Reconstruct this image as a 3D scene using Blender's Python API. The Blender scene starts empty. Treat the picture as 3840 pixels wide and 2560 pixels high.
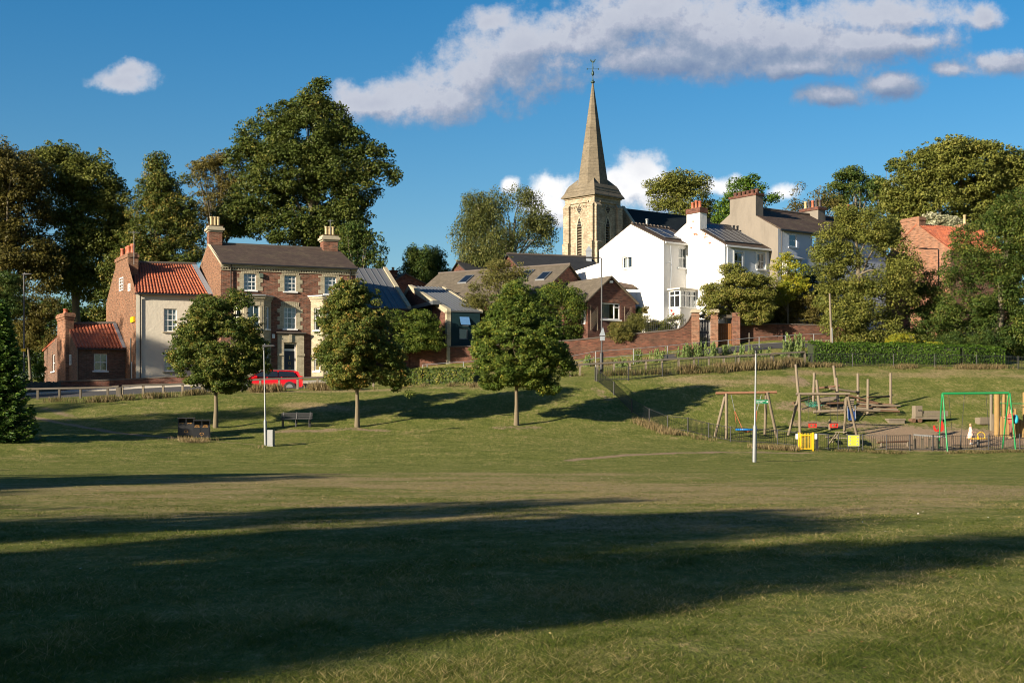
import bpy, bmesh, math, random
import numpy as np
from mathutils import Vector, Matrix
random.seed(7)
R = math.radians
sc = bpy.context.scene
col = sc.collection
# ------------------------------------------------------------------ camera
F, CX, VH, CZ = 5333.33, 1920.0, 1600.0, 1.6      # focal length and horizon of the photograph, eye height
cam = bpy.data.cameras.new('camera'); camo = bpy.data.objects.new('camera', cam); col.objects.link(camo)
cam.sensor_width = 36; cam.lens = 50; cam.shift_y = 320/3840
camo.location = (0, 0, CZ); camo.rotation_euler = (R(90), 0, 0)
cam.clip_start = .5; cam.clip_end = 3000
sc.camera = camo
sc.render.resolution_x = 1024; sc.render.resolution_y = 682
sc.view_settings.view_transform = 'Standard'; sc.view_settings.look = 'None'
sc.view_settings.exposure = 1.42; sc.view_settings.gamma = 1
try:
    sc.cycles.filter_width = 1.05; sc.cycles.transparent_max_bounces = 16; sc.cycles.max_bounces = 6; sc.cycles.diffuse_bounces = 3
except Exception: pass
# ------------------------------------------------------------------ sun and sky
SUN_EL, SUN_A = 19.3, 40.0
sd = Vector((-math.cos(R(SUN_A))*math.cos(R(SUN_EL)), -math.sin(R(SUN_A))*math.cos(R(SUN_EL)), math.sin(R(SUN_EL))))
sun = bpy.data.lights.new('sun', 'SUN'); suno = bpy.data.objects.new('sun', sun); col.objects.link(suno)
sun.energy = 4.9; sun.angle = R(.6); sun.color = (1, .87, .68)
suno.rotation_euler = sd.to_track_quat('Z', 'Y').to_euler()
world = bpy.data.worlds.new('World'); sc.world = world; world.use_nodes = True
wt = world.node_tree; wt.nodes.clear()

class NT:
    """small helper to write node trees"""
    def __init__(s, t): s.t = t
    def n(s, ty, **kw):
        nd = s.t.nodes.new(ty)
        for k, v in kw.items(): setattr(nd, k, v)
        return nd
    def set(s, sock, v):
        if v is None: return
        if isinstance(v, bpy.types.NodeSocket): s.t.links.new(v, sock)
        else: sock.default_value = v
    def math(s, op, a, b=None, c=None, clamp=False):
        nd = s.n('ShaderNodeMath', operation=op, use_clamp=clamp)
        s.set(nd.inputs[0], a); s.set(nd.inputs[1], b)
        if c is not None: s.set(nd.inputs[2], c)
        return nd.outputs[0]
    def vmath(s, op, a, b=None, c=None):
        nd = s.n('ShaderNodeVectorMath', operation=op)
        s.set(nd.inputs[0], a); s.set(nd.inputs[1], b)
        if c is not None: s.set(nd.inputs[2], c)
        return nd.outputs[1] if op in ('LENGTH', 'DOT_PRODUCT') else nd.outputs[0]
    def noise(s, vec, scale, detail=4, rough=.55, out=0, dist=0):
        nd = s.n('ShaderNodeTexNoise'); s.set(nd.inputs['Vector'], vec)
        nd.inputs['Scale'].default_value = scale; nd.inputs['Detail'].default_value = detail
        nd.inputs['Roughness'].default_value = rough; nd.inputs['Distortion'].default_value = dist
        return nd.outputs[out]
    def mix(s, f, a, b, bt='MIX'):
        nd = s.n('ShaderNodeMix', data_type='RGBA', blend_type=bt)
        s.set(nd.inputs[0], f); s.set(nd.inputs[6], a); s.set(nd.inputs[7], b)
        return nd.outputs[2]
    def ramp(s, f, stops, interp='LINEAR'):
        nd = s.n('ShaderNodeValToRGB'); s.set(nd.inputs[0], f); e = nd.color_ramp.elements
        nd.color_ramp.interpolation = interp
        e[0].position, e[0].color = stops[0][0], c4(stops[0][1]); e[1].position, e[1].color = stops[-1][0], c4(stops[-1][1])
        for p, c in stops[1:-1]:
            x = e.new(p); x.color = c4(c)
        return nd.outputs[0]
    def mr(s, v, a, b, c=0, d=1, smooth=True):
        nd = s.n('ShaderNodeMapRange', interpolation_type='SMOOTHSTEP' if smooth else 'LINEAR')
        s.set(nd.inputs[0], v)
        for i, x in zip((1, 2, 3, 4), (a, b, c, d)): nd.inputs[i].default_value = x
        return nd.outputs[0]
    def mapping(s, vec, scale=(1,1,1), loc=(0,0,0), rot=(0,0,0)):
        nd = s.n('ShaderNodeMapping'); s.set(nd.inputs[0], vec)
        nd.inputs['Scale'].default_value = scale; nd.inputs['Location'].default_value = loc; nd.inputs['Rotation'].default_value = rot
        return nd.outputs[0]
def c4(c):
    return (c, c, c, 1) if isinstance(c, (int, float)) else (*c[:3], 1)

W = NT(wt)
sky = W.n('ShaderNodeTexSky', sky_type='NISHITA', sun_disc=False)
sky.sun_elevation = R(SUN_EL); sky.sun_rotation = math.atan2(sd.x, sd.y); sky.air_density = 1.0; sky.dust_density = .8; sky.ozone_density = 2.6
skyc = W.n('ShaderNodeHueSaturation'); skyc.inputs['Saturation'].default_value = 1.44; skyc.inputs['Value'].default_value = 1.0
wt.links.new(sky.outputs[0], skyc.inputs['Color'])
tc = W.n('ShaderNodeTexCoord')
# cloud bank: ellipses laid out by compass direction and elevation (tangent units x1000), broken up by noise
g = bpy.data.node_groups.new('cloud_field', 'ShaderNodeTree')
g.interface.new_socket('P', in_out='INPUT', socket_type='NodeSocketVector')
g.interface.new_socket('D', in_out='OUTPUT', socket_type='NodeSocketFloat')
G_ = NT(g); gi = G_.n('NodeGroupInput'); go = G_.n('NodeGroupOutput')
wn = G_.noise(gi.outputs[0], .016, 5, .6, out=1)
wv = G_.vmath('MULTIPLY_ADD', wn, (26, 16, 0), (-13, -8, 0)); pw = G_.vmath('ADD', gi.outputs[0], wv)
CL = [(985,225,250,62),(1120,180,190,70),(880,235,130,45),(1200,110,150,75),(1130,50,70,40),(1350,90,230,75),(1480,40,220,90),(1650,80,300,100),(1790,90,260,80),
      (1990,100,200,52),(2110,95,100,32),(2010,30,200,52),(1830,155,170,30),(1560,130,260,60),(1900,222,105,34),(2050,198,75,32),(2300,150,95,40),(2190,160,45,22),(2270,45,44,32),
      (285,180,90,30),(300,158,60,26),(1275,428,62,44),(1250,465,75,40),(1325,440,50,40),(1480,390,66,48),(1440,425,60,55),(1500,440,70,55),(1170,428,28,26),(1690,432,44,28),(1800,446,45,26),
      (1640,428,40,22),(1300,490,80,35)]
dmin = None
for (u, v, ru, rv) in CL:
    u *= 1.6327; v *= 1.6327; ru *= 1.6327*1.20; rv *= 1.6327*1.16
    a, b, ra, rb = (u-CX)/F*1000, (VH-v)/F*1000, ru/F*1000, rv/F*1000
    L_ = G_.vmath('LENGTH', G_.vmath('MULTIPLY_ADD', pw, (1/ra, 1/rb, 0), (-a/ra, -b/rb, 0)))
    dmin = L_ if dmin is None else G_.math('SMOOTH_MIN', dmin, L_, .35)
nz = G_.noise(gi.outputs[0], .036, 9, .66); nz2 = G_.noise(G_.mapping(gi.outputs[0], (1,1.6,1), (40,7,0)), .011, 3, .5)
dd = G_.math('ADD', G_.math('SUBTRACT', 1.0, dmin), G_.math('ADD', G_.math('MULTIPLY_ADD', nz, 1.75, -.93), G_.math('MULTIPLY_ADD', nz2, .8, -.4)))
g.links.new(dd, go.inputs[0])
sep = W.n('ShaderNodeSeparateXYZ'); wt.links.new(tc.outputs['Generated'], sep.inputs[0])
yy = W.math('MAXIMUM', sep.outputs[1], .05)
cmb = W.n('ShaderNodeCombineXYZ'); wt.links.new(W.math('MULTIPLY', W.math('DIVIDE', sep.outputs[0], yy), 1000), cmb.inputs[0])
wt.links.new(W.math('MULTIPLY', W.math('DIVIDE', sep.outputs[2], yy), 1000), cmb.inputs[1])
def field(off):
    nd = W.n('ShaderNodeGroup', node_tree=g); wt.links.new(W.vmath('ADD', cmb.outputs[0], off), nd.inputs[0]); return nd.outputs[0]
f0, f1, f2 = field((0,0,0)), field((-5, 7, 0)), field((-22, 34, 0))
cover = W.math('MULTIPLY', W.mr(f0, -.06, .60), W.mr(sep.outputs[1], .2, .5))
lit = W.math('MINIMUM', W.math('MAXIMUM', W.math('ADD', W.math('MULTIPLY', W.math('SUBTRACT', f0, f1), .42), W.math('MULTIPLY', W.math('SUBTRACT', f0, f2), .34)), -.34), .34)
low = W.mr(cmb.outputs[0], 0, 1)
sp2 = W.n('ShaderNodeSeparateXYZ'); wt.links.new(cmb.outputs[0], sp2.inputs[0])
lowc = W.mr(sp2.outputs[1], 215, 165)          # the far cumulus low over the roofs is whiter
lit2 = W.math('ADD', lit, W.math('MULTIPLY_ADD', lowc, .42, .0))
ccol = W.ramp(W.math('ADD', W.math('MULTIPLY_ADD', lit2, 1.0, .37), W.math('MULTIPLY', W.math('MINIMUM', W.math('MAXIMUM', f0, 0.0), 1.2), -.15), clamp=True), [(0, (.18,.26,.42)), (.3, (.29,.36,.49)), (.5, (.43,.47,.58)), (.75, (.64,.67,.74)), (1, (.98,.98,.99))])
bg1 = W.n('ShaderNodeBackground'); wt.links.new(skyc.outputs[0], bg1.inputs[0]); bg1.inputs[1].default_value = .0475
bg2 = W.n('ShaderNodeBackground'); wt.links.new(ccol, bg2.inputs[0]); bg2.inputs[1].default_value = .39
mx = W.n('ShaderNodeMixShader'); wt.links.new(cover, mx.inputs[0]); wt.links.new(bg1.outputs[0], mx.inputs[1]); wt.links.new(bg2.outputs[0], mx.inputs[2])
wo = W.n('ShaderNodeOutputWorld'); wt.links.new(mx.outputs[0], wo.inputs[0])

# ------------------------------------------------------------------ materials
def newmat(name):
    m = bpy.data.materials.new(name); m.use_nodes = True; t = m.node_tree; t.nodes.clear(); n = NT(t)
    out = n.n('ShaderNodeOutputMaterial'); p = n.n('ShaderNodeBsdfPrincipled'); t.links.new(p.outputs[0], out.inputs[0])
    return m, n, p, out
def bump(n, p, h, strength=.5, dist=.02):
    b = n.n('ShaderNodeBump'); b.inputs['Strength'].default_value = strength; b.inputs['Distance'].default_value = dist
    n.set(b.inputs['Height'], h); n.t.links.new(b.outputs[0], p.inputs['Normal'])
def uvn(n): return n.n('ShaderNodeUVMap').outputs[0]
def plain(name, c, rough=.6, metal=0, var=.25, scale=6, bmp=.0, spec=.5):
    c = tuple(x*.78 for x in c)
    m, n, p, o = newmat(name)
    tcn = n.n('ShaderNodeTexCoord').outputs['Object']
    f = n.noise(tcn, scale, 5, .6)
    cc = n.mix(f, c4([x*(1-var) for x in c]), c4([min(1, x*(1+var)) for x in c]))
    n.set(p.inputs['Base Color'], cc); p.inputs['Roughness'].default_value = rough; p.inputs['Metallic'].default_value = metal
    p.inputs['Specular IOR Level'].default_value = spec
    if bmp: bump(n, p, f, bmp, .03)
    return m
def brick(name, c1, c2, c3, mortar, bw=.24, bh=.085, big=.35, msize=.009, sk=1.):
    c1, c2, c3, mortar = [tuple(x*.78 for x in c_) for c_ in (c1, c2, c3, mortar)]
    m, n, p, o = newmat(name); uv = uvn(n)
    b = n.n('ShaderNodeTexBrick', offset=.5); n.set(b.inputs['Vector'], uv)
    b.inputs['Scale'].default_value = 1; b.inputs['Brick Width'].default_value = bw; b.inputs['Row Height'].default_value = bh
    b.inputs['Mortar Size'].default_value = msize; b.inputs['Mortar Smooth'].default_value = .3; b.inputs['Bias'].default_value = -.1
    b.inputs['Color1'].default_value = c4(c1); b.inputs['Color2'].default_value = c4(c2); b.inputs['Mortar'].default_value = c4(mortar)
    fine = n.noise(n.mapping(uv, (1/bw*1.1, 1/bh*1.1, 1)), 1.0, 2, .5)
    a = n.mix(n.mr(fine, .5, .72), b.outputs[0], c4(c3))
    a = n.mix(b.outputs['Fac'], a, c4(mortar))
    st = n.noise(n.mapping(uv, (2.1, 9.5, 1)), 1.0, 3, .6); a = n.mix(n.mr(st, .36, .52, .62*sk, 0), a, c4([x*.30 for x in c3])); a = n.mix(n.mr(st, .56, .70, 0, .55*sk), a, c4([min(1, x*1.75) for x in c1]))
    bg = n.noise(uv, .55, 5, .6)
    a = n.mix(n.mr(bg, .35, .75, 0, big), a, c4([x*.45 for x in c3]))
    n.set(p.inputs['Base Color'], a); p.inputs['Roughness'].default_value = .9; p.inputs['Specular IOR Level'].default_value = .2
    bump(n, p, n.math('ADD', n.math('MULTIPLY', b.outputs['Fac'], -.6), n.math('MULTIPLY', fine, .5)), .7, .02)
    return m
def render_mat(name, c, bs=5, bst=.5, stain=.2):
    c = tuple(x*.84 for x in c)
    m, n, p, o = newmat(name); uv = uvn(n)
    f = n.noise(n.mapping(uv, (1, .35, 1)), .9, 6, .65); h = n.noise(uv, bs, 5, .6)
    n.set(p.inputs['Base Color'], n.mix(n.mr(f, .4, .8, 0, stain), c4(c), c4([x*.55 for x in c])))
    p.inputs['Roughness'].default_value = .85; p.inputs['Specular IOR Level'].default_value = .2
    bump(n, p, h, bst, .05); return m
def slate(name, c1, c2, w=.3, h=.22, lich=(.25,.22,.12), la=.25, bst=.5):
    c1, c2 = [tuple(x*.80 for x in c_) for c_ in (c1, c2)]
    m, n, p, o = newmat(name); uv = uvn(n)
    b = n.n('ShaderNodeTexBrick', offset=.5); n.set(b.inputs['Vector'], uv)
    b.inputs['Scale'].default_value = 1; b.inputs['Brick Width'].default_value = w; b.inputs['Row Height'].default_value = h
    b.inputs['Mortar Size'].default_value = .01; b.inputs['Color1'].default_value = c4(c1); b.inputs['Color2'].default_value = c4(c2)
    b.inputs['Mortar'].default_value = c4([x*.45 for x in c1])
    f = n.noise(uv, .8, 6, .7); f2 = n.noise(uv, 5, 4, .6)
    a = n.mix(n.mr(f, .45, .8, 0, la), b.outputs[0], c4(lich)); a = n.mix(n.mr(f2, .3, .8, 0, .35), a, c4([x*.5 for x in c2]))
    n.set(p.inputs['Base Color'], a); p.inputs['Roughness'].default_value = .85; p.inputs['Specular IOR Level'].default_value = .12
    sx = n.n('ShaderNodeSeparateXYZ'); n.set(sx.inputs[0], uv)
    saw = n.math('FRACT', n.math('DIVIDE', sx.outputs[1], h))
    bump(n, p, n.math('ADD', n.math('MULTIPLY', saw, -.6), n.math('MULTIPLY', f2, .6)), bst, .03); return m
def leafmat(name, stops, trans=.32, rough=.45, gain=1.26, spec=.12):
    stops = [(a_, tuple(min(.8, x*gain) for x in c_)) for a_, c_ in stops]
    m, n, p, o = newmat(name)
    a = n.n('ShaderNodeAttribute', attribute_name='tint').outputs['Fac']
    cc = n.ramp(a, stops)
    n.set(p.inputs['Base Color'], cc); p.inputs['Roughness'].default_value = rough; p.inputs['Specular IOR Level'].default_value = spec
    tr = n.n('ShaderNodeBsdfTranslucent'); n.set(tr.inputs[0], n.mix(.5, cc, c4((.30,.34,.05)), 'MULTIPLY') if False else cc)
    ms = n.n('ShaderNodeMixShader'); ms.inputs[0].default_value = trans
    n.t.links.new(p.outputs[0], ms.inputs[1]); n.t.links.new(tr.outputs[0], ms.inputs[2]); n.t.links.new(ms.outputs[0], o.inputs[0]); return m
def woodmat(name, c, var=.35, rough=.8):
    c = tuple(x*.76 for x in c)
    m, n, p, o = newmat(name); t = n.n('ShaderNodeTexCoord').outputs['Object']
    f = n.noise(n.mapping(t, (9, 9, 1.2)), 2, 6, .65); f2 = n.noise(t, 1.2, 3)
    a = n.mix(f, c4([x*(1-var) for x in c]), c4([x*(1+var) for x in c])); a = n.mix(n.mr(f2, .45, .8, 0, .4), a, c4([c[0]*.5, c[1]*.55, c[2]*.5]))
    n.set(p.inputs['Base Color'], a); p.inputs['Roughness'].default_value = rough; p.inputs['Specular IOR Level'].default_value = .25
    bump(n, p, f, .4, .02); return m
M = {}
M['brick_main'] = brick('brick_red_brown', (.27,.095,.052), (.175,.065,.042), (.12,.072,.055), (.27,.21,.16))
M['brick_gable'] = brick('brick_orange_brown', (.27,.125,.068), (.185,.078,.045), (.15,.10,.07), (.30,.23,.16))
M['brick_wall'] = brick('brick_garden_wall', (.185,.070,.044), (.13,.050,.036), (.10,.062,.046), (.17,.11,.075), big=.6)
M['brick_dark'] = brick('brick_dark_brown', (.17,.062,.04), (.12,.045,.032), (.08,.045,.035), (.16,.12,.10))
M['brick_orange'] = brick('brick_pale_orange', (.33,.15,.085), (.24,.10,.058), (.20,.12,.08), (.34,.25,.18))
M['brick_cottage'] = brick('brick_cottage', (.20,.095,.062), (.13,.062,.045), (.22,.17,.13), (.20,.16,.12), big=.5)
M['brick_cream'] = brick('brick_cream', (.54,.48,.34), (.47,.41,.29), (.38,.32,.22), (.28,.24,.16), big=.2, msize=.012, sk=.3)
M['stone_tower'] = brick('stone_magnesian', (.48,.405,.30), (.41,.34,.245), (.33,.26,.18), (.30,.23,.15), bw=.62, bh=.36, big=.7, msize=.022, sk=.75)
M['stone_spire'] = brick('stone_spire', (.21,.175,.125), (.18,.15,.105), (.135,.115,.085), (.135,.115,.085), bw=.7, bh=.4, big=.35, msize=.012, sk=.25)
M['stone_trim'] = plain('stone_trim', (.40,.35,.25), .85, var=.3, bmp=.2)
M['render_grey'] = render_mat('render_pale_grey', (.56,.51,.42), 3, .5, .12)
M['render_white'] = render_mat('render_white', (.72,.71,.69), 2.2, .45, .16)
M['render_blue'] = render_mat('render_pale_blue', (.58,.63,.70), 2.0, .2, .1)
M['render_cement'] = render_mat('render_cement', (.205,.18,.15), 1.2, .3, .6)
M['slate_brown'] = slate('slate_brown', (.098,.070,.056), (.066,.048,.040))
M['slate_dark'] = slate('slate_dark', (.036,.038,.042), (.027,.029,.033), lich=(.06,.06,.06), la=.3)
M['slate_nave'] = slate('slate_nave', (.018,.026,.032), (.014,.020,.026), lich=(.03,.04,.04), la=.3)
M['tile_tan'] = slate('tile_tan', (.155,.130,.100), (.115,.097,.075), w=.38, h=.34, lich=(.10,.085,.05), la=.5, bst=.9)
M['ridge_tile'] = plain('ridge_tile', (.10,.08,.065), .8)
M['white_paint'] = plain('white_paint', (.80,.80,.78), .4, var=.05)
M['grey_frame'] = plain('grey_frame', (.10,.11,.12), .4)
M['black_metal'] = plain('black_metal', (.018,.018,.02), .45)
M['galv'] = plain('galvanised_steel', (.24,.25,.255), .5, .4, var=.15, scale=8)
M['lead'] = plain('lead', (.33,.36,.40), .5, .3, var=.2)
M['zinc'] = plain('zinc', (.115,.12,.13), .6, .0, var=.12, scale=2)
M['teal'] = plain('teal_cladding', (.012,.030,.036), .5, spec=.1)
M['pot_red'] = plain('pot_red', (.42,.12,.06), .7)
M['pot_cream'] = plain('pot_cream', (.50,.38,.20), .75)
M['pot_dark'] = plain('pot_dark', (.05,.04,.04), .7)
M['green_paint'] = plain('green_paint', (.015,.25,.075), .3, var=.1)
M['yellow_paint'] = plain('yellow_paint', (.85,.50,.008), .35, var=.08)
M['sign_green'] = plain('sign_green', (.008,.16,.07), .4, var=.05)
M['red_plastic'] = plain('red_plastic', (.50,.03,.02), .35, var=.1)
M['rope_red'] = plain('rope_red', (.45,.10,.05), .8)
M['rope_green'] = plain('rope_green', (.03,.28,.20), .8)
M['blue_plastic'] = plain('blue_plastic', (.01,.14,.42), .35)
M['blue_metal'] = plain('blue_metal', (.03,.07,.20), .35)
M['gold'] = plain('gold_lettering', (.60,.30,.08), .5, var=0)
M['brass'] = plain('brass', (.6,.42,.15), .3, .8, var=0)
M['door_navy'] = plain('door_navy', (.012,.013,.03), .35)
M['car_red'] = plain('car_paint_red', (.55,.008,.012), .18, var=.02)
M['car_glass'] = plain('car_glass', (.012,.014,.016), .06, var=0, spec=.8)
M['tyre'] = plain('tyre', (.02,.02,.02), .85)
M['curtain'] = plain('curtain', (.40,.40,.39), .9, var=.15, scale=9)
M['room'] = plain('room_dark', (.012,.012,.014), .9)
M['solar'] = None
M['soil'] = plain('soil', (.13,.095,.06), .95, bmp=.3)
M['asphalt'] = plain('asphalt', (.035,.035,.037), .9, var=.2, scale=3)
M['concrete'] = plain('concrete', (.33,.30,.25), .9, bmp=.2)
M['wood_grey'] = woodmat('wood_weathered', (.20,.165,.12))
M['wood_log'] = woodmat('wood_log', (.215,.172,.122))
M['wood_dark'] = woodmat('wood_dark_log', (.15,.085,.05))
M['wood_brown'] = woodmat('wood_brown_beam', (.26,.13,.075))
M['wood_rail'] = woodmat('wood_rail', (.10,.085,.066))
M['wood_new'] = woodmat('wood_golden', (.30,.19,.07))
M['wood_gate'] = woodmat('wood_gate', (.20,.085,.03))
M['fence_green'] = woodmat('fence_green_board', (.035,.05,.05))
M['bark'] = woodmat('bark', (.15,.125,.085))
M['bark_street'] = woodmat('bark_street', (.17,.135,.085))
M['bark_birch'] = woodmat('bark_birch', (.42,.37,.30))
M['pane'] = None
# glass: mostly reflecting, partly see-through
m, n, p, o = newmat('window_glass')
gl = n.n('ShaderNodeBsdfGlossy'); gl.inputs[0].default_value = (.9,.95,1,1); gl.inputs['Roughness'].default_value = .03
tr = n.n('ShaderNodeBsdfTransparent'); tr.inputs[0].default_value = (.85,.9,.92,1)
fr_ = n.n('ShaderNodeFresnel'); fr_.inputs[0].default_value = 1.6
ms = n.n('ShaderNodeMixShader'); n.set(ms.inputs[0], n.math('ADD', n.math('MULTIPLY', fr_.outputs[0], 1.2), .06, clamp=True))
n.t.links.new(tr.outputs[0], ms.inputs[1]); n.t.links.new(gl.outputs[0], ms.inputs[2]); n.t.links.new(ms.outputs[0], o.inputs[0]); M['pane'] = m
# solar panel
m, n, p, o = newmat('solar_cells'); uv = uvn(n)
b = n.n('ShaderNodeTexBrick', offset=0); n.set(b.inputs['Vector'], uv); b.inputs['Scale'].default_value = 1
b.inputs['Brick Width'].default_value = .16; b.inputs['Row Height'].default_value = .16; b.inputs['Mortar Size'].default_value = .008
b.inputs['Color1'].default_value = (.012,.014,.022,1); b.inputs['Color2'].default_value = (.016,.018,.028,1); b.inputs['Mortar'].default_value = (.10,.11,.13,1)
n.set(p.inputs['Base Color'], b.outputs[0]); p.inputs['Roughness'].default_value = .4; p.inputs['Specular IOR Level'].default_value = .25; M['solar'] = m
# pantiles: colour only, the rolls are geometry
m, n, p, o = newmat('pantile_red'); uv = uvn(n)
t1 = n.n('ShaderNodeTexWhiteNoise', noise_dimensions='2D'); fl = n.vmath('FLOOR', n.mapping(uv, (1/.24, 1/.30, 1))); n.set(t1.inputs['Vector'], fl)
cc = n.ramp(t1.outputs['Value'], [(0, (.17,.045,.025)), (.4, (.29,.075,.032)), (.8, (.37,.105,.042)), (1, (.26,.11,.065))])
f = n.noise(uv, .9, 6, .7); cc = n.mix(n.mr(f, .45, .8, 0, .55), cc, c4((.12,.055,.035)))
n.set(p.inputs['Base Color'], cc); p.inputs['Roughness'].default_value = .8; M['pantile'] = m
M['flower_red'] = plain('flower_red', (.6,.01,.02), .7)

GREEN = [(0,(.028,.050,.010)), (.45,(.052,.082,.016)), (.8,(.095,.115,.022)), (1,(.19,.17,.035))]
M['leaf_street'] = leafmat('leaf_street', [(0,(.024,.045,.009)), (.4,(.050,.075,.014)), (.7,(.105,.115,.026)), (.9,(.18,.155,.032)), (1,(.24,.12,.03))])
M['leaf_bright'] = leafmat('leaf_bright', [(0,(.030,.055,.009)), (.45,(.062,.092,.015)), (.75,(.125,.145,.026)), (1,(.30,.25,.03))])
M['leaf_dark'] = leafmat('leaf_dark', [(0,(.018,.038,.010)), (.6,(.036,.062,.014)), (1,(.085,.10,.02))])
M['leaf_lime'] = leafmat('leaf_lime', [(0,(.028,.042,.008)), (.5,(.050,.068,.014)), (.85,(.085,.095,.020)), (1,(.17,.13,.03))])
M['leaf_copper'] = leafmat('leaf_copper', [(0,(.032,.032,.009)), (.5,(.064,.058,.014)), (.8,(.105,.085,.021)), (1,(.09,.10,.02))])
M['leaf_olive'] = leafmat('leaf_olive', [(0,(.050,.056,.014)), (.5,(.088,.088,.022)), (.85,(.14,.13,.038)), (1,(.20,.13,.04))])
M['leaf_pale'] = leafmat('leaf_pale', [(0,(.055,.068,.014)), (.5,(.105,.115,.024)), (.85,(.165,.160,.036)), (1,(.22,.17,.05))])
M['leaf_yellow'] = leafmat('leaf_yellow', [(0,(.08,.11,.014)), (.4,(.18,.19,.02)), (.8,(.34,.28,.02)), (1,(.42,.30,.02))])
M['leaf_birch'] = leafmat('leaf_birch', [(0,(.036,.050,.014)), (.5,(.080,.092,.026)), (1,(.16,.15,.045))])
M['leaf_conifer'] = leafmat('leaf_conifer', [(0,(.010,.028,.008)), (.5,(.024,.058,.012)), (1,(.085,.13,.02))], .15)
M['leaf_hedge'] = leafmat('leaf_hedge', [(0,(.026,.056,.008)), (.6,(.052,.098,.012)), (1,(.11,.15,.02))])
M['leaf_brown'] = leafmat('leaf_brown', [(0,(.050,.045,.014)), (.6,(.095,.080,.022)), (1,(.14,.12,.03))])
M['leaf_cream'] = leafmat('leaf_cream', [(0,(.10,.12,.05)), (.6,(.32,.31,.2)), (1,(.5,.48,.35))])
M['blade'] = leafmat('grass_blade', [(0,(.032,.048,.008)), (.35,(.070,.092,.015)), (.6,(.135,.135,.036)), (.8,(.24,.19,.085)), (1,(.42,.34,.18))], .4, gain=1.18, spec=.03)
M['straw'] = leafmat('straw', [(0,(.10,.12,.03)), (.3,(.26,.20,.09)), (.7,(.42,.31,.16)), (1,(.50,.38,.20))], .3, gain=.55)
M['weed'] = leafmat('weed', [(0,(.06,.10,.03)), (.5,(.11,.16,.05)), (1,(.22,.24,.09))], .3)
M['core'] = plain('hedge_core', (.02,.03,.008), .9)
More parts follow.
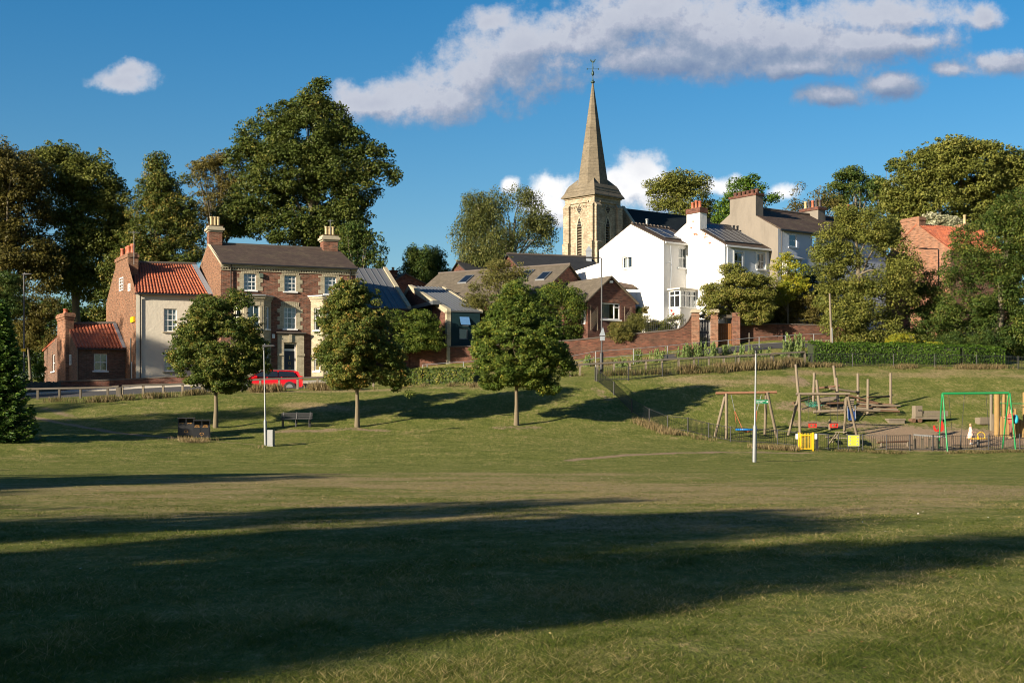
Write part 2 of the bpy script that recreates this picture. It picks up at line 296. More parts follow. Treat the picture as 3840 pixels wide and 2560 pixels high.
# ------------------------------------------------------------------ geometry helpers
def props(o, label=None, cat=None, group=None, kind=None):
    if label: o['label'] = label
    if cat: o['category'] = cat
    if group: o['group'] = group
    if kind: o['kind'] = kind
    return o
def empty(name, loc, label=None, cat=None, group=None, rz=0):
    o = bpy.data.objects.new(name, None); col.objects.link(o); o.location = loc; o.rotation_euler = (0, 0, rz); o.empty_display_size = .3
    return props(o, label, cat, group)
def root_off(p):
    v = Vector((0, 0, 0))
    while p is not None: v = v + Vector(p.location); p = p.parent
    return v
class MB:
    """collects faces; build() links them as one mesh with metre-scaled uv"""
    def __init__(s): s.v = []; s.f = []; s.sm = []
    def add(s, vs, fs, smooth=False):
        k = len(s.v); s.v += [tuple(x) for x in vs]; s.f += [tuple(i+k for i in f) for f in fs]; s.sm += [smooth]*len(fs); return s
    def quad(s, *p): return s.add(p, [tuple(range(len(p)))])
    def box8(s, p):   # p: 4 bottom then 4 top, ccw from above
        return s.add(p, [(3,2,1,0), (4,5,6,7), (0,1,5,4), (1,2,6,5), (2,3,7,6), (3,0,4,7)])
    def box(s, x0, x1, y0, y1, z0, z1):
        return s.box8([(x0,y0,z0), (x1,y0,z0), (x1,y1,z0), (x0,y1,z0), (x0,y0,z1), (x1,y0,z1), (x1,y1,z1), (x0,y1,z1)])
    def tube(s, pts, rad, n=8, caps=True, smooth=True):
        pts = [Vector(p) for p in pts]; rad = rad if isinstance(rad, (list, tuple)) else [rad]*len(pts)
        vs = []; prev = None
        for i, p in enumerate(pts):
            t = (pts[min(i+1, len(pts)-1)] - pts[max(i-1, 0)]).normalized()
            if prev is None: prev = t.orthogonal().normalized() if abs(t.z) < .9 else Vector((1,0,0))
            a = (prev - t*prev.dot(t)).normalized(); b = t.cross(a); prev = a
            for k in range(n):
                an = 2*math.pi*k/n; vs.append(p + (a*math.cos(an) + b*math.sin(an))*rad[i])
        fs = []
        for i in range(len(pts)-1):
            for k in range(n): fs.append((i*n+k, i*n+(k+1) % n, (i+1)*n+(k+1) % n, (i+1)*n+k))
        s.add(vs, fs, smooth)
        if caps: s.add(vs[:n], [tuple(range(n-1, -1, -1))]); s.add(vs[-n:], [tuple(range(n))])
        return s
    def lathe(s, c, prof, n=16, smooth=True, a0=0):
        c = Vector(c); vs = []
        for r, z in prof:
            for k in range(n):
                an = a0+2*math.pi*k/n; vs.append(c + Vector((r*math.cos(an), r*math.sin(an), z)))
        fs = []
        for i in range(len(prof)-1):
            for k in range(n): fs.append((i*n+k, i*n+(k+1) % n, (i+1)*n+(k+1) % n, (i+1)*n+k))
        s.add(vs, fs, smooth); m = len(prof)-1
        s.add(vs[:n], [tuple(range(n-1, -1, -1))]); s.add(vs[m*n:], [tuple(range(n))]); return s
    def slab(s, pts, th):      # polygon thickened along its normal, downwards
        pts = [Vector(p) for p in pts]; nr = (pts[1]-pts[0]).cross(pts[2]-pts[0]).normalized()
        if nr.z < 0: nr = -nr
        lo = [p-nr*th for p in pts]; k = len(pts)
        return s.add(pts+lo, [tuple(range(k)), tuple(range(2*k-1, k-1, -1))] + [(i, i+k, (i+1) % k+k, (i+1) % k) for i in range(k)])
    def build(s, name, mat, parent=None, local=False):
        me = bpy.data.meshes.new(name); off = Vector((0,0,0)) if (local or parent is None) else root_off(parent)
        me.from_pydata([tuple(Vector(v)-off) for v in s.v], [], s.f); me.materials.append(mat)
        o = bpy.data.objects.new(name, me); col.objects.link(o)
        if parent is not None: o.parent = parent
        bm = bmesh.new(); bm.from_mesh(me); bmesh.ops.recalc_face_normals(bm, faces=bm.faces); bm.to_mesh(me); bm.free()
        me.polygons.foreach_set('use_smooth', s.sm if len(s.sm) == len(me.polygons) else [False]*len(me.polygons))
        uv = me.uv_layers.new(name='UVMap'); mv = me.vertices
        for pl in me.polygons:
            nr = pl.normal
            t = Vector((-nr.y, nr.x, 0)) if abs(nr.z) < .98 else Vector((1, 0, 0)); t.normalize()
            b = nr.cross(t)
            if b.z < 0: t, b = -t, -b
            for li in pl.loop_indices:
                p = mv[me.loops[li].vertex_index].co; uv.data[li].uv = (p.dot(t), p.z if abs(nr.z) < .1 else p.dot(b))
        return o
def plan(u, Y): return Vector(((u-CX)*Y/F, Y, 0))
def P(u, v, Y): return Vector(((u-CX)*Y/F, Y, CZ+(VH-v)*Y/F))
class Fr:
    """vertical reference plane through two plan points: d along it, n away from the viewer"""
    def __init__(s, A, B):
        s.A = Vector((A[0], A[1], 0)); s.B = Vector((B[0], B[1], 0)); s.L = (s.B-s.A).length; s.d = (s.B-s.A)/s.L; s.n = Vector((-s.d.y, s.d.x, 0))
    def pt(s, a, z, o=0): q = s.A+s.d*a+s.n*o; return Vector((q.x, q.y, z))
    def loc(s, u, v, off=0):
        a, b = (u-CX)/F, (VH-v)/F
        Y = (off+s.A.dot(s.n))/(a*s.n.x+s.n.y)
        return ((Vector((a*Y, Y, 0))-s.A).dot(s.d), CZ+b*Y)
    def rect(s, u0, v0, u1, v1, off=0):
        um = (u0+u1)/2; return (s.loc(u0, v0, off)[0], s.loc(u1, v0, off)[0], s.loc(um, v1, off)[1], s.loc(um, v0, off)[1])
    def box(s, mb, s0, s1, z0, z1, o0, o1):
        return mb.box8([s.pt(s0,z0,o0), s.pt(s1,z0,o0), s.pt(s1,z0,o1), s.pt(s0,z0,o1), s.pt(s0,z1,o0), s.pt(s1,z1,o0), s.pt(s1,z1,o1), s.pt(s0,z1,o1)])
    def sub(s, s0, o0, s1, o1): return Fr(s.pt(s0, 0, o0), s.pt(s1, 0, o1))
def wall(mb, fr, s0, s1, zb, zt, holes=(), rev=.14, top=None, off=0):
    """wall face with real openings and reveals; top = list of (s, z) points above zt (gable)"""
    xs = sorted({s0, s1, *[h[0] for h in holes], *[h[1] for h in holes]}); zs = sorted({zb, zt, *[h[2] for h in holes], *[h[3] for h in holes]})
    for i in range(len(xs)-1):
        for j in range(len(zs)-1):
            cx, cz = (xs[i]+xs[i+1])/2, (zs[j]+zs[j+1])/2
            if any(h[0] < cx < h[1] and h[2] < cz < h[3] for h in holes): continue
            mb.quad(fr.pt(xs[i],zs[j],off), fr.pt(xs[i+1],zs[j],off), fr.pt(xs[i+1],zs[j+1],off), fr.pt(xs[i],zs[j+1],off))
    for a, b, c, d in [h[:4] for h in holes]:
        for p, q in (((a,c),(b,c)), ((b,c),(b,d)), ((b,d),(a,d)), ((a,d),(a,c))):
            mb.quad(fr.pt(*p,off), fr.pt(*q,off), fr.pt(*q,off+rev), fr.pt(*p,off+rev))
    if top: mb.quad(fr.pt(s0,zt,off), fr.pt(s1,zt,off), *[fr.pt(a,z,off) for a, z in top])
def window(root, fr, h, nx=2, ny=2, off=.09, fw=.07, bw=.04, sill=True, curt=0, mat=None, rail=True, name='window', label=None, sillmat=None):
    a, b, c, d = h[:4]; mat = mat or M['white_paint']; mb = MB()
    fr.box(mb, a, a+fw, c, d, off, off+.06); fr.box(mb, b-fw, b, c, d, off, off+.06)
    fr.box(mb, a+fw, b-fw, c, c+fw, off, off+.06); fr.box(mb, a+fw, b-fw, d-fw, d, off, off+.06)
    if rail: m_ = (c+d)/2; fr.box(mb, a+fw, b-fw, m_-.03, m_+.03, off-.004, off+.05)
    for i in range(1, nx): x = a+(b-a)*i/nx; fr.box(mb, x-bw/2, x+bw/2, c+fw, d-fw, off+.008, off+.045)
    for j in range(1, ny):
        z = c+(d-c)*j/ny
        if rail and abs(z-(c+d)/2) < .08: continue
        fr.box(mb, a+fw, b-fw, z-bw/2, z+bw/2, off+.012, off+.042)
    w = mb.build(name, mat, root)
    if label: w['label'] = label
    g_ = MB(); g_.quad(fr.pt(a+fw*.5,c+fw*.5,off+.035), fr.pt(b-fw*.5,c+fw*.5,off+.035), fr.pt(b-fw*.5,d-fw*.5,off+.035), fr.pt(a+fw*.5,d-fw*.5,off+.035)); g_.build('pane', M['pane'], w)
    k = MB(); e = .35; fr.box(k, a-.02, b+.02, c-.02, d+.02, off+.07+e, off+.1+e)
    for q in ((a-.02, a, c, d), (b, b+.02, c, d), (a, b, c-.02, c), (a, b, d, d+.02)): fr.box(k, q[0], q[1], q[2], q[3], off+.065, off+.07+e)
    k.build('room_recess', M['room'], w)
    if curt:
        cb = MB(); wd = (b-a)*(.28 if curt == 1 else .5)
        for x0, x1 in ((a+.02, a+.02+wd), (b-.02-wd, b-.02)):
            n_ = 10; top = [fr.pt(x0+(x1-x0)*i/n_, d-.03, off+.16+.025*(i % 2)) for i in range(n_+1)]; bot = [Vector((p.x, p.y, c+.02)) for p in top]
            for i in range(n_): cb.quad(bot[i], bot[i+1], top[i+1], top[i])
            if curt == 3: break
        cb.build('curtain', M['curtain'], w)
    if sill: sb = MB(); fr.box(sb, a-.1, b+.1, c-.1, c-.003, -.1, off+.02); sb.build('sill', sillmat or M['white_paint'], w)
    return w
def pantile_roof(parent, e0, e1, r1, r0, name='roof', tile=.24, row=.30, mat=None):
    """e0-e1 eave, r0-r1 ridge; rolls and rows are real geometry"""
    e0, e1, r0, r1 = map(Vector, (e0, e1, r0, r1)); nr = (e1-e0).cross(r0-e0).normalized()
    if nr.z < 0: nr = -nr
    nt = max(4, round((e1-e0).length/tile)); k = 6; nc = nt*k; nrw = max(3, round((r0-e0).length/row)); mb = MB(); V_ = []
    for j in range(nrw*2):
        jj = j//2; t = (jj+(1 if j % 2 else 0))/nrw; lift = .0 if j % 2 else .035
        for i in range(nc+1):
            s_ = i/nc; base = (e0*(1-s_)+e1*s_)*(1-t)+(r0*(1-s_)+r1*s_)*t
            V_.append(base+nr*(.045*math.sin(2*math.pi*i/k)+lift+.02))
    fs = []
    for j in range(nrw*2-1):
        for i in range(nc): fs.append((j*(nc+1)+i, j*(nc+1)+i+1, (j+1)*(nc+1)+i+1, (j+1)*(nc+1)+i))
    mb.add(V_, fs, False); mb.slab([e0-nr*.04, e1-nr*.04, r1-nr*.04, r0-nr*.04], .08)
    return mb.build(name, mat or M['pantile'], parent)
def chimney(root, fr, s0, s1, o0, o1, zb, zt, mat, pots, pm, corbel=.35, cmat=None, ph=.5, pr=.13, name='chimney'):
    b = MB(); fr.box(b, s0, s1, zb, zt-corbel, o0, o1); 
    fr.box(b, s0-.05, s1+.05, zt-corbel, zt-corbel*.66, o0-.05, o1+.05); fr.box(b, s0-.11, s1+.11, zt-corbel*.66, zt-corbel*.2, o0-.11, o1+.11); fr.box(b, s0-.04, s1+.04, zt-corbel*.2, zt, o0-.04, o1+.04)
    c = b.build(name, mat, root)
    for i, q in enumerate(pots):
        a, o = q[0], q[1]; k = MB(); h = q[2] if len(q) > 2 else ph; p_ = fr.pt(a, zt, o)
        k.lathe(p_, [(pr*1.1, 0), (pr*1.1, .06), (pr, .08), (pr*.88, h-.08), (pr*1.12, h-.06), (pr*1.12, h), (pr*.8, h)], 10)
        k.build('chimney_pot', q[3] if len(q) > 3 else pm, c)
    return c
def text_mesh(txt, size, mat, parent, loc, rot, name='lettering', local=True, ext=.003):
    cu = bpy.data.curves.new('t', 'FONT'); cu.body = txt; cu.size = size; cu.extrude = ext; cu.offset = size*.012
    t = bpy.data.objects.new('t', cu); col.objects.link(t); dg = bpy.context.evaluated_depsgraph_get(); dg.update()
    me = bpy.data.meshes.new_from_object(t.evaluated_get(dg)); bpy.data.objects.remove(t)
    me.materials.clear(); me.materials.append(mat)
    o = bpy.data.objects.new(name, me); col.objects.link(o); o.parent = parent; o.location = loc; o.rotation_euler = rot; return o
def copy_thing(root, loc=None, rz=None, label=None, group=None):
    def cp(o, par):
        c = o.copy(); col.objects.link(c); c.parent = par
        for ch in list(o.children): cp(ch, c)
        return c
    r = cp(root, None)
    if loc is not None: r.location = loc
    if rz is not None: r.rotation_euler = (0, 0, rz)
    if label: r['label'] = label
    if group: r['group'] = group
    return r
# ------------------------------------------------------------------ terrain
ctl = []
def cpx(*a):
    for u, v, Y in a: ctl.append(((u-CX)*Y/F, Y, CZ+(VH-v)*Y/F))
def cw(*a): ctl.extend(a)
cw(*[(x, y, 0) for x in (-30, -15, 0, 15, 30) for y in (-15, 5, 22, 40, 52)])
cw((-60,20,0),(60,20,0),(-60,52,.2),(60,60,0),(-50,66,.7),(-55,82,1.9),(-52,96,3.2),(-50,110,4.3),(-60,135,5.5),(-80,200,7),(0,200,14),(80,200,15),(60,140,12.5),(60,77,.4),(60,90,3.3),(60,100,5.5),(60,114,8.2),(-30,128,6.2),(-8,128,8),(0,260,14),(100,260,15),(-100,260,8),(95,140,12),(-95,90,3))
cpx((20,1635,70),(0,1675,66),(500,1675,68),(993,1670,71),(1500,1680,68),(2000,1682,68),(2500,1692,68),(2832,1738,65),(3300,1705,72),(3800,1702,72),
    (808,1610,78),(1339,1603,79),(1936,1597,80),(300,1600,76),(100,1508,86),(440,1500,86),(700,1482,88),(1000,1472,89),(1339,1467,89.5),(1700,1442,90),(2000,1434,90.5),(2240,1432,91.5),(400,1492,92),(900,1464,95),(1339,1459,95.5),(1700,1437,96),(2050,1428,96),
    (300,1560,81),(1339,1540,83.8),(1936,1530,84.6),(2420,1562,84),(2500,1615,81),(2660,1645,78),(2916,1670,77),(3090,1690,77),(3600,1688,77),
    (2300,1425,92),(2600,1398,93.5),(2900,1384,95.5),(3200,1391,97),(3550,1395,98),(3840,1400,98),(2500,1500,86.8),(2900,1490,88),(3340,1520,88),(3200,1597,83),(3500,1598,84),(3800,1600,84),(3500,1640,81),(3000,1600,83),(3500,1480,91),
    (2300,1402,97),(3010,1362,100),(1530,1395,110),(1586,1414,103),(2137,1391,103),(2376,1366,103),(2731,1332,104),(3052,1300,106),(2100,1380,108),(2400,1352,108),(2700,1302,108.5),(3090,1299,110),(3120,1365,101),(3700,1365,101),(3500,1318,112),
    (120,1490,96),(420,1480,97),(900,1470,97),(400,1450,105),(520,1425,103.5),(900,1425,101),(1250,1422,103),(200,1460,108),
    (2150,1290,113),(2450,1250,114),(2250,1246,118),(2500,1192,119),(2800,1180,118),(3000,1170,120),(3300,1240,120),(1650,1310,114),(2000,1240,120),(1400,1380,112))
ca = np.array(ctl); xy = ca[:, :2]/20.
def Uf(r2): return r2*np.log(r2+1e-9)
Kt = Uf(((xy[:,None]-xy[None])**2).sum(-1)) + np.eye(len(xy))*.15; Pm = np.c_[np.ones(len(xy)), xy]
Am = np.r_[np.c_[Kt, Pm], np.c_[Pm.T, np.zeros((3,3))]]; wv_ = np.linalg.solve(Am, np.r_[ca[:,2], 0,0,0])
xs_ = np.unique(np.r_[np.linspace(-320,-60,27), np.linspace(-60,-40,30), np.linspace(-40,42,220), np.linspace(42,62,30), np.linspace(62,320,27)])
ys_ = np.unique(np.r_[np.linspace(-60,6,40), np.linspace(6,50,90), np.linspace(50,122,220), np.linspace(122,200,60), np.linspace(200,700,30)])
GXm, GYm = np.meshgrid(xs_, ys_); q = np.c_[np.clip(GXm.ravel(),-110,110), np.clip(GYm.ravel(),-30,270)]/20.
Z = np.zeros(len(q))
for k in range(0, len(q), 20000):
    qq = q[k:k+20000]; Z[k:k+20000] = Uf(((qq[:,None]-xy[None])**2).sum(-1)) @ wv_[:-3] + wv_[-3] + qq @ wv_[-2:]
# flatten the mown field in front, small lumps on the bank
GZm = Z.reshape(GXm.shape)
def vnoise(x, y, sc_, seed):
    r = np.random.RandomState(seed); o = 0
    for i in range(7):
        a = r.rand()*6.28; k = sc_*(1+r.rand()*1.6); o = o + np.sin((x*np.cos(a)+y*np.sin(a))*k + r.rand()*6.28 + 1.7*np.sin((x*np.sin(a)-y*np.cos(a))*k*.7+r.rand()*6))
    return o/7
ramp_ = np.clip((GYm-52)/14, 0, 1); GZm = GZm*ramp_
GZm = GZm + .05*vnoise(GXm, GYm, 1.1, 3)*ramp_ + .025*vnoise(GXm, GYm, .8, 5)
_ix = lambda a, v: np.clip(np.searchsorted(a, v)-1, 0, len(a)-2)
def gzv(x, y):
    x = np.asarray(x, float); y = np.asarray(y, float); i = _ix(xs_, x); j = _ix(ys_, y)
    fx = (x-xs_[i])/(xs_[i+1]-xs_[i]); fy = (y-ys_[j])/(ys_[j+1]-ys_[j])
    return (GZm[j,i]*(1-fx)+GZm[j,i+1]*fx)*(1-fy)+(GZm[j+1,i]*(1-fx)+GZm[j+1,i+1]*fx)*fy
def gz(x, y): return float(gzv(x, y))
def Gd(x, y, dz=0): return Vector((x, y, gz(x, y)+dz))
def GH(u, v, y0=6., y1=118.):
    Y = np.arange(y0, y1, .1); z = CZ+(VH-v)*Y/F; h = gzv((u-CX)*Y/F, Y)-z; k = np.where((h[1:] >= 0) & (h[:-1] < 0))[0]
    Y = Y[k[0]]+.05 if len(k) else y1
    return Vector(((u-CX)*Y/F, Y, gz((u-CX)*Y/F, Y)))
def segdist(X, Y, pts):
    d = np.full(X.shape, 1e9)
    for (x0, y0), (x1, y1) in zip(pts[:-1], pts[1:]):
        L2 = (x1-x0)**2+(y1-y0)**2; t = np.clip(((X-x0)*(x1-x0)+(Y-y0)*(y1-y0))/L2, 0, 1); d = np.minimum(d, np.hypot(X-x0-t*(x1-x0), Y-y0-t*(y1-y0)))
    return d
def ghl(*uv): return [tuple(GH(u, v)[:2]) for u, v in uv]
dirt = np.zeros(GXm.shape); dry = np.zeros(GXm.shape)
def add_dirt(pts, w, amp=1.): 
    global dirt
    dirt = np.maximum(dirt, amp*np.clip(1.4-segdist(GXm, GYm, pts)/w, 0, 1))
def add_dry(pts, w, amp=1.):
    global dry
    dry = np.maximum(dry, amp*np.clip(1.25-segdist(GXm, GYm, pts)/w*(1+.5*vnoise(GXm*.6, GYm, .3, 61)+.3*vnoise(GXm*.6, GYm, 1.1, 62)), 0, 1))
add_dirt(ghl((110,1562),(260,1590),(430,1622),(640,1640)), .42); add_dirt(ghl((980,1668),(760,1652),(640,1640)), .3, .8)
add_dirt(ghl((2130,1727),(2280,1712),(2500,1699),(2700,1694),(3040,1697)), .42)
add_dirt(ghl((1040,1618),(1200,1615),(1330,1607),(1440,1614)), .8, .75); add_dirt(ghl((1860,1604),(2010,1604)), .9, .7)
add_dirt(ghl((3440,1640),(3840,1650)), 4.2, 1.); add_dirt(ghl((3390,1680),(3840,1684)), 2.2, .8); add_dirt(ghl((3000,1590),(3250,1592),(3500,1620)), 1.3, .75)
add_dirt(ghl((2960,1520),(3230,1540)), 1.8, .7); add_dirt(ghl((2980,1415),(3010,1440)), 1.0, .8); add_dirt(ghl((2220,1450),(2280,1500)), .7, .6)
add_dirt(ghl((2700,1655),(2860,1655)), .8, .6); add_dirt(ghl((170,1530),(260,1560)), .7, .7)
add_dry(ghl((700,1830),(1400,1800),(2400,1850),(3300,1830)), 9.0, .55); add_dry(ghl((1300,1900),(2500,1960),(3400,1870)), 3.5, .55); add_dry(ghl((2500,1425),(2700,1435),(2950,1430)), 1.8, .55)
add_dry(ghl((3000,1395),(3840,1405)), 1.8, .45); add_dry(ghl((1000,1470),(1800,1452)), 1.1, .7); add_dry(ghl((1600,1395),(2100,1372),(2500,1340),(2900,1318)), 1.6, .9); add_dirt(ghl((2200,1352),(2700,1325)), .8, .6); add_dry(ghl((1100,1520),(1300,1530)), 1.5, .5); add_dry(ghl((100,1900),(1500,1950),(2800,1930)), 3., .4)
gm = bpy.data.meshes.new('ground'); nx_, ny_ = len(xs_), len(ys_)
gm.vertices.add(nx_*ny_); gm.vertices.foreach_set('co', np.c_[GXm.ravel(), GYm.ravel(), GZm.ravel()].ravel())
idx = np.arange(nx_*ny_).reshape(ny_, nx_); fq = np.stack([idx[:-1,:-1], idx[:-1,1:], idx[1:,1:], idx[1:,:-1]], -1).reshape(-1, 4)
gm.loops.add(fq.size); gm.loops.foreach_set('vertex_index', fq.ravel().astype(np.int32)); gm.polygons.add(len(fq))
gm.polygons.foreach_set('loop_start', np.arange(0, fq.size, 4, dtype=np.int32)); gm.polygons.foreach_set('loop_total', np.full(len(fq), 4, np.int32))
gm.update(calc_edges=True); gm.validate(); gm.polygons.foreach_set('use_smooth', [True]*len(gm.polygons))
for nm, ar in (('dirt', dirt), ('dry', dry)): gm.attributes.new(nm, 'FLOAT', 'POINT').data.foreach_set('value', ar.ravel().astype(np.float32))
m, n, p, o = newmat('park_grass'); t = n.n('ShaderNodeTexCoord').outputs['Object']
b1 = n.noise(n.mapping(t, (.5,1,1)), .16, 5, .6); b2 = n.noise(n.mapping(t, (.8,1,1)), .8, 8, .78); b3 = n.noise(n.mapping(t, (1.3,.45,1)), 4.5, 6, .8); b4 = n.noise(n.mapping(t, (1,.5,1)), 22, 3, .7)
b5 = n.noise(n.mapping(t, (.45,1,1)), .42, 6, .7); dr = n.n('ShaderNodeAttribute', attribute_name='dirt').outputs['Fac']; dy_ = n.n('ShaderNodeAttribute', attribute_name='dry').outputs['Fac']
gcol = n.ramp(n.math('ADD', n.math('MULTIPLY', b2, .45), n.math('MULTIPLY', b3, .55)), [(.35, (.042,.052,.010)), (.45, (.088,.108,.018)), (.53, (.148,.150,.038)), (.62, (.30,.235,.105))])
dcol = n.ramp(b3, [(.3, (.145,.115,.05)), (.5, (.25,.19,.095)), (.7, (.37,.275,.155))])
fdry = n.mr(n.math('ADD', n.math('ADD', n.math('MULTIPLY', dy_, n.math('MULTIPLY_ADD', b5, 2.4, -.75)), n.math('MULTIPLY', b1, .62)), n.math('ADD', n.math('MULTIPLY', b2, .30), n.math('MULTIPLY', b3, .28))), .62, .92)
cc = n.mix(fdry, gcol, dcol)
scol = n.mix(b4, c4((.20,.135,.09)), c4((.33,.235,.165)))
fd = n.mr(n.math('ADD', dr, n.math('ADD', n.math('MULTIPLY_ADD', b2, .9, -.45), n.math('MULTIPLY_ADD', b3, .9, -.45))), .5, .85)
cc = n.mix(fd, cc, scol); cc = n.mix(n.mr(b4, .35, .7, 0, .45), cc, c4((.06,.075,.02)))
n.set(p.inputs['Base Color'], cc); p.inputs['Roughness'].default_value = .95; p.inputs['Specular IOR Level'].default_value = .1
bump(n, p, n.math('ADD', n.math('MULTIPLY', b3, .6), n.math('MULTIPLY', b4, .4)), 1.0, .16)
gm.materials.append(m); ground = bpy.data.objects.new('ground', gm); col.objects.link(ground); props(ground, 'mown park grass field rising to a grassy bank', 'ground', kind='structure')

def strip(name, pts, w, mat, dz=.03, label=None, cat=None, step=.5, skirt=.06, kind='structure'):
    pp = [Vector((a, b, 0)) for a, b in pts]; line = []
    for a, b in zip(pp[:-1], pp[1:]):
        k = max(1, int((b-a).length/step)); line += [a+(b-a)*i/k for i in range(k)]
    line.append(pp[-1]); mb = MB(); nw = 9; rows = []
    for i, c in enumerate(line):
        t_ = (line[min(i+1, len(line)-1)]-line[max(i-1, 0)]).normalized(); nn = Vector((-t_.y, t_.x, 0)); r = []
        for j in range(nw): q_ = c+nn*(j/(nw-1)-.5)*w; r.append(Gd(q_.x, q_.y, dz))
        r = [r[0]-Vector((0,0,skirt))]+r+[r[-1]-Vector((0,0,skirt))]; rows.append(r)
    V_ = [x for r in rows for x in r]; k = nw+2
    mb.add(V_, [(i*k+j, i*k+j+1, (i+1)*k+j+1, (i+1)*k+j) for i in range(len(rows)-1) for j in range(k-1)], True)
    o_ = mb.build(name, mat); props(o_, label, cat, kind=kind); return o_

# ------------------------------------------------------------------ foliage
def leafquads(name, C, T, B, tint, mat, parent=None, local_off=None):
    n_ = len(C); V_ = np.empty((n_, 4, 3)); V_[:,0] = C-T; V_[:,1] = C+B; V_[:,2] = C+T; V_[:,3] = C-B
    if local_off is not None: V_ = V_-np.array(local_off)
    me = bpy.data.meshes.new(name); me.vertices.add(n_*4); me.vertices.foreach_set('co', V_.ravel())
    me.loops.add(n_*4); me.loops.foreach_set('vertex_index', np.arange(n_*4, dtype=np.int32)); me.polygons.add(n_)
    me.polygons.foreach_set('loop_start', np.arange(0, n_*4, 4, dtype=np.int32)); me.polygons.foreach_set('loop_total', np.full(n_, 4, np.int32))
    me.update(calc_edges=True)
    me.attributes.new('tint', 'FLOAT', 'FACE').data.foreach_set('value', tint.astype(np.float32)); me.materials.append(mat)
    o_ = bpy.data.objects.new(name, me); col.objects.link(o_)
    if parent is not None: o_.parent = parent
    return o_
def unit(a): return a/np.maximum(np.linalg.norm(a, axis=-1, keepdims=True), 1e-9)
def crown_pts(blobs, rs, rc, per, stretch=1., shell=.5, fill=1., gap=-.62):
    """clusters of leaves spread over the shells of overlapping ellipsoids"""
    cs = []; rads = []
    for bl in blobs:
        c = np.array(bl[:3]); r = np.array(bl[3:6]); area = 4*math.pi*((r[0]*r[1])**1.6/3+(r[0]*r[2])**1.6/3+(r[1]*r[2])**1.6/3)**(1/1.6)
        k = max(5, int(area/(rc*rc)*.62*fill)); d = unit(rs.randn(k, 3)); f = shell+(1-shell)*rs.rand(k, 1)**.6
        cs.append(c+d*r*f); rads.append(rc*(.55+.75*rs.rand(k)))
        k2 = int(k*.65); d = unit(rs.randn(k2, 3)); d[:,2] = np.where(d[:,2] < -.3, -d[:,2], d[:,2]); cs.append(c+d*r*(1.0+.30*rs.rand(k2, 1)**1.5)); rads.append(rc*(.22+.28*rs.rand(k2)))
    cs = np.concatenate(cs); rads = np.concatenate(rads); ph = rs.rand(4)*6.28; q_ = cs/(rc*2.6)
    nz_ = np.sin(q_[:,0]*1.3+ph[0]+1.2*np.sin(q_[:,2]*1.1+ph[1]))*np.sin(q_[:,2]*1.5+ph[2]+1.1*np.sin(q_[:,1]+ph[3]))+.45*rs.randn(len(cs))
    kp = nz_ > gap; cs = cs[kp]; rads = rads[kp]*(1+.22*np.clip(nz_[kp], -1, 1)); k = len(cs); ctint = rs.rand(k)
    n_ = (per*(rads/rc)**2).astype(int)+3; ci = np.repeat(np.arange(k), n_); N = len(ci)
    d = unit(rs.randn(N, 3)); rr = rads[ci][:,None]*(.35+.65*rs.rand(N,1)**.5); off = d*rr*np.array([1,1,.62*stretch])
    return cs[ci]+off, d, ci, cs, rads, ctint
def foliage(name, blobs, size, mat, seed, parent, rc=.6, per=40, up=.55, stretch=1., tintmix=(.5,.5), shell=.5, fill=1., hang=0, bias=0., hue=None, asp=.62, gap=-.62):
    size *= .60; per = int(per*2.35); rs = np.random.RandomState(seed); C, d, ci, cs, rads, ct = crown_pts(blobs, rs, rc, per, stretch, shell, fill, gap); N = len(C)
    nrm = unit(d*.9+np.array([0,0,up])+rs.randn(N,3)*.55)
    a = rs.randn(N,3); a[:,2] -= hang*2; T = unit(a-(a*nrm).sum(-1, keepdims=True)*nrm); B = np.cross(nrm, T)
    s = size*(.65+.7*rs.rand(N,1))*.5
    tint = np.clip(ct[ci]*tintmix[0]+rs.rand(N)*tintmix[1]+bias, 0, 1)
    if hue is not None: tint = np.clip(tint+hue(C), 0, 1)
    o_ = leafquads(name, C, T*s, B*s*asp, tint, mat, parent, root_off(parent) if parent else None); return o_, cs, rads
def trunk_mesh(parent, base, cs, top, r0, seed, mat, limbs=9, fork=.35, name='trunk', r1=None):
    rs = random.Random(seed); mb = MB(); base = Vector(base); top = Vector(top); H = top-base; pts = []; rad = []
    for i in range(7):
        t = i/6; j = .06*r0*6*(rs.random()-.5)*(0 if i == 0 else 1); pts.append(base+H*t+Vector((j, (rs.random()-.5)*r0*.5, 0))); rad.append(r0*(1.25-.3*min(1, t*6))*(1-.78*t) if i else r0*1.35)
    pts[0].z -= .3; mb.tube(pts, rad, 9)
    ids = list(range(len(cs))); rs.shuffle(ids)
    for k in ids[:limbs]:
        e = Vector(cs[k]); t0 = fork+(1-fork)*rs.random()*.75; s_ = base+H*t0
        if e.z < s_.z-1: e.z = s_.z+.3
        m1 = s_.lerp(e, .35)+Vector((0,0,(e-s_).length*.10)); m2 = s_.lerp(e, .7)+Vector((rs.uniform(-.2,.2), rs.uniform(-.2,.2), (e-s_).length*.06)); r_ = r0*(1-.78*t0)*.5
        mb.tube([s_, m1, m2, e], [r_, r_*.7, r_*.45, r_*.12], 6, False)
    return mb.build(name, mat, parent)
def pxblobs(Y, bl, ty=.75, seed=0):
    """blobs given by their outline (u, v, half-width, half-height) at distance Y -> ellipsoids in metres with real depth"""
    rs = random.Random(seed); out = []
    for b in bl:
        u, v, ru, rv = b[:4]; dY = b[4] if len(b) > 4 else 0; y = Y+dY; k = y/F; rx, rz = ru*k, rv*k
        c = P(u, v, y); out.append((c.x, y+rs.uniform(-.25,.25)*rx, c.z, rx, max(rx, rz*.6)*ty, rz))
    return out
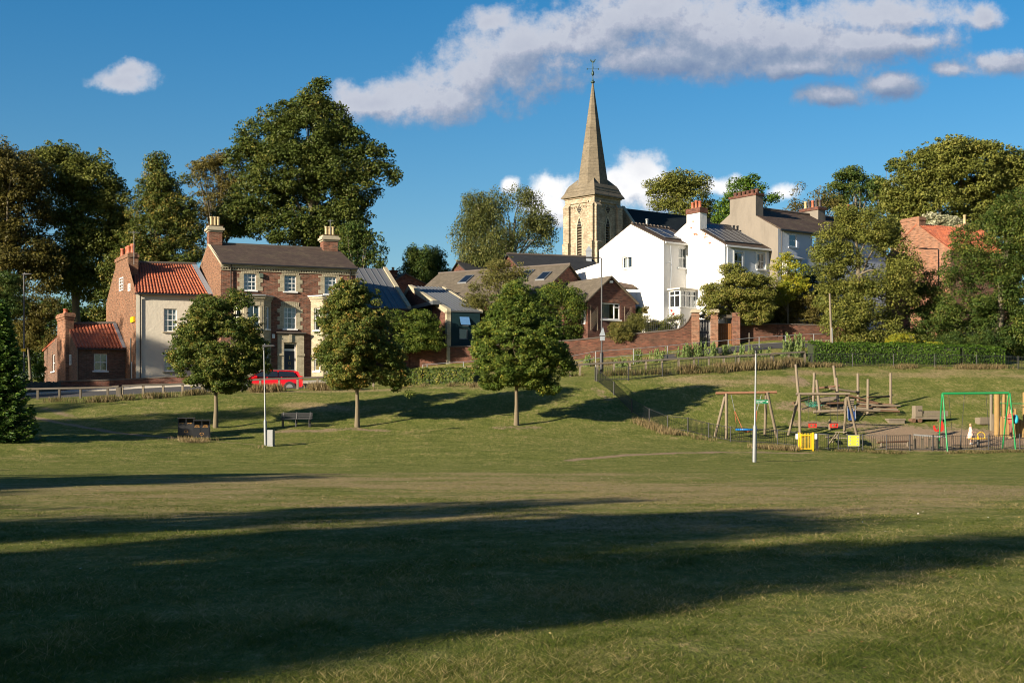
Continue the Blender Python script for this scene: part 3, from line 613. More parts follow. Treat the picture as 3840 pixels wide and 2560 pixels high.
def tree(name, label, Y, bl, mat, size, seed, base=None, trunk=.25, bark=None, group=None, cat='tree', limbs=10, topf=.8, ty=.75, **kw):
    B_ = pxblobs(Y, bl, ty, seed); xs = [b[0] for b in B_]; zt = max(b[2]+b[5] for b in B_)
    if base is None: wx = sum(b[0]*b[3] for b in B_)/sum(b[3] for b in B_); base = Gd(wx, Y)
    root = empty(name, base, label, cat, group)
    o_, cs, rads = foliage('crown', B_, size, mat, seed, root, **kw)
    if trunk: 
        topx = max(B_, key=lambda b: b[2]); trunk_mesh(root, base, cs, (base.x*.5+topx[0]*.5, base.y, base.z+(zt-base.z)*topf), trunk, seed, bark or M['bark'], limbs)
    return root
def tufts(name, centres, h, nb, w, mat, seed, spread=.25, parent=None, lean=.25, label=None, cat=None, kind='stuff', tl=None):
    rs = np.random.RandomState(seed); c = np.array(centres); c = np.repeat(c, nb, 0); N = len(c)
    xy_ = c[:,:2]+rs.randn(N,2)*spread; z = gzv(xy_[:,0], xy_[:,1]); hh = (h if np.isscalar(h) else np.repeat(np.array(h), nb))*(.5+.7*rs.rand(N))
    a = rs.rand(N)*6.283; dx, dy = np.cos(a), np.sin(a); ln = rs.randn(N,2)*lean*hh[:,None]
    b = np.c_[xy_, z-.02]; W_ = np.c_[dx, dy, np.zeros(N)]*w*(.6+.8*rs.rand(N,1)); tip = b+np.c_[ln, hh]
    C = (b+tip)/2; T = (tip-b)/2; t = np.clip((rs.rand(N) if tl is None else tl+rs.randn(N)*.2), 0, 1)
    o_ = leafquads(name, C, T, W_, t, mat, parent, root_off(parent) if parent else None)
    if parent is None: props(o_, label, cat, kind=kind)
    return o_
# ================================================================== STRUCTURE: left houses
def eave_z(u, v, Y): return P(u, v, Y).z
# ---- main three storey brick house
fm = Fr(plan(828,103.0), plan(1334,106.7)); zg = 4.0; ze = eave_z(828, 986, 103)
house = empty('brick_house', (fm.A.x, fm.A.y, zg+.6), 'three storey red brown brick house with cream brick bays and dark slate roof', 'house')
Wm = MB(); hs2 = [fm.rect(914,1024,961,1088), fm.rect(1066,1031,1111,1093), fm.rect(1217,1036,1262,1102)]; h1 = [fm.rect(1064,1150,1111,1233)]
hd = fm.rect(1063,1286,1109,1432)
wall(Wm, fm, 0, fm.L, zg, ze, hs2+h1+[hd])
fg = Fr(fm.pt(0,0,11.2), fm.A); fgr = Fr(fm.B, fm.pt(fm.L,0,11.2)); zr = eave_z(779,912,108.2)
wall(Wm, fgr, 0, 11.2, zg, ze, top=[(5.6, zr-.1)]); wall(Wm, Fr(fm.pt(fm.L,0,11.2), fm.pt(0,0,11.2)), 0, fm.L, zg, ze)
Wm.build('wall', M['brick_main'], house)
Wg = MB(); wall(Wg, fg, 0, 11.2, zg, ze, top=[(5.6, zr-.1)]); Wg.build('gable_wall', M['brick_gable'], house)['label'] = 'orange brown brick side gable'
rb = MB(); e = .28
for s_ in (1, -1):
    o_e = -e if s_ == 1 else 11.2+e; zo = ze-.03
    rb.slab([fm.pt(.02, zo+.03, o_e), fm.pt(fm.L+.12, zo+.03, o_e), fm.pt(fm.L+.12, zr, 5.6), fm.pt(.02, zr, 5.6)], .1)
rb.build('roof', M['slate_brown'], house)
t_ = MB(); fm.box(t_, .2, fm.L, zr-.04, zr+.1, 5.47, 5.73); t_.build('ridge_tiles', M['ridge_tile'], house)
t_ = MB()
for o0, z0, z1 in ((-.22, ze-.17, ze-.03), (-.14, ze-.31, ze-.172), (-.07, ze-.50, ze-.42)): fm.box(t_, 0, fm.L+.05, z0, z1, o0, .0-.002)
for i in range(54): x = .08+i*.19; fm.box(t_, x, x+.09, ze-.41, ze-.315, -.11, -.003)
t_.build('cornice', M['brick_cream'], house)
t_ = MB(); fm.box(t_, 0, fm.L+.1, ze-.1, ze+.0, -.36, -.24)
for s_ in (.72, fm.L-.45): t_.tube([fm.pt(s_, ze-.05, -.3), fm.pt(s_, ze-.45, -.1), fm.pt(s_, zg+1, -.1)], .045, 6)
t_.build('gutter', M['black_metal'], house)
# verge tiles on left gable
t_ = MB()
for a, b in (((11.2, ze), (5.6, zr)), ((5.6, zr), (0, ze))):
    p0, p1 = fm.pt(-.03, a[1]-.08, a[0]), fm.pt(-.03, b[1]-.08, b[0]); t_.slab([p0, p1, p1+fm.d*.1+Vector((0,0,.16)), p0+fm.d*.1+Vector((0,0,.16))], .05)
t_.build('verge', M['stone_trim'], house)
qm = MB()
def quoins(h, so=.30, head=.36):
    a, b, c, d = h; k = 0; z = c-.02
    while z < d-.02:
        w_ = so if k % 2 else so+.17; z1 = min(z+.30, d)
        fm.box(qm, a-w_, a+.0, z, z1, -.025, .02); fm.box(qm, b, b+w_, z, z1, -.025, .02); z += .30; k += 1
    nv = 10; ww = b-a+2*so*.6
    for i in range(nv):
        x0 = a-so*.6+ww*i/nv; t0 = (i+.5)/nv-.5; sl = t0*.12; zz = d+.03-.10*t0*t0*4*.6
        qm.box8([fm.pt(x0+.012,zz-.05,-.035), fm.pt(x0+ww/nv-.012,zz-.05,-.035), fm.pt(x0+ww/nv-.012,zz-.05,.02), fm.pt(x0+.012,zz-.05,.02),
                 fm.pt(x0+sl,zz+head,-.035), fm.pt(x0+ww/nv+sl-.012,zz+head,-.035), fm.pt(x0+ww/nv+sl-.012,zz+head,.02), fm.pt(x0+sl,zz+head,.02)])
for h in hs2+h1: qm = MB(); quoins(h); qm.build('window_surround', M['brick_cream'], house)
window(house, fm, hs2[0], 3, 4, curt=3, label='sash window with its top pane open and one curtain'); window(house, fm, hs2[1], 3, 4, curt=1); window(house, fm, hs2[2], 3, 4, curt=2)
window(house, fm, h1[0], 3, 4, curt=1)
# portico and door
dm = MB(); pa, pb = fm.loc(1042,1300,-.22)[0], fm.loc(1140,1300,-.22)[0]; zc = eave_z(1090,1246,103.6)
fm.box(dm, pa, hd[0]-.02, zg, zc, -.24, -.002); fm.box(dm, hd[1]+.02, pb, zg, zc, -.24, -.002); fm.box(dm, hd[0]-.02, hd[1]+.02, hd[3]+.02, zc, -.24, -.002)
fm.box(dm, pa-.05, hd[0]-.04, hd[3]-.95, hd[3]-.78, -.30, -.245); fm.box(dm, hd[1]+.04, pb+.05, hd[3]-.95, hd[3]-.78, -.30, -.245)
k = (hd[0]+hd[1])/2; fm.box(dm, k-.11, k+.11, hd[3]+.05, hd[3]+.62, -.33, -.245)
por = dm.build('door_surround', M['brick_cream'], house)
c_ = MB(); fm.box(c_, pa-.14, pb+.14, zc, zc+.10, -.40, -.002); fm.box(c_, pa-.07, pb+.07, zc-.09, zc-.003, -.32, -.245); c_.build('cornice', M['ridge_tile'], por)
dz = eave_z(1086,1312,103.7); db = MB(); fm.box(db, hd[0]+.07, hd[1]-.07, zg, dz, .06, .11)
for i in (0, 1):
    for j in (0, 1): x0 = hd[0]+.13+i*.36; fm.box(db, x0, x0+.27, zg+.75+j*1.0, zg+1.55+j*.95, .045, .058)
door = db.build('door', M['door_navy'], house)
f_ = MB(); fm.box(f_, hd[0], hd[0]+.07, zg, hd[3], .03, .12); fm.box(f_, hd[1]-.07, hd[1], zg, hd[3], .03, .12); fm.box(f_, hd[0]+.07, hd[1]-.07, hd[3]-.07, hd[3], .03, .12); fm.box(f_, hd[0]+.07, hd[1]-.07, dz, dz+.14, .03, .12); f_.build('frame', M['white_paint'], door)
f_ = MB(); f_.quad(fm.pt(hd[0],dz,.1), fm.pt(hd[1],dz,.1), fm.pt(hd[1],hd[3],.1), fm.pt(hd[0],hd[3],.1)); f_.build('fanlight', M['car_glass'], door)
f_ = MB(); kx = (hd[0]+hd[1])/2; fm.box(f_, kx-.035, kx+.035, dz-.62, dz-.38, .02, .045); f_.build('letter_plate', M['brass'], door); f_ = MB(); f_.tube([fm.pt(kx+.09*math.cos(a*.6), dz-.9+.1*math.sin(a*.6), .03) for a in range(11)], .014, 5); f_.build('knocker', M['brass'], door)
th = text_mesh('33', .17, M['brass'], door, (0,0,0), (0,0,0), 'door_number'); th.location = fm.pt(kx-.09, dz-1.32, .035)-root_off(door); th.rotation_euler = (R(90), 0, math.atan2(fm.d.y, fm.d.x))
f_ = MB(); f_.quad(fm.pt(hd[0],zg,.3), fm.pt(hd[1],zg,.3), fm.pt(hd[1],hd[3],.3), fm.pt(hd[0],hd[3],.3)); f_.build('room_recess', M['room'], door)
# bays
def bay(sa, s1, s2, sb, pr, zc_, seed):
    pts = [(sa, 0), (s1, -pr), (s2, -pr), (sb, 0)]; mb = MB(); frs = []
    z1a, z1b = eave_z(950,1228,102.5), eave_z(950,1143,102.5); z0a, z0b = eave_z(1200,1388,104.2), eave_z(1200,1300,104.2)
    for i in range(3):
        f = fm.sub(*pts[i], *pts[i+1]); w_ = f.L; ww = (.46 if i != 1 else .86); hs = [(w_/2-ww/2, w_/2+ww/2, z1a, z1b), (w_/2-ww/2, w_/2+ww/2, z0a, z0b)]
        wall(mb, f, 0, w_, zg, zc_, hs, .1); frs.append((f, hs))
        # band courses and heads
        for h in hs:
            f.box(mb, h[0]-.06, h[1]+.06, h[3]+.02, h[3]+.33, -.02, .05)
            f.box(mb, h[0]-.16, h[0]-.02, h[2]-.05, h[3]+.02, -.022, .05); f.box(mb, h[1]+.02, h[1]+.16, h[2]-.05, h[3]+.02, -.022, .05)
    ob = mb.build('bay', M['brick_cream'], house); ob['label'] = 'two storey canted bay of cream brick'
    for i, (f, hs) in enumerate(frs):
        for h in hs: window(ob, f, h, 2 if i == 1 else 1, 2, off=.06, fw=.055, curt=1 if i != 2 else 0)
    cb = MB()
    for q_, z0_, z1_ in ((.06, zc_-.16, zc_), (.16, zc_, zc_+.14), (.24, zc_+.14, zc_+.2)):
        pp = [fm.pt(sa-q_*.9, 0, 0), fm.pt(s1-q_*.45, 0, -pr-q_), fm.pt(s2+q_*.45, 0, -pr-q_), fm.pt(sb+q_*.9, 0, 0)]
        lo = [Vector((a.x, a.y, z0_)) for a in pp]; hi = [Vector((a.x, a.y, z1_)) for a in pp]; cb.box8(lo+hi)
    cb.build('cornice', M['brick_cream'], ob)
    lb = MB(); pp = [fm.pt(sa-.25, 0, -.0), fm.pt(s1-.12, 0, -pr-.28), fm.pt(s2+.12, 0, -pr-.28), fm.pt(sb+.25, 0, -.0)]
    lb.box8([Vector((a.x, a.y, zc_+.203)) for a in pp]+[Vector((a.x, a.y, zc_+.27)) for a in pp]); lb.build('lead_roof', M['lead'], ob)
bay(.85, 1.52, 2.97, 3.67, .72, eave_z(950,1116,102.6), 1); bay(6.64, 7.38, 8.85, 9.55, .72, eave_z(1240,1121,105.1), 2)
a_ = MB(); bx = fm.loc(972,1030)[0]; z_ = eave_z(972,1040,103.8); fm.box(a_, bx, bx+.27, z_, z_+.32, -.16, -.04); a_.build('alarm_box', plain('alarm_green', (.10,.13,.10), .5), house)
a_ = MB(); bx = fm.loc(1020,1262)[0]; z_ = eave_z(1020,1266,103.8); fm.box(a_, bx, bx+.20, z_, z_+.3, -.1, -.002); a_.build('meter_box', M['white_paint'], house)
zc1 = eave_z(780,845,108); creampots = [(.28,5.35),(.72,5.35),(.28,5.75),(.72,5.75)]
def cc_(s0, s1, o0, o1, zt):
    c = chimney(house, fm, s0, s1, o0, o1, ze+.6, zt, M['brick_main'], [], None, corbel=.02)
    k = MB(); fm.box(k, s0-.06, s1+.06, zt-.5, zt-.38, o0-.06, o1+.06); fm.box(k, s0-.16, s1+.16, zt-.378, zt-.2, o0-.16, o1+.16); fm.box(k, s0-.05, s1+.05, zt-.198, zt+.0, o0-.05, o1+.05); k.build('cap', M['stone_trim'], c)
    cx_ = (s0+s1)/2; oy = (o0+o1)/2
    for dx, dy in ((-.26,-.16),(0,-.16),(.26,-.16),(-.13,.18),(.15,.18)):
        p_ = MB(); p_.lathe(fm.pt(cx_+dx, zt, oy+dy), [(.14,0),(.115,.06),(.105,.55),(.13,.58),(.13,.68),(.09,.68)], 8, False); p_.build('chimney_pot', M['pot_cream'], c)
cc_(.02, 1.0, 5.1, 6.15, zc1); cc_(fm.L-1.25, fm.L-.1, 4.9, 5.95, eave_z(1248,874,110))
c_ = MB(); s_, z_ = fm.loc(1236,935,5.2); c_.tube([fm.pt(s_,z_,5.0), fm.pt(s_,z_+2.3,5.0)], .02, 5)
for k in range(5): c_.tube([fm.pt(s_-.25+.03*k,z_+2.2-.0*k,4.7+.15*k), fm.pt(s_+.25-.03*k,z_+2.2,4.7+.15*k)], .01, 4)
c_.build('aerial', M['galv'], house)

# ---- rendered house with pantile roof
fh = Fr(plan(510,104.5), plan(797,106.4)); zh = eave_z(510,1098,104.5); C_ = plan(398,113.5)
hh = empty('rendered_house', (fh.A.x, fh.A.y, zg+.4), 'pale grey rendered house with red pantile roof and brick side gable', 'house')
ww = MB(); hw = [fh.rect(614,1157,663,1243), fh.rect(614,1308,662,1392), fh.rect(715,1157,760,1243)]
wall(ww, fh, 0, fh.L, zg, zh, hw); ww.build('wall', M['render_grey'], hh)
for h in hw: window(hh, fh, h, 3, 4, curt=1, sillmat=M['stone_trim'])
fgh = Fr(C_, fh.A); Lg = fgh.L; zrh = eave_z(470,985,109.0)
gw = MB(); tA = 4.9
za = P(510,968,107).z
wall(gw, fgh, 0, Lg, zg, zh, top=[(Lg-tA+2.2, zrh-.1), (Lg-tA-1.9, zrh-.15)]); bk = Fr(fh.B+fgh.d*-6, C_); 
gw.quad(Vector((C_.x,C_.y,zg)), Vector((fh.B.x-4.5,fh.B.y+8.2,zg)), Vector((fh.B.x-4.5,fh.B.y+8.2,zh)), Vector((C_.x,C_.y,zh)))
gw.build('gable_wall', M['brick_gable'], hh)['label'] = 'brown brick gable wall facing left'
# pantile roof: eave to ridge
e0 = fh.pt(-.1, zh, -.28); e1 = fh.pt(fh.L+.02, zh-.02, -.28); r0 = P(500, 987, 108.9); r1 = P(733, 993, 111.2)
pantile_roof(hh, e0, e1, r1, r0)
bkr = MB(); bkr.slab([r0, r1, r1+Vector((-2.6,4.6,-2.2)), r0+Vector((-2.6,4.6,-2.2))], .1); bkr.build('rear_roof', M['pantile'], hh)
t_ = MB(); t_.tube([r0+Vector((0,0,.06)), r1+Vector((0,0,.06))], .13, 8); t_.build('ridge_tiles', M['ridge_tile'], hh)
t_ = MB(); q0, q1 = e1+Vector((0,0,.1)), r1+Vector((0,0,.1)); t_.slab([q0-fh.d*.35, q0+fh.d*.05, q1+fh.d*.05, q1-fh.d*.30], .06); t_.build('lead_flashing', M['lead'], hh)
t_ = MB(); fh.box(t_, -.1, fh.L, zh-.12, zh-.02, -.36, -.26); sp = fh.loc(526,1200)[0]; t_.tube([fh.pt(sp, zh-.1, -.3), fh.pt(sp, zh-.4, -.09), fh.pt(sp, zg+.6, -.09)], .05, 6); t_.build('gutter', M['black_metal'], hh)
t_ = MB(); t_.tube([fgh.pt(Lg-1.35, zg+.6, -.08), fgh.pt(Lg-1.35, zg+4.2, -.08)], .05, 6); t_.build('soil_pipe', M['black_metal'], hh)
t_ = MB(); t_.tube([fgh.pt(Lg-.9, zg+.4, -.1), fgh.pt(Lg-.9, zg+2.4, -.1)], .03, 6); t_.build('pipe', M['white_paint'], hh)
for u0,v0,u1,v1 in ((448,1041,463,1090),(481,1064,490,1091)):
    h = fgh.rect(u0,v0,u1,v1); f2 = fgh; window(hh, f2, h, 2, 4, off=-.04, fw=.07, bw=.04, sill=False)
t_ = MB(); h = fgh.rect(496,1188,507,1208); fgh.box(t_, h[0]-.1, h[1], h[2], h[3], -.14, -.01); t_.build('alarm_box', M['yellow_paint'], hh)
zct = eave_z(480,946,106.7)
b = MB(); c0, c1 = fgh.loc(433,1000)[0], fgh.loc(481,1000)[0]
fgh.box(b, c0, c1, zh+.6, zct-.35, 0.003, .75); fgh.box(b, c0-.06, c1+.06, zct-.35, zct-.1, -.06, .81); fgh.box(b, c0+.04, c1-.04, zct-.1, zct, .04, .7)
ch = b.build('chimney', M['brick_gable'], hh)
for i, (s_, o_) in enumerate(((c0+1.35,.25),(c0+1.9,.5),(c1-1.05,.3),(c1-.5,.45))):
    k = MB(); k.lathe(fgh.pt(s_, zct, o_), [(.19,0),(.17,.06),(.15,.5),(.18,.53),(.18,.62+.08*(i % 2)),(.13,.62+.08*(i % 2))], 12); k.build('chimney_pot', M['pot_red'], ch)
c_ = MB(); c_.tube([fgh.pt(c1+.1,zct-.9,.4), fgh.pt(c1+.1,zct+1.6,.4)], .02, 5)
for k in range(6): c_.tube([fgh.pt(c1-.3,zct+1.5,.1+.13*k), fgh.pt(c1+.5,zct+1.5,.1+.13*k)], .009, 4)
c_.build('aerial', M['galv'], hh)
# ---- cottage
fk = Fr(plan(290,106.0), plan(469,107.5)); zk = eave_z(290,1304,106)
kt = empty('brick_cottage', (fk.A.x, fk.A.y, 4.0), 'small single storey brick cottage with dark red pantile roof and tall side chimney', 'cottage')
w_ = MB(); hk = [fk.rect(352,1326,402,1390)]; wall(w_, fk, 0, fk.L, 3.4, zk, hk)
Ck = plan(214,111.6); fgk = Fr(Ck, fk.A); zrk = eave_z(250,1219,108.8); wall(w_, fgk, 0, fgk.L, 3.4, zk, top=[(fgk.L/2+.1, zrk-.1)])
Ek = plan(165,115.2); fek = Fr(Ek, Ck); ze2 = eave_z(165,1312,115.2); hke = [fek.rect(195,1329,205,1392)]; wall(w_, fek, 0, fek.L, 3.4, ze2, hke, top=[(fek.L, eave_z(222,1262,111.6))])
w_.build('wall', M['brick_cottage'], kt)
window(kt, fk, hk[0], 2, 2); window(kt, fek, hke[0], 1, 2)
h = fgk.rect(262,1329,268,1368); window(kt, fgk, h, 1, 2, off=-.06, sill=False)
t_ = MB()
for i in range(9): x0 = hk[0][0]-.15+i*(hk[0][1]-hk[0][0]+.3)/9; fk.box(t_, x0+.01, x0+.13, hk[0][3]+.03, hk[0][3]+.27, -.015, .02)
t_.build('lintel', M['brick_orange'], kt)
kr1 = P(433,1214,110.0); kr0 = P(252,1218,108.9)
pantile_roof(kt, fk.pt(-.1,zk,-.25), fk.pt(fk.L-.02,zk,-.25), kr1, kr0, tile=.26)
t_ = MB(); t_.tube([kr0+Vector((0,0,.06)), kr1+Vector((0,0,.06))], .13, 8); t_.build('ridge_tiles', M['ridge_tile'], kt)
t_ = MB(); q0, q1 = fk.pt(fk.L,zk+.1,-.25), kr1+Vector((0,0,.12)); t_.slab([q0-fk.d*.22, q0+fk.d*.03, q1+fk.d*.03, q1-fk.d*.2], .05); t_.build('lead_flashing', M['lead'], kt)
t_ = MB(); fk.box(t_, -.05, fk.L, zk-.1, zk-.01, -.34, -.24); t_.tube([fk.pt(.02, zk-.1, -.2), fk.pt(.02, 3.6, -.1)], .04, 6); t_.build('gutter', M['black_metal'], kt)
rr = MB(); rr.slab([kr0, kr1, kr1+Vector((-1.5,2.8,-1.9)), kr0+Vector((-1.5,2.8,-1.9))], .1); rr.build('rear_roof', M['pantile'], kt)
pantile_roof(kt, fek.pt(-.15,ze2,-.12), fek.pt(-.15,ze2,3.2), P(222,1260,111.6)+Vector((2,3.2,0)), P(222,1260,111.6)+fek.n*-.12, name='wing_roof', tile=.26)
zkt = eave_z(245,1173,108.5); s0, s1 = fgk.loc(228,1200)[0], fgk.loc(261,1200)[0]
chimney(kt, fgk, s0+.1, s1-.1, -.28, .35, 3.6, zkt, M['brick_orange'], [((s0+s1)/2, .03, .36)], M['pot_red'], corbel=.5, pr=.17)

# ================================================================== centre buildings
dh, nh = fm.d, fm.n
def gable_block(name, label, cat, fr, L, D, zb, ze_, zr_, wmat, rmat, holes=(), over=.2, ridge=.5, side='x', end_holes=(), tiles=True, gmat=None):
    """block with ridge parallel to fr (front eave), gables at both ends"""
    root = empty(name, (fr.A.x, fr.A.y, zb), label, cat); w = MB(); wall(w, fr, 0, L, zb, ze_, holes)
    wall(w, Fr(fr.pt(0,0,D), fr.pt(0,0,0)), 0, D, zb, ze_, end_holes, top=[(D*(1-ridge), zr_-.06)]); wall(w, Fr(fr.pt(L,0,0), fr.pt(L,0,D)), 0, D, zb, ze_, top=[(D*ridge, zr_-.06)])
    wall(w, Fr(fr.pt(L,0,D), fr.pt(0,0,D)), 0, L, zb, ze_); w.build('wall', wmat, root)
    r = MB(); sl = (zr_-ze_)/(D*ridge); sl2 = (zr_-ze_)/(D*(1-ridge))
    r.slab([fr.pt(-over,ze_-sl*over+.05,-over), fr.pt(L+over,ze_-sl*over+.05,-over), fr.pt(L+over,zr_+.05,D*ridge), fr.pt(-over,zr_+.05,D*ridge)], .1)
    r.slab([fr.pt(-over,ze_-sl2*over+.05,D+over), fr.pt(L+over,ze_-sl2*over+.05,D+over), fr.pt(L+over,zr_+.05,D*ridge), fr.pt(-over,zr_+.05,D*ridge)], .1)
    r.build('roof', rmat, root)
    if tiles: t = MB(); t.tube([fr.pt(-over,zr_+.08,D*ridge), fr.pt(L+over,zr_+.08,D*ridge)], .1, 6); t.build('ridge_tiles', M['ridge_tile'], root)
    return root
# zinc roofed extension right of brick house
z1r, z1e = P(1436,1010,120), P(1528,1158,113.6)
fz = Fr(Vector((z1e.x,z1e.y,0))-dh*6.5, Vector((z1e.x,z1e.y,0)))
zb1 = gable_block('zinc_roofed_house', 'modern extension with plain grey standing seam roof beside the brick house', 'house', fz, 6.5, 13.8, 6, z1e.z, z1r.z, M['brick_dark'], M['zinc'], tiles=False, over=.05)
def seams(root, fr, s0, s1, D, z0, z1, n_, name='seams', h=.05):
    mb = MB()
    for i in range(n_+1):
        s_ = s0+(s1-s0)*i/n_; a, b_ = fr.pt(s_, z0+.05, 0), fr.pt(s_, z1+.05, D); mb.box8([a-fr.d*.018, a+fr.d*.018, b_+fr.d*.018, b_-fr.d*.018]+[q+Vector((0,0,h)) for q in (a-fr.d*.018, a+fr.d*.018, b_+fr.d*.018, b_-fr.d*.018)])
    return mb.build(name, plain('seam_light', (.22,.24,.26), .35, .5), root)
seams(zb1, fz, 0, 6.4, 6.9, z1e.z, z1r.z, 12)
cp = MB(); a, b_ = fz.pt(6.5,z1e.z,0), fz.pt(6.5,z1r.z,6.9)
cp.box8([a, a+dh*.32, b_+dh*.32, b_]+[q+Vector((0,0,.22)) for q in (a, a+dh*.32, b_+dh*.32, b_)]); cp.build('coping', M['brick_cream'], zb1)
# second zinc roof with cream brick frame
A2 = plan(1677,110); f2 = Fr(A2, A2+dh*2.7); z2e, z2r = P(1677,1166,110).z, P(1533,1075,119.2).z; D2 = 9.9
z2 = empty('cream_edged_house', (A2.x, A2.y, 6), 'modern low house with seamed grey roof, cream brick edge and dark teal wall', 'house')
w = MB(); fs2 = Fr(f2.pt(0,0,D2+3), f2.pt(0,0,0)); wall(w, fs2, 0, D2+3, 6, z2e-.1, top=[(3, z2r-.1), (0, z2r-1.2)]); wall(w, Fr(f2.pt(2.7,0,0), f2.pt(2.7,0,D2)), 0, D2, 6, z2e, top=[(D2, z2r-.1)]); w.build('side_wall', M['brick_dark'], z2)
w = MB(); hz = [f2.rect(1724,1188,1759,1222), f2.rect(1722,1230,1755,1272)]; wall(w, f2, .32, 2.7, 6, z2e, hz); w.build('wall', M['teal'], z2)
for h in hz: window(z2, f2, h, 1, 1, rail=False, mat=M['grey_frame'], sill=False, curt=0)
h = hz[0]; t = MB(); p0, p1 = f2.pt(h[0],h[3],-.02), f2.pt(h[1],h[3],-.02); t.slab([p0, p1, f2.pt(h[1],h[2]+.08,-.35), f2.pt(h[0],h[2]+.08,-.35)], .04); t.build('open_casement', plain('casement_blue', (.10,.22,.42), .1), z2)
r = MB(); r.slab([f2.pt(.28,z2e+.06,-.1), f2.pt(2.7,z2e+.06,-.1), f2.pt(2.9,z2r+.06,D2), f2.pt(.28,z2r+.06,D2)], .12); r.slab([f2.pt(.28,z2r+.06,D2), f2.pt(2.9,z2r+.06,D2), f2.pt(2.9,z2r-1.4,D2+3), f2.pt(.28,z2r-1.4,D2+3)], .1); r.build('roof', M['zinc'], z2)
seams(z2, f2, .5, 2.6, D2, z2e+.01, z2r+.01, 7)
c = MB()
for (a0, za_), (a1, zb_) in ((( -.02, z2e), (D2, z2r)), ((D2, z2r), (D2+3, z2r-1.3))):
    a, b_ = f2.pt(-.04, za_-.25, a0), f2.pt(-.04, zb_-.25, a1); c.box8([a, a+dh*.34, b_+dh*.34, b_]+[q+Vector((0,0,.42)) for q in (a, a+dh*.34, b_+dh*.34, b_)])
f2.box(c, -.04, .30, 6, z2e-.05, -.02, .35); a, b_ = f2.pt(2.75,z2e-.1,0), f2.pt(2.95,z2r-.1,D2); c.box8([a, a+dh*.2, b_+dh*.2, b_]+[q+Vector((0,0,.24)) for q in (a, a+dh*.2, b_+dh*.2, b_)])
c.build('cream_edging', M['brick_cream'], z2)
t = MB(); q_ = fs2.rect(1530,1143,1650,1157); fs2.box(t, q_[0], q_[1], q_[2], q_[3], -.6, -.01); t.build('canopy', M['grey_frame'], z2)
t = MB(); q_ = fs2.rect(1560,1160,1622,1210); fs2.box(t, q_[0], q_[1], q_[2], q_[3], -.08, -.01); t.build('glazing', M['car_glass'], z2)
# distant brick gable
fq = Fr(plan(1471,135), plan(1600,137)); pk = fq.loc(1519,1027); zq = P(1471,1058,135).z
qh = empty('gabled_house', (fq.A.x, fq.A.y, 8), 'distant orange brick gable with small chimney in front of dark conifers', 'house')
w = MB(); wall(w, fq, 0, fq.L, 7, zq, top=[(pk[0], pk[1])]); w.build('wall', M['brick_main'], qh)
r = MB(); r.slab([fq.pt(-.1,zq,-.15), fq.pt(pk[0],pk[1]+.08,-.15), fq.pt(pk[0],pk[1]+.08,8), fq.pt(-.1,zq,8)], .1); r.slab([fq.pt(fq.L+.1,zq,-.15), fq.pt(pk[0],pk[1]+.08,-.15), fq.pt(pk[0],pk[1]+.08,8), fq.pt(fq.L+.1,zq,8)], .1); r.build('roof', M['tile_tan'], qh)
a_, b_ = fq.loc(1477,1020)[0], fq.loc(1500,1020)[0]; chimney(qh, fq, a_, b_, .5, 1.1, zq, P(1488,1012,135.5).z, M['brick_main'], [((a_+b_)/2, .8, .3)], M['pot_cream'], corbel=.2)
# ---- bungalow 1 : long tan roof
p2 = P(2131,994,118); p1 = P(1777,1019,123.1); dB = Vector((p2.x-p1.x, p2.y-p1.y, 0)).normalized(); nB = Vector((-dB.y, dB.x, 0)); Lb = 13.
zbr = p2.z; hf = 5.6; f1 = Fr(Vector((p2.x,p2.y,0))-dB*Lb-nB*hf, Vector((p2.x,p2.y,0))-nB*hf)
zbe = zbr-hf*.60
b1_ = gable_block('bungalow', 'long brick bungalow with tan concrete tile roof and skylights', 'bungalow', f1, Lb, hf*2, 7.5, zbe, zbr, M['brick_dark'], M['tile_tan'])
def skylight(root, fr, D, ze_, zr_, u0, v0, u1, v1):
    nrm = Vector((0,0,1)); sl = (zr_-ze_)/D
    def hit(u, v):
        a, b = (u-CX)/F, (VH-v)/F; Y = 60.
        # plane: z = ze_+.05+sl*o ; o = (P-A).n
        k = a*fr.n.x+fr.n.y; Y = (ze_+.05-CZ-sl*fr.A.dot(fr.n))/(b-sl*k); q = Vector((a*Y, Y, 0)); return (q-fr.A).dot(fr.d), (q-fr.A).dot(fr.n)
    s_, o_ = hit((u0+u1)/2, (v0+v1)/2); w_, l_ = .45, .62
    def qp(ds, do, up): return fr.pt(s_+ds, ze_+.05+sl*(o_+do)+up, o_+do)
    mb = MB(); mb.box8([qp(-w_,-l_,0), qp(w_,-l_,0), qp(w_,l_,0), qp(-w_,l_,0), qp(-w_,-l_,.1), qp(w_,-l_,.1), qp(w_,l_,.1), qp(-w_,l_,.1)]); o = mb.build('skylight', M['grey_frame'], root)
    g_ = MB(); g_.quad(qp(-w_+.09,-l_+.1,.108), qp(w_-.09,-l_+.1,.108), qp(w_-.09,l_-.1,.108), qp(-w_+.09,l_-.1,.108)); g_.build('pane', M['car_glass'], o)
for q_ in ((1948,1014,2000,1044),(2014,1023,2062,1051),(1722,1034,1772,1064)): skylight(b1_, f1, hf, zbe, zbr, *q_)
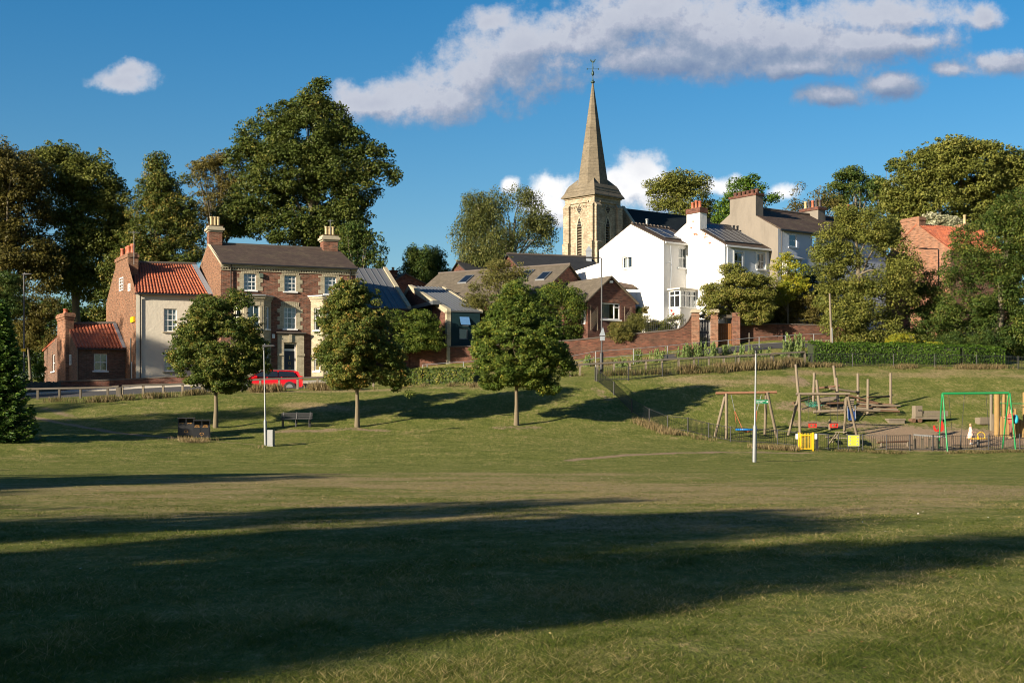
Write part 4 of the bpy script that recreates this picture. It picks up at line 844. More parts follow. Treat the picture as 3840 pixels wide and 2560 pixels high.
# ---- bungalow 2 : brick gable to the front
fb = Fr(plan(2204,111), plan(2383,113.4)); zbe2 = eave_z(2204,1121,111); pk = fb.loc(2289,1037)
bb = empty('gabled_bungalow', (fb.A.x, fb.A.y, 9), 'dark brick bungalow gable with white picture window and two trellises', 'bungalow')
w = MB(); hb = [fb.rect(2256,1136,2326,1198)]; wall(w, fb, 0, fb.L, 7.8, zbe2, hb, top=[(pk[0], pk[1]-.05)])
fbs = Fr(fb.pt(0,0,6.5), fb.pt(0,0,0)); wall(w, fbs, 0, 6.5, 7.8, zbe2); wall(w, Fr(fb.pt(fb.L,0,0), fb.pt(fb.L,0,6.5)), 0, 6.5, 7.8, zbe2); w.build('wall', M['brick_dark'], bb)
r = MB(); sl = (pk[1]-zbe2)/pk[0]; sr = (pk[1]-zbe2)/(fb.L-pk[0])
r.slab([fb.pt(-.3,zbe2-.3*sl+.06,-.22), fb.pt(pk[0],pk[1]+.06,-.22), fb.pt(pk[0],pk[1]+.06,6.5), fb.pt(-.3,zbe2-.3*sl+.06,6.5)], .1)
r.slab([fb.pt(fb.L+.25,zbe2-.25*sr+.06,-.22), fb.pt(pk[0],pk[1]+.06,-.22), fb.pt(pk[0],pk[1]+.06,6.5), fb.pt(fb.L+.25,zbe2-.25*sr+.06,6.5)], .1); r.build('roof', M['tile_tan'], bb)
h = hb[0]; wn_ = window(bb, fb, h, 1, 1, rail=False, fw=.09, curt=3)
t = MB(); s_ = h[0]+(h[1]-h[0])*.70; fb.box(t, s_-.05, s_+.05, h[2]+.09, h[3]-.09, .08, .15); t.build('mullion', M['white_paint'], wn_)
t = MB(); fb.box(t, s_+.08, h[1]-.1, h[2]+.95, h[2]+1.02, .07, .15); t.build('transom', M['white_paint'], wn_)
t = MB()
for i in range(16): x = h[0]-.05+i*(h[1]-h[0]+.1)/16; fb.box(t, x+.01, x+.09, h[3]+.02, h[3]+.28, -.012, .02)
t.build('lintel', M['brick_main'], bb)
def trellis(fr, h, name, label):
    rt = empty(name, fr.pt(h[0], h[2], -.06), label, 'trellis', 'trellises on the bungalow wall'); mb = MB(); w_ = h[1]-h[0]; H_ = h[3]-h[2]
    for x in (h[0], h[1]): mb.tube([fr.pt(x,h[2],-.05), fr.pt(x,h[3],-.05)], .025, 4)
    n_ = int(H_/.18)
    for k in range(-4, n_):
        for sgn in (1, -1):
            pts_ = []
            z0 = h[2]+k*.18; z1 = z0+w_*1.2
            a, b = (h[0], z0), (h[1], z1)
            if sgn < 0: a, b = (h[0], z1), (h[1], z0)
            lo, hi_ = (a, b) if a[1] < b[1] else (b, a)
            if hi_[1] > h[3] or lo[1] < h[2]: continue
            mb.tube([fr.pt(lo[0],lo[1],-.04-.02*sgn), fr.pt(hi_[0],hi_[1],-.04-.02*sgn)], .014, 4)
    mb.build('lattice', M['wood_grey'], rt)
trellis(fb, fb.rect(2214,1148,2240,1238), 'wall_trellis', 'wooden trellis left of the bungalow picture window'); trellis(fb, fb.rect(2341,1150,2365,1226), 'wall_trellis', 'wooden trellis right of the bungalow picture window')
t = MB(); q_ = fb.rect(2285,1053,2296,1061); fb.box(t, q_[0], q_[1], q_[2], q_[3], -.12, -.01); t.build('alarm_box', M['white_paint'], bb)
h = fbs.rect(2181,1130,2196,1215); window(bb, fbs, h, 2, 2, off=-.05, sill=False)
# ---- slate hall below the church with ventilators
fs = Fr(plan(1975,122), plan(2290,124.5)); zse, zsr = P(2200,1030,123.5).z, P(2150,962,128).z
sh = gable_block('slate_roofed_hall', 'low hall with dark slate roof and grey roof ventilators below the church', 'hall', fs, 7.6, 9.5, 9, zse, zsr, M['brick_dark'], M['slate_dark'], [fs.rect(2178,1034,2199,1052), fs.rect(2204,1034,2226,1052), fs.rect(2230,1034,2250,1052)])
for h in ((2178,1034,2199,1052),(2204,1034,2226,1052),(2230,1034,2250,1052)): window(sh, fs, fs.rect(*h), 2, 1, rail=False, sill=False)
def ventilator(root, c, w_, h_):
    mb = MB(); x, y, z = c; mb.box(x-w_, x+w_, y-w_, y+w_, z-.6, z+h_); mb.box(x-w_*1.15, x+w_*1.15, y-w_*1.15, y+w_*1.15, z+h_+.003, z+h_+.08)
    a = [(x-w_*1.2,y-w_*1.2,z+h_+.083),(x+w_*1.2,y-w_*1.2,z+h_+.083),(x+w_*1.2,y+w_*1.2,z+h_+.083),(x-w_*1.2,y+w_*1.2,z+h_+.083),(x,y,z+h_+.55)]
    mb.add(a, [(0,1,4),(1,2,4),(2,3,4),(3,0,4),(3,2,1,0)]); mb.build('ventilator', M['lead'], root)
c = P(2208,962,128); ventilator(sh, (c.x, c.y, c.z), .24, .45)
fs_b = Fr(plan(1770,130), plan(1870,131)); c = P(1783,992,134)
sh2 = gable_block('slate_shed', 'small dark slate roof with a grey ventilator left of the bungalow roof', 'shed', fs_b, 3.2, 7, 9, P(1800,1030,130).z, P(1820,986,134).z, M['brick_dark'], M['slate_dark']); ventilator(sh2, (c.x, c.y, c.z), .27, .42)

# ================================================================== church
fc = Fr(plan(2229,190), plan(2229,190)+Vector((1,1,0))); fc = Fr(fc.A, fc.A+Vector((math.cos(R(45)), math.sin(R(45)), 0))); SW = 5.35
church = empty('church', (fc.A.x, fc.A.y+3, 13), 'honey stone church tower with tall broach spire and dark slate nave roof', 'church')
zt_ = P(2229,727,190).z; zb_ = 13.
frc = [fc, Fr(fc.pt(0,0,SW), fc.pt(0,0,0)), Fr(fc.pt(SW,0,0), fc.pt(SW,0,SW)), Fr(fc.pt(SW,0,SW), fc.pt(0,0,SW))]
w = MB()
lz0, lz1 = P(2175,985,191).z, P(2175,846,191).z
for f in frc: wall(w, f, 0, SW, zb_, zt_, [(SW/2-.42, SW/2+.42, lz0, lz1)], .45)
tower = w.build('tower', M['stone_tower'], church)
for f in frc:
    b = MB()
    for s0 in (0., SW-1.0):
        for z0, z1, pr in ((zb_, zt_-6.5, .50), (zt_-6.5, zt_-1.55, .36)):
            f.box(b, s0-.002 if s0 == 0 else s0, s0+1.0, z0, z1, -pr, -.002)
            b.box8([f.pt(s0-.02,z1,-pr-.06), f.pt(s0+1.02,z1,-pr-.06), f.pt(s0+1.02,z1,-.003), f.pt(s0-.02,z1,-.003), f.pt(s0-.02,z1+.14,-pr-.06), f.pt(s0+1.02,z1+.14,-pr-.06), f.pt(s0+1.02,z1+.55,-.003), f.pt(s0-.02,z1+.55,-.003)])
    b.build('buttress', M['stone_tower'], tower)
    # lancet: pointed head, recess and louvres
    l = MB(); a0, a1 = SW/2-.42, SW/2+.42; mid = SW/2
    arch = lambda t: (a0+.0 if t < 0 else 0)
    ap = [(mid-.42*math.cos(t*math.pi/2)**.8 if t < 1 else mid, lz1-.0+1.15*math.sin(t*math.pi/2)) for t in (0,.25,.5,.75,1)]
    ap = [(mid-.42*(1-t)**.75, lz1+1.2*t) for t in (0,.2,.4,.6,.8,1)]; full = ap+[(2*mid-x, z) for x, z in ap[::-1][1:]]
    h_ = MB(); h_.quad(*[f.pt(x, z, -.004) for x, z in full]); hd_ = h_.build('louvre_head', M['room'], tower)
    for i in range(len(full)-1):
        (x0, z0), (x1, z1) = full[i], full[i+1]; k0, k1 = (1.32, 1.32)
        q0 = (mid+(x0-mid)*1.4+(0), z0+(.28 if abs(x0-mid) < .3 else .08)); q1 = (mid+(x1-mid)*1.4, z1+(.28 if abs(x1-mid) < .3 else .08))
        l.box8([f.pt(x0,z0,-.06), f.pt(x1,z1,-.06), f.pt(x1,z1,.0), f.pt(x0,z0,.0), f.pt(*q0,-.06), f.pt(*q1,-.06), f.pt(*q1,0), f.pt(*q0,0)])
    f.box(l, a0-.2, a0-.01, lz0, lz1, -.05, .0-.001); f.box(l, a1+.01, a1+.2, lz0, lz1, -.05, -.001); l.build('window_moulding', M['stone_trim'], tower)
    sl_ = MB()
    for i in range(17):
        z = lz0+.1+i*.37
        hw_ = .42 if z < lz1 else .42*max(.1, 1-(z-lz1)/1.2)**.75
        if z > lz1+.9: break
        o_ = .05 if z < lz1-.1 else -.06
        sl_.box8([f.pt(mid-hw_,z,o_), f.pt(mid+hw_,z,o_), f.pt(mid+hw_,z+.18,o_+.26), f.pt(mid-hw_,z+.18,o_+.26), f.pt(mid-hw_,z+.06,o_), f.pt(mid+hw_,z+.06,o_), f.pt(mid+hw_,z+.24,o_+.26), f.pt(mid-hw_,z+.24,o_+.26)])
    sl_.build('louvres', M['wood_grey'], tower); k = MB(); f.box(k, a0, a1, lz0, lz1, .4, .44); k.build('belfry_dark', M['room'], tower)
    dzc = P(2176,783,191.5).z; dmn = MB()
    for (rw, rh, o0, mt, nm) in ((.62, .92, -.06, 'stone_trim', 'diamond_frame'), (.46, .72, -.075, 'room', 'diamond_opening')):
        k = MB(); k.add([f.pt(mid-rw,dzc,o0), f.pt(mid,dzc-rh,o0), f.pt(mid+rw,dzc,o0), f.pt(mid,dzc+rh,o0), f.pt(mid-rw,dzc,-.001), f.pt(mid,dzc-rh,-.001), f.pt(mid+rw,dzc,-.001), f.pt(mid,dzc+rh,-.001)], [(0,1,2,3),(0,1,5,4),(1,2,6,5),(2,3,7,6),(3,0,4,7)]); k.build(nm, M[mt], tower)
    k = MB()
    for i in range(-2, 3): z = dzc+i*.25; hw_ = .46*(1-abs(i*.25)/.74); f.box(k, mid-hw_, mid+hw_, z-.05, z+.04, -.12, -.078)
    k.build('louvres', M['wood_grey'], tower)
    # arcaded corbel table
    k = MB()
    for i in range(10):
        x = 1.1+i*(SW-2.2)/10; w_ = (SW-2.2)/10
        k.tube([f.pt(x+w_/2-w_*.42*math.cos(t), zt_-1.6+.28*math.sin(t), -.06) for t in [j*math.pi/6 for j in range(7)]], .05, 5)
    f.box(k, 1.0, SW-1.0, zt_-1.0, zt_-.75, -.16, -.002); f.box(k, -.1, SW+.1, zt_-.3, zt_-.02, -.14, -.002); k.build('corbel_table', M['stone_tower'], tower)
# spire
cen = fc.pt(SW/2, 0, SW/2); tip = P(2231,279,190).z-.3; sp = MB()
def sq(hw, z): return [fc.pt(SW/2-hw, z, SW/2-hw), fc.pt(SW/2+hw, z, SW/2-hw), fc.pt(SW/2+hw, z, SW/2+hw), fc.pt(SW/2-hw, z, SW/2+hw)]
zA = P(2229,726,190).z; lev = [(SW/2+.42, zt_-.12), (SW/2+.36, zt_+.08), (SW/2+.03, zt_+.62), (SW/2+.06, zt_+.64), (SW/2-.13, zt_+1.05), (SW/2-.10, zt_+1.07), (SW/2-.38, zt_+1.6)]
vs = [v for hw, z in lev for v in sq(hw, z)]; fsx = [(4*i+k, 4*i+(k+1) % 4, 4*i+4+(k+1) % 4, 4*i+4+k) for i in range(len(lev)-1) for k in range(4)]; fsx += [(3,2,1,0), tuple(range(4*len(lev)-4, 4*len(lev)))]
sp.add(vs, fsx)
hw0, zs = lev[-1]; rO = hw0/math.cos(math.pi/8)*.93; ang0 = R(45)+math.pi/8
octz = [(1.0, zs-.5), (.5, zs+(tip-zs)*.5), (.045, tip)]
ov = [cen+Vector((rO*k*math.cos(ang0+math.pi/4*i), rO*k*math.sin(ang0+math.pi/4*i), 0)) for k, z in octz for i in range(8)]
ov = [Vector((v.x, v.y, octz[i//8][1])) for i, v in enumerate(ov)]
sp.add(ov, [(8*j+i, 8*j+(i+1) % 8, 8*j+8+(i+1) % 8, 8*j+8+i) for j in range(2) for i in range(8)]+[tuple(range(16, 24))])
for k, c in enumerate(sq(hw0, zs-.01)):      # broaches
    dirv = (Vector((c.x, c.y, 0))-Vector((cen.x, cen.y, 0))).normalized(); az = math.atan2(dirv.y, dirv.x); zap = P(2229,656,190).z; fr_a = 1-(zap-zs)/(tip-zs)
    apx = cen+dirv*(rO*math.cos(math.pi/8)*fr_a+.02); apx = Vector((apx.x, apx.y, zap))
    o1, o2 = [cen+Vector((rO*math.cos(az+s*math.pi/8), rO*math.sin(az+s*math.pi/8), 0)) for s in (-1, 1)]
    sp.add([c, Vector((o1.x,o1.y,zs-.2)), Vector((o2.x,o2.y,zs-.2)), apx], [(0,1,3),(0,3,2),(0,2,1)])
sp.build('spire', M['stone_spire'], church)
v_ = MB(); tp = Vector((cen.x, cen.y, tip)); v_.lathe(tp, [(.16,0),(.28,.1),(.28,.25),(.12,.35),(.10,.5)], 10); v_.tube([tp, tp+Vector((0,0,3.2))], .05, 6); v_.lathe(tp+Vector((0,0,1.0)), [(.05,0),(.16,.12),(.20,.35),(.14,.6),(.06,.7)], 10)
for dx, dy in ((1,0),(0,1)): v_.tube([tp+Vector((-.7*dx,-.7*dy,1.95)), tp+Vector((.7*dx,.7*dy,1.95))], .028, 5)
for k in range(4):
    dx, dy = ((1,0),(-1,0),(0,1),(0,-1))[k]; q_ = tp+Vector((dx*.76, dy*.76, 1.95)); v_.box(q_.x-.06, q_.x+.06, q_.y-.02, q_.y+.02, q_.z-.12, q_.z+.12)
ck = [(x*.8,z*.8) for x,z in ((-.45,.15),(-.35,.5),(-.2,.15),(0,.0),(.2,.12),(.35,.4),(.52,.35),(.42,.2),(.3,-.08),(.05,-.22),(-.25,-.1))]; z0 = tp.z+2.95
v_.add([(tp.x+x, tp.y-.02, z0+z) for x, z in ck]+[(tp.x+x, tp.y+.02, z0+z) for x, z in ck], [tuple(range(11)), tuple(range(21, 10, -1))]+[(i, (i+1) % 11, (i+1) % 11+11, i+11) for i in range(11)])
v_.build('weathervane', plain('verdigris', (.035,.07,.065), .5, .5), church)
# nave
n0 = P(2335,780,196.5); n1 = P(2680,822,207); dn = Vector((n1.x-n0.x, n1.y-n0.y, 0)).normalized(); nn = Vector((-dn.y, dn.x, 0)); L_n = 22; zn = n0.z
A_ = Vector((n0.x, n0.y, 0)); fn = Fr(A_-nn*6.2, A_-nn*6.2+dn*L_n); w = MB(); zne = zn-7.2
wall(w, fn, 0, L_n, 13, zne); wall(w, Fr(fn.pt(0,0,12.4), fn.pt(0,0,0)), 0, 12.4, 13, zne, top=[(6.2, zn)]); wall(w, Fr(fn.pt(L_n,0,0), fn.pt(L_n,0,12.4)), 0, 12.4, 13, zne, top=[(6.2, zn)]); w.build('nave_wall', M['stone_tower'], church)
r = MB()
for o_ in (-.3, 12.7): r.slab([fn.pt(.35,zne,o_), fn.pt(L_n+.2,zne,o_), fn.pt(L_n+.2,zn,6.2), fn.pt(.35,zn,6.2)], .12)
r.build('nave_roof', M['slate_nave'], church)
c = MB()
for o_ in (-.3, 12.7): a, b_ = fn.pt(-.15,zne-.1,o_), fn.pt(-.15,zn,6.2); c.box8([a, a+dn*.5, b_+dn*.5, b_]+[q+Vector((0,0,.3)) for q in (a, a+dn*.5, b_+dn*.5, b_)])
c.build('gable_coping', M['stone_trim'], church)
# ================================================================== right hand houses
def verge_white(root, pts, mat, w=.12, h=.14, d=None):
    mb = MB()
    for a, b in zip(pts[:-1], pts[1:]): mb.box8([a-d*w, a+d*w, b+d*w, b-d*w]+[q+Vector((0,0,h)) for q in (a-d*w, a+d*w, b+d*w, b-d*w)])
    return mb.build('verge', mat, root)
def solar(root, fr, D, ze_, zr_, s0, s1, o0, o1, nc, nr):
    sl = (zr_-ze_)/D; q = lambda s, o, up=0: fr.pt(s, ze_+.06+sl*o+up, o)
    mb = MB(); mb.box8([q(s0,o0,.06), q(s1,o0,.06), q(s1,o1,.06), q(s0,o1,.06), q(s0,o0,.12), q(s1,o0,.12), q(s1,o1,.12), q(s0,o1,.12)]); arr = mb.build('solar_panels', M['solar'], root)
    ln = MB(); e = .022
    for i in range(nc+1):
        s = s0+(s1-s0)*i/nc; e_ = .05 if i == 0 else e
        ln.box8([q(s-e_,o0,.124), q(s+e_,o0,.124), q(s+e_,o1,.124), q(s-e_,o1,.124), q(s-e_,o0,.14), q(s+e_,o0,.14), q(s+e_,o1,.14), q(s-e_,o1,.14)])
    for j in range(nr+1): o = o0+(o1-o0)*j/nr; ln.box8([q(s0,o-e,.1245), q(s1,o-e,.1245), q(s1,o+e,.1245), q(s0,o+e,.1245), q(s0,o-e,.142), q(s1,o-e,.142), q(s1,o+e,.142), q(s0,o+e,.142)])
    ln.build('panel_frame', M['galv'], arr)
# W1
A1 = plan(2489,112.); f1w = Fr(A1, plan(2637,114.9)); zw, zwr = eave_z(2489,904,112), P(2392,843,115.25).z; D1 = 7.4; L1 = f1w.L+.25
w1 = empty('white_house', (A1.x, A1.y, 10), 'bright white rendered house with small solar array and glazed bay, nearest the church', 'house')
zf = 8.6; w = MB(); hs = [f1w.rect(2545,930,2580,1005)]; wall(w, f1w, 0, L1, zf, zw, hs, .12); g1 = Fr(f1w.pt(0,0,D1), f1w.A)
hg = [g1.rect(2333,961,2369,1006)]; wall(w, g1, 0, D1, zf, zw, hg, top=[(D1/2, zwr-.03)]); wall(w, Fr(f1w.pt(L1,0,0), f1w.pt(L1,0,D1)), 0, D1, zf, zw, top=[(D1/2, zwr-.03)])
zo0, zo1 = P(2301,990,118.4).z, P(2246,1020,121).z
g1b = Fr(f1w.pt(0,0,D1+4.2), f1w.pt(0,0,D1)); w.quad(g1b.pt(0,zf), g1b.pt(4.2,zf), g1b.pt(4.2,zo0), g1b.pt(0,zo1-.2)); w.build('wall', M['render_white'], w1)
window(w1, f1w, hs[0], 2, 2, curt=2, fw=.08); window(w1, g1, hg[0], 2, 1, rail=False, fw=.08, curt=3)
r = MB(); ov = .22; sl = (zwr-zw)/(D1/2)
for o_ in (-ov, D1+ov): r.slab([f1w.pt(.03,zw-.03,o_), f1w.pt(L1,zw-.03,o_), f1w.pt(L1,zwr+.05,D1/2), f1w.pt(.03,zwr+.05,D1/2)], .09)
r.build('roof', M['slate_brown'], w1)
r = MB(); r.slab([f1w.pt(.02,zo0,D1), f1w.pt(3.5,zo0,D1), f1w.pt(3.5,zo1-.2,D1+4.2), f1w.pt(.02,zo1-.2,D1+4.2)], .08); r.build('outshot_roof', M['slate_dark'], w1)
t = MB()
for i in range(11): s = .15+i*(L1-.2)/11; t.tube([f1w.pt(s,zwr+.05,D1/2), f1w.pt(s+.28,zwr+.05,D1/2)], .11, 6); t.tube([f1w.pt(s,zwr+.06,D1/2), f1w.pt(s+.05,zwr+.06,D1/2)], .15, 6)
t.build('ridge_tiles', M['ridge_tile'], w1)
solar(w1, f1w, D1/2, zw, zwr, .75, 3.3, .55, 2.75, 2, 2)
t = MB(); t.tube([f1w.pt(2.35,zwr-.5,D1/2+.5), f1w.pt(2.35,zwr+.55,D1/2+.5)], .11, 10); t.lathe(f1w.pt(2.35,zwr+.55,D1/2+.5), [(.11,0),(.15,.03),(.15,.12),(.08,.16)], 10); t.build('flue', M['galv'], w1)
t = MB(); f1w.box(t, -.02, L1-.02, zw-.16, zw-.04, -.28, -.16); t.tube([f1w.pt(L1-.28,zw-.1,-.2), f1w.pt(L1-.28,zw-.55,-.1), f1w.pt(L1-.28,zf+3.2,-.1)], .055, 6); t.build('gutter', M['white_paint'], w1)
t = MB(); t.tube([f1w.pt(.75,zw-.3,-.03), f1w.pt(.85,zw-1.8,-.03), f1w.pt(.78,zw-3.2,-.03), f1w.pt(.78,zf+.6,-.03)], .03, 5); s_, z_ = f1w.loc(2504,985); t.tube([f1w.pt(s_,z_,0), f1w.pt(s_,z_+.05,-.35)], .03, 5); t.build('cable', M['lead'], w1)
# glazed bay
bu0, bu1 = f1w.loc(2551,1110,-1.2)[0], f1w.loc(2629,1110,-1.2)[0]; bzt, bzb, bzf = P(2590,1083,111).z, P(2590,1151,111).z, P(2590,1200,111).z
bw = MB(); f1w.box(bw, bu0, bu1, bzf-1.5, bzb, -1.2, -.002); by = bw.build('bay', M['render_white'], w1); fr2 = MB()
f1w.box(fr2, bu0-.06, bu1+.06, bzb, bzb+.09, -1.26, -.002); f1w.box(fr2, bu0-.05, bu1+.05, bzt-.12, bzt, -1.25, -.002)
for i in range(5): s = bu0+.035+(bu1-bu0-.07)*i/4; f1w.box(fr2, s-.045, s+.045, bzb+.09, bzt-.12, -1.22, -1.12)
f1w.box(fr2, bu0, bu1, bzb+.95, bzb+1.02, -1.2, -1.13); f1w.box(fr2, bu0, bu0+.08, bzb+.95, bzb+1.02, -1.13, -.002); f1w.box(fr2, bu0, bu0+.08, bzb+.09, bzt-.12, -.1, -.002); f1w.box(fr2, bu0, bu0+.07, bzb+.09, bzt-.12, -.62, -.56)
fr2.build('bay_frame', M['white_paint'], by)
gl_ = MB(); gl_.quad(f1w.pt(bu0,bzb,-1.16), f1w.pt(bu1,bzb,-1.16), f1w.pt(bu1,bzt,-1.16), f1w.pt(bu0,bzt,-1.16)); gl_.quad(f1w.pt(bu0+.04,bzb,-.01), f1w.pt(bu0+.04,bzb,-1.15), f1w.pt(bu0+.04,bzt,-1.15), f1w.pt(bu0+.04,bzt,-.01)); gl_.build('pane', M['pane'], by)
gl_ = MB(); f1w.box(gl_, bu0+.1, bu1-.02, bzb, bzt-.13, -.97, -.01); gl_.build('room_recess', M['room'], by)
gl_ = MB(); 
for s0, s1 in ((bu0+.12, bu0+.34), (bu0+(bu1-bu0)*.55, bu0+(bu1-bu0)*.72)):
    for i in range(4): a, b_ = s0+(s1-s0)*i/4, s0+(s1-s0)*(i+1)/4; gl_.quad(f1w.pt(a,bzb,-1.05-.04*(i % 2)), f1w.pt(b_,bzb,-1.05-.04*((i+1) % 2)), f1w.pt(b_,bzt-.12,-1.05-.04*((i+1) % 2)), f1w.pt(a,bzt-.12,-1.05-.04*(i % 2)))
gl_.build('curtain', M['curtain'], by)
gl_ = MB(); f1w.box(gl_, bu0-.25, bu1+.3, bzt+.003, bzt+.13, -1.4, -.002); gl_.build('bay_roof', M['render_grey'], by)
# annex with grey roof on the left gable
fa = Fr(plan(2318,115.6), plan(2385,114.3)); za = P(2340,1076,115).z; ax = MB(); wall(ax, fa, 0, fa.L, zf, za); wall(ax, Fr(fa.B, fa.B+f1w.n*2.5), 0, 2.5, zf, za); an = ax.build('annex', M['render_white'], w1)
r = MB(); q0, q1 = P(2310,1077,115.4), P(2389,1079,114.0); r.slab([q0, q1, P(2338,1041,116.2), P(2296,1040,117.4)], .1); r.build('annex_roof', M['slate_brown'], an)
# W2
A2w = plan(2717,110.); f2w = Fr(A2w, plan(2917,113.3)); zw2, zwr2 = eave_z(2717,916,110), P(2660,837,114).z; D2w = 8.6; L2 = f2w.L
w2 = empty('white_house', (A2w.x, A2w.y, 9), 'white house with patchy gable, three red chimney pots and large solar array', 'house')
w = MB(); hs = [f2w.rect(2755,946,2787,1014), f2w.rect(2840,950,2869,1010), f2w.rect(2760,1085,2792,1150), f2w.rect(2838,1085,2870,1150)]; wall(w, f2w, 0, L2, 8, zw2, hs, .12); w.build('wall', M['render_blue'], w2)
g2 = Fr(f2w.pt(0,0,D2w), f2w.A); w = MB(); wall(w, g2, 0, D2w, 8, zw2, top=[(D2w/2, zwr2-.02)]); w.build('gable_wall', M['render_white'], w2)['label'] = 'white gable with red brick showing through the paint'
for h in hs: window(w2, f2w, h, 2, 2, curt=1, fw=.08)
t = MB()
for h in hs[:2]: f2w.box(t, h[0]-.17, h[0]-.01, h[2], h[3]+.12, -.03, .05); f2w.box(t, h[1]+.01, h[1]+.17, h[2], h[3]+.12, -.03, .05)
f2w.box(t, -.02, L2, zw2-.2, zw2-.06, -.3, -.17); t.tube([f2w.pt(.12,zw2-.1,-.2), f2w.pt(.12,8.5,-.08)], .05, 6); t.build('trim', M['white_paint'], w2)
r = MB()
for o_ in (-.22, D2w+.22): r.slab([f2w.pt(.03,zw2-.03,o_), f2w.pt(L2,zw2-.03,o_), f2w.pt(L2,zwr2+.05,D2w/2), f2w.pt(.03,zwr2+.05,D2w/2)], .09)
r.build('roof', M['slate_brown'], w2)
t = MB(); t.tube([f2w.pt(.9,zwr2+.07,D2w/2), f2w.pt(L2,zwr2+.07,D2w/2)], .1, 6); t.build('ridge_tiles', M['ridge_tile'], w2)
solar(w2, f2w, D2w/2, zw2, zwr2, .35, 4.35, .35, 4.0, 6, 2)
c0, c1 = g2.loc(2575,850)[0], g2.loc(2625,850)[0]; zc2 = P(2600,789,114).z; b = MB(); g2.box(b, c0, c1, zw2+.6, zc2-.42, .002, .72); ch = b.build('chimney', M['render_white'], w2)
b = MB(); g2.box(b, c0-.06, c1+.06, zc2-.418, zc2, -.05, .78); b.build('brick_top', M['brick_dark'], ch)
for i in range(3): k = MB(); k.lathe(g2.pt(c0+(c1-c0)*(.25+.27*i), zc2, .3), [(.15,0),(.13,.05),(.12,.45+.08*(i == 1)),(.15,.47+.08*(i == 1)),(.15,.53+.08*(i == 1)),(.1,.53+.08*(i == 1))], 10); k.build('chimney_pot', M['pot_red'], ch)
rs = random.Random(4)
for (u, v, n_, sp) in ((2609,878,9,5),(2660,911,4,4),(2592,855,3,3),(2598,830,2,2),(2636,876,4,9),(2648,890,4,5)):
    mb = MB()
    for i in range(n_): q_ = g2.loc(u+rs.uniform(-sp,sp)*1.3, v+rs.uniform(-sp,sp)*.7); g2.box(mb, q_[0]-.10, q_[0]+.10, q_[1]-.035, q_[1]+.035, -.012-.001*i, -.003)
    mb.build('exposed_bricks', M['pot_red'], w2)
# grey gabled terrace
Ag = plan(2918,112.); fgT = Fr(Ag, Ag+Vector((math.cos(R(36)), math.sin(R(36)), 0))*13); zgE, zgR = eave_z(2918,857,112), P(2848,779,116).z; Dg = 8.6; Lt = 13.
gt = empty('terrace_house', (Ag.x, Ag.y, 9), 'long pale blue terrace with cement rendered gable, brown slate roof and tall chimneys', 'house')
w = MB(); hs = [fgT.rect(2959,877,2988,926), fgT.rect(3045,882,3066,926)]; wall(w, fgT, 0, Lt, 8, zgE, hs, .1); wall(w, Fr(fgT.pt(Lt,0,0), fgT.pt(Lt,0,Dg)), 0, Dg, 8, zgE, top=[(Dg/2, zgR)]); w.build('wall', M['render_blue'], gt)
ggl = Fr(fgT.pt(0,0,Dg), fgT.A); w = MB(); wall(w, ggl, 0, Dg, 8, zgE, top=[(Dg/2, zgR+.08)]); w.build('gable_wall', M['render_cement'], gt)
for h in hs: window(gt, fgT, h, 1, 2, rail=False, fw=.09, off=.05)
r = MB()
for o_ in (-.25, Dg+.25): r.slab([fgT.pt(.12,zgE-.03,o_), fgT.pt(Lt,zgE-.03,o_), fgT.pt(Lt,zgR+.05,Dg/2), fgT.pt(.12,zgR+.05,Dg/2)], .1)
r.build('roof', M['slate_brown'], gt)
t = MB(); t.tube([fgT.pt(1,zgR+.08,Dg/2), fgT.pt(Lt,zgR+.08,Dg/2)], .12, 6); t.build('ridge_tiles', M['ridge_tile'], gt)
t = MB(); fgT.box(t, 0, Lt, zgE-.16, zgE-.04, -.34, -.22); t.tube([fgT.pt(.2,zgE-.1,-.2), fgT.pt(.2,8.4,-.08)], .05, 6); t.build('gutter', M['black_metal'], gt)
zc3 = P(2790,738,115.6).z; c0, c1 = ggl.loc(2737,800)[0], ggl.loc(2834,800)[0]; k = MB(); ggl.box(k, c0, c1, zgE+.4, zc3-.12, .003, .85); ch = k.build('chimney', M['render_cement'], gt)
k = MB(); ggl.box(k, c0-.08, c1+.08, zc3-.118, zc3+.06, -.07, .93); k.build('cap', M['brick_dark'], ch)
for i in range(6): k = MB(); x = c0+.25+i*(c1-c0-.5)/5; k.lathe(ggl.pt(x, zc3+.06, .4), [(.17,0),(.16,.25),(.18,.27),(.18,.36),(.12,.36)], 10); k.build('chimney_pot', M['brick_dark'], ch)
for (um, hw, ztop, pots, mt) in ((3048, 1.0, P(3048,764,118).z, ['pot_cream','pot_dark','pot_red','pot_dark','pot_dark'], 'render_cement'), (3180, .62, P(3180,777,120.3).z, ['pot_dark','pot_red','pot_dark'], 'brick_orange')):
    a = (um-CX)/F; q_ = fgT.pt(0,0,Dg/2); s_ = (a*q_.y-q_.x)/(fgT.d.x-a*fgT.d.y)
    b = MB(); fgT.box(b, s_-.45, s_+.45, zgR-.9, ztop-.25, Dg/2-hw, Dg/2+hw); ch = b.build('chimney', M[mt], gt)
    b = MB(); fgT.box(b, s_-.53, s_+.53, ztop-.248, ztop, Dg/2-hw-.08, Dg/2+hw+.08); b.build('cap', M['brick_dark'], ch)
    for i, pm in enumerate(pots): b = MB(); b.lathe(fgT.pt(s_, ztop, Dg/2+hw*.8-i*hw*1.6/(len(pots)-1)), [(.15,0),(.12,.06),(.11,.55),(.14,.58),(.14,.66),(.09,.66)], 10); b.build('chimney_pot', M[pm], ch)
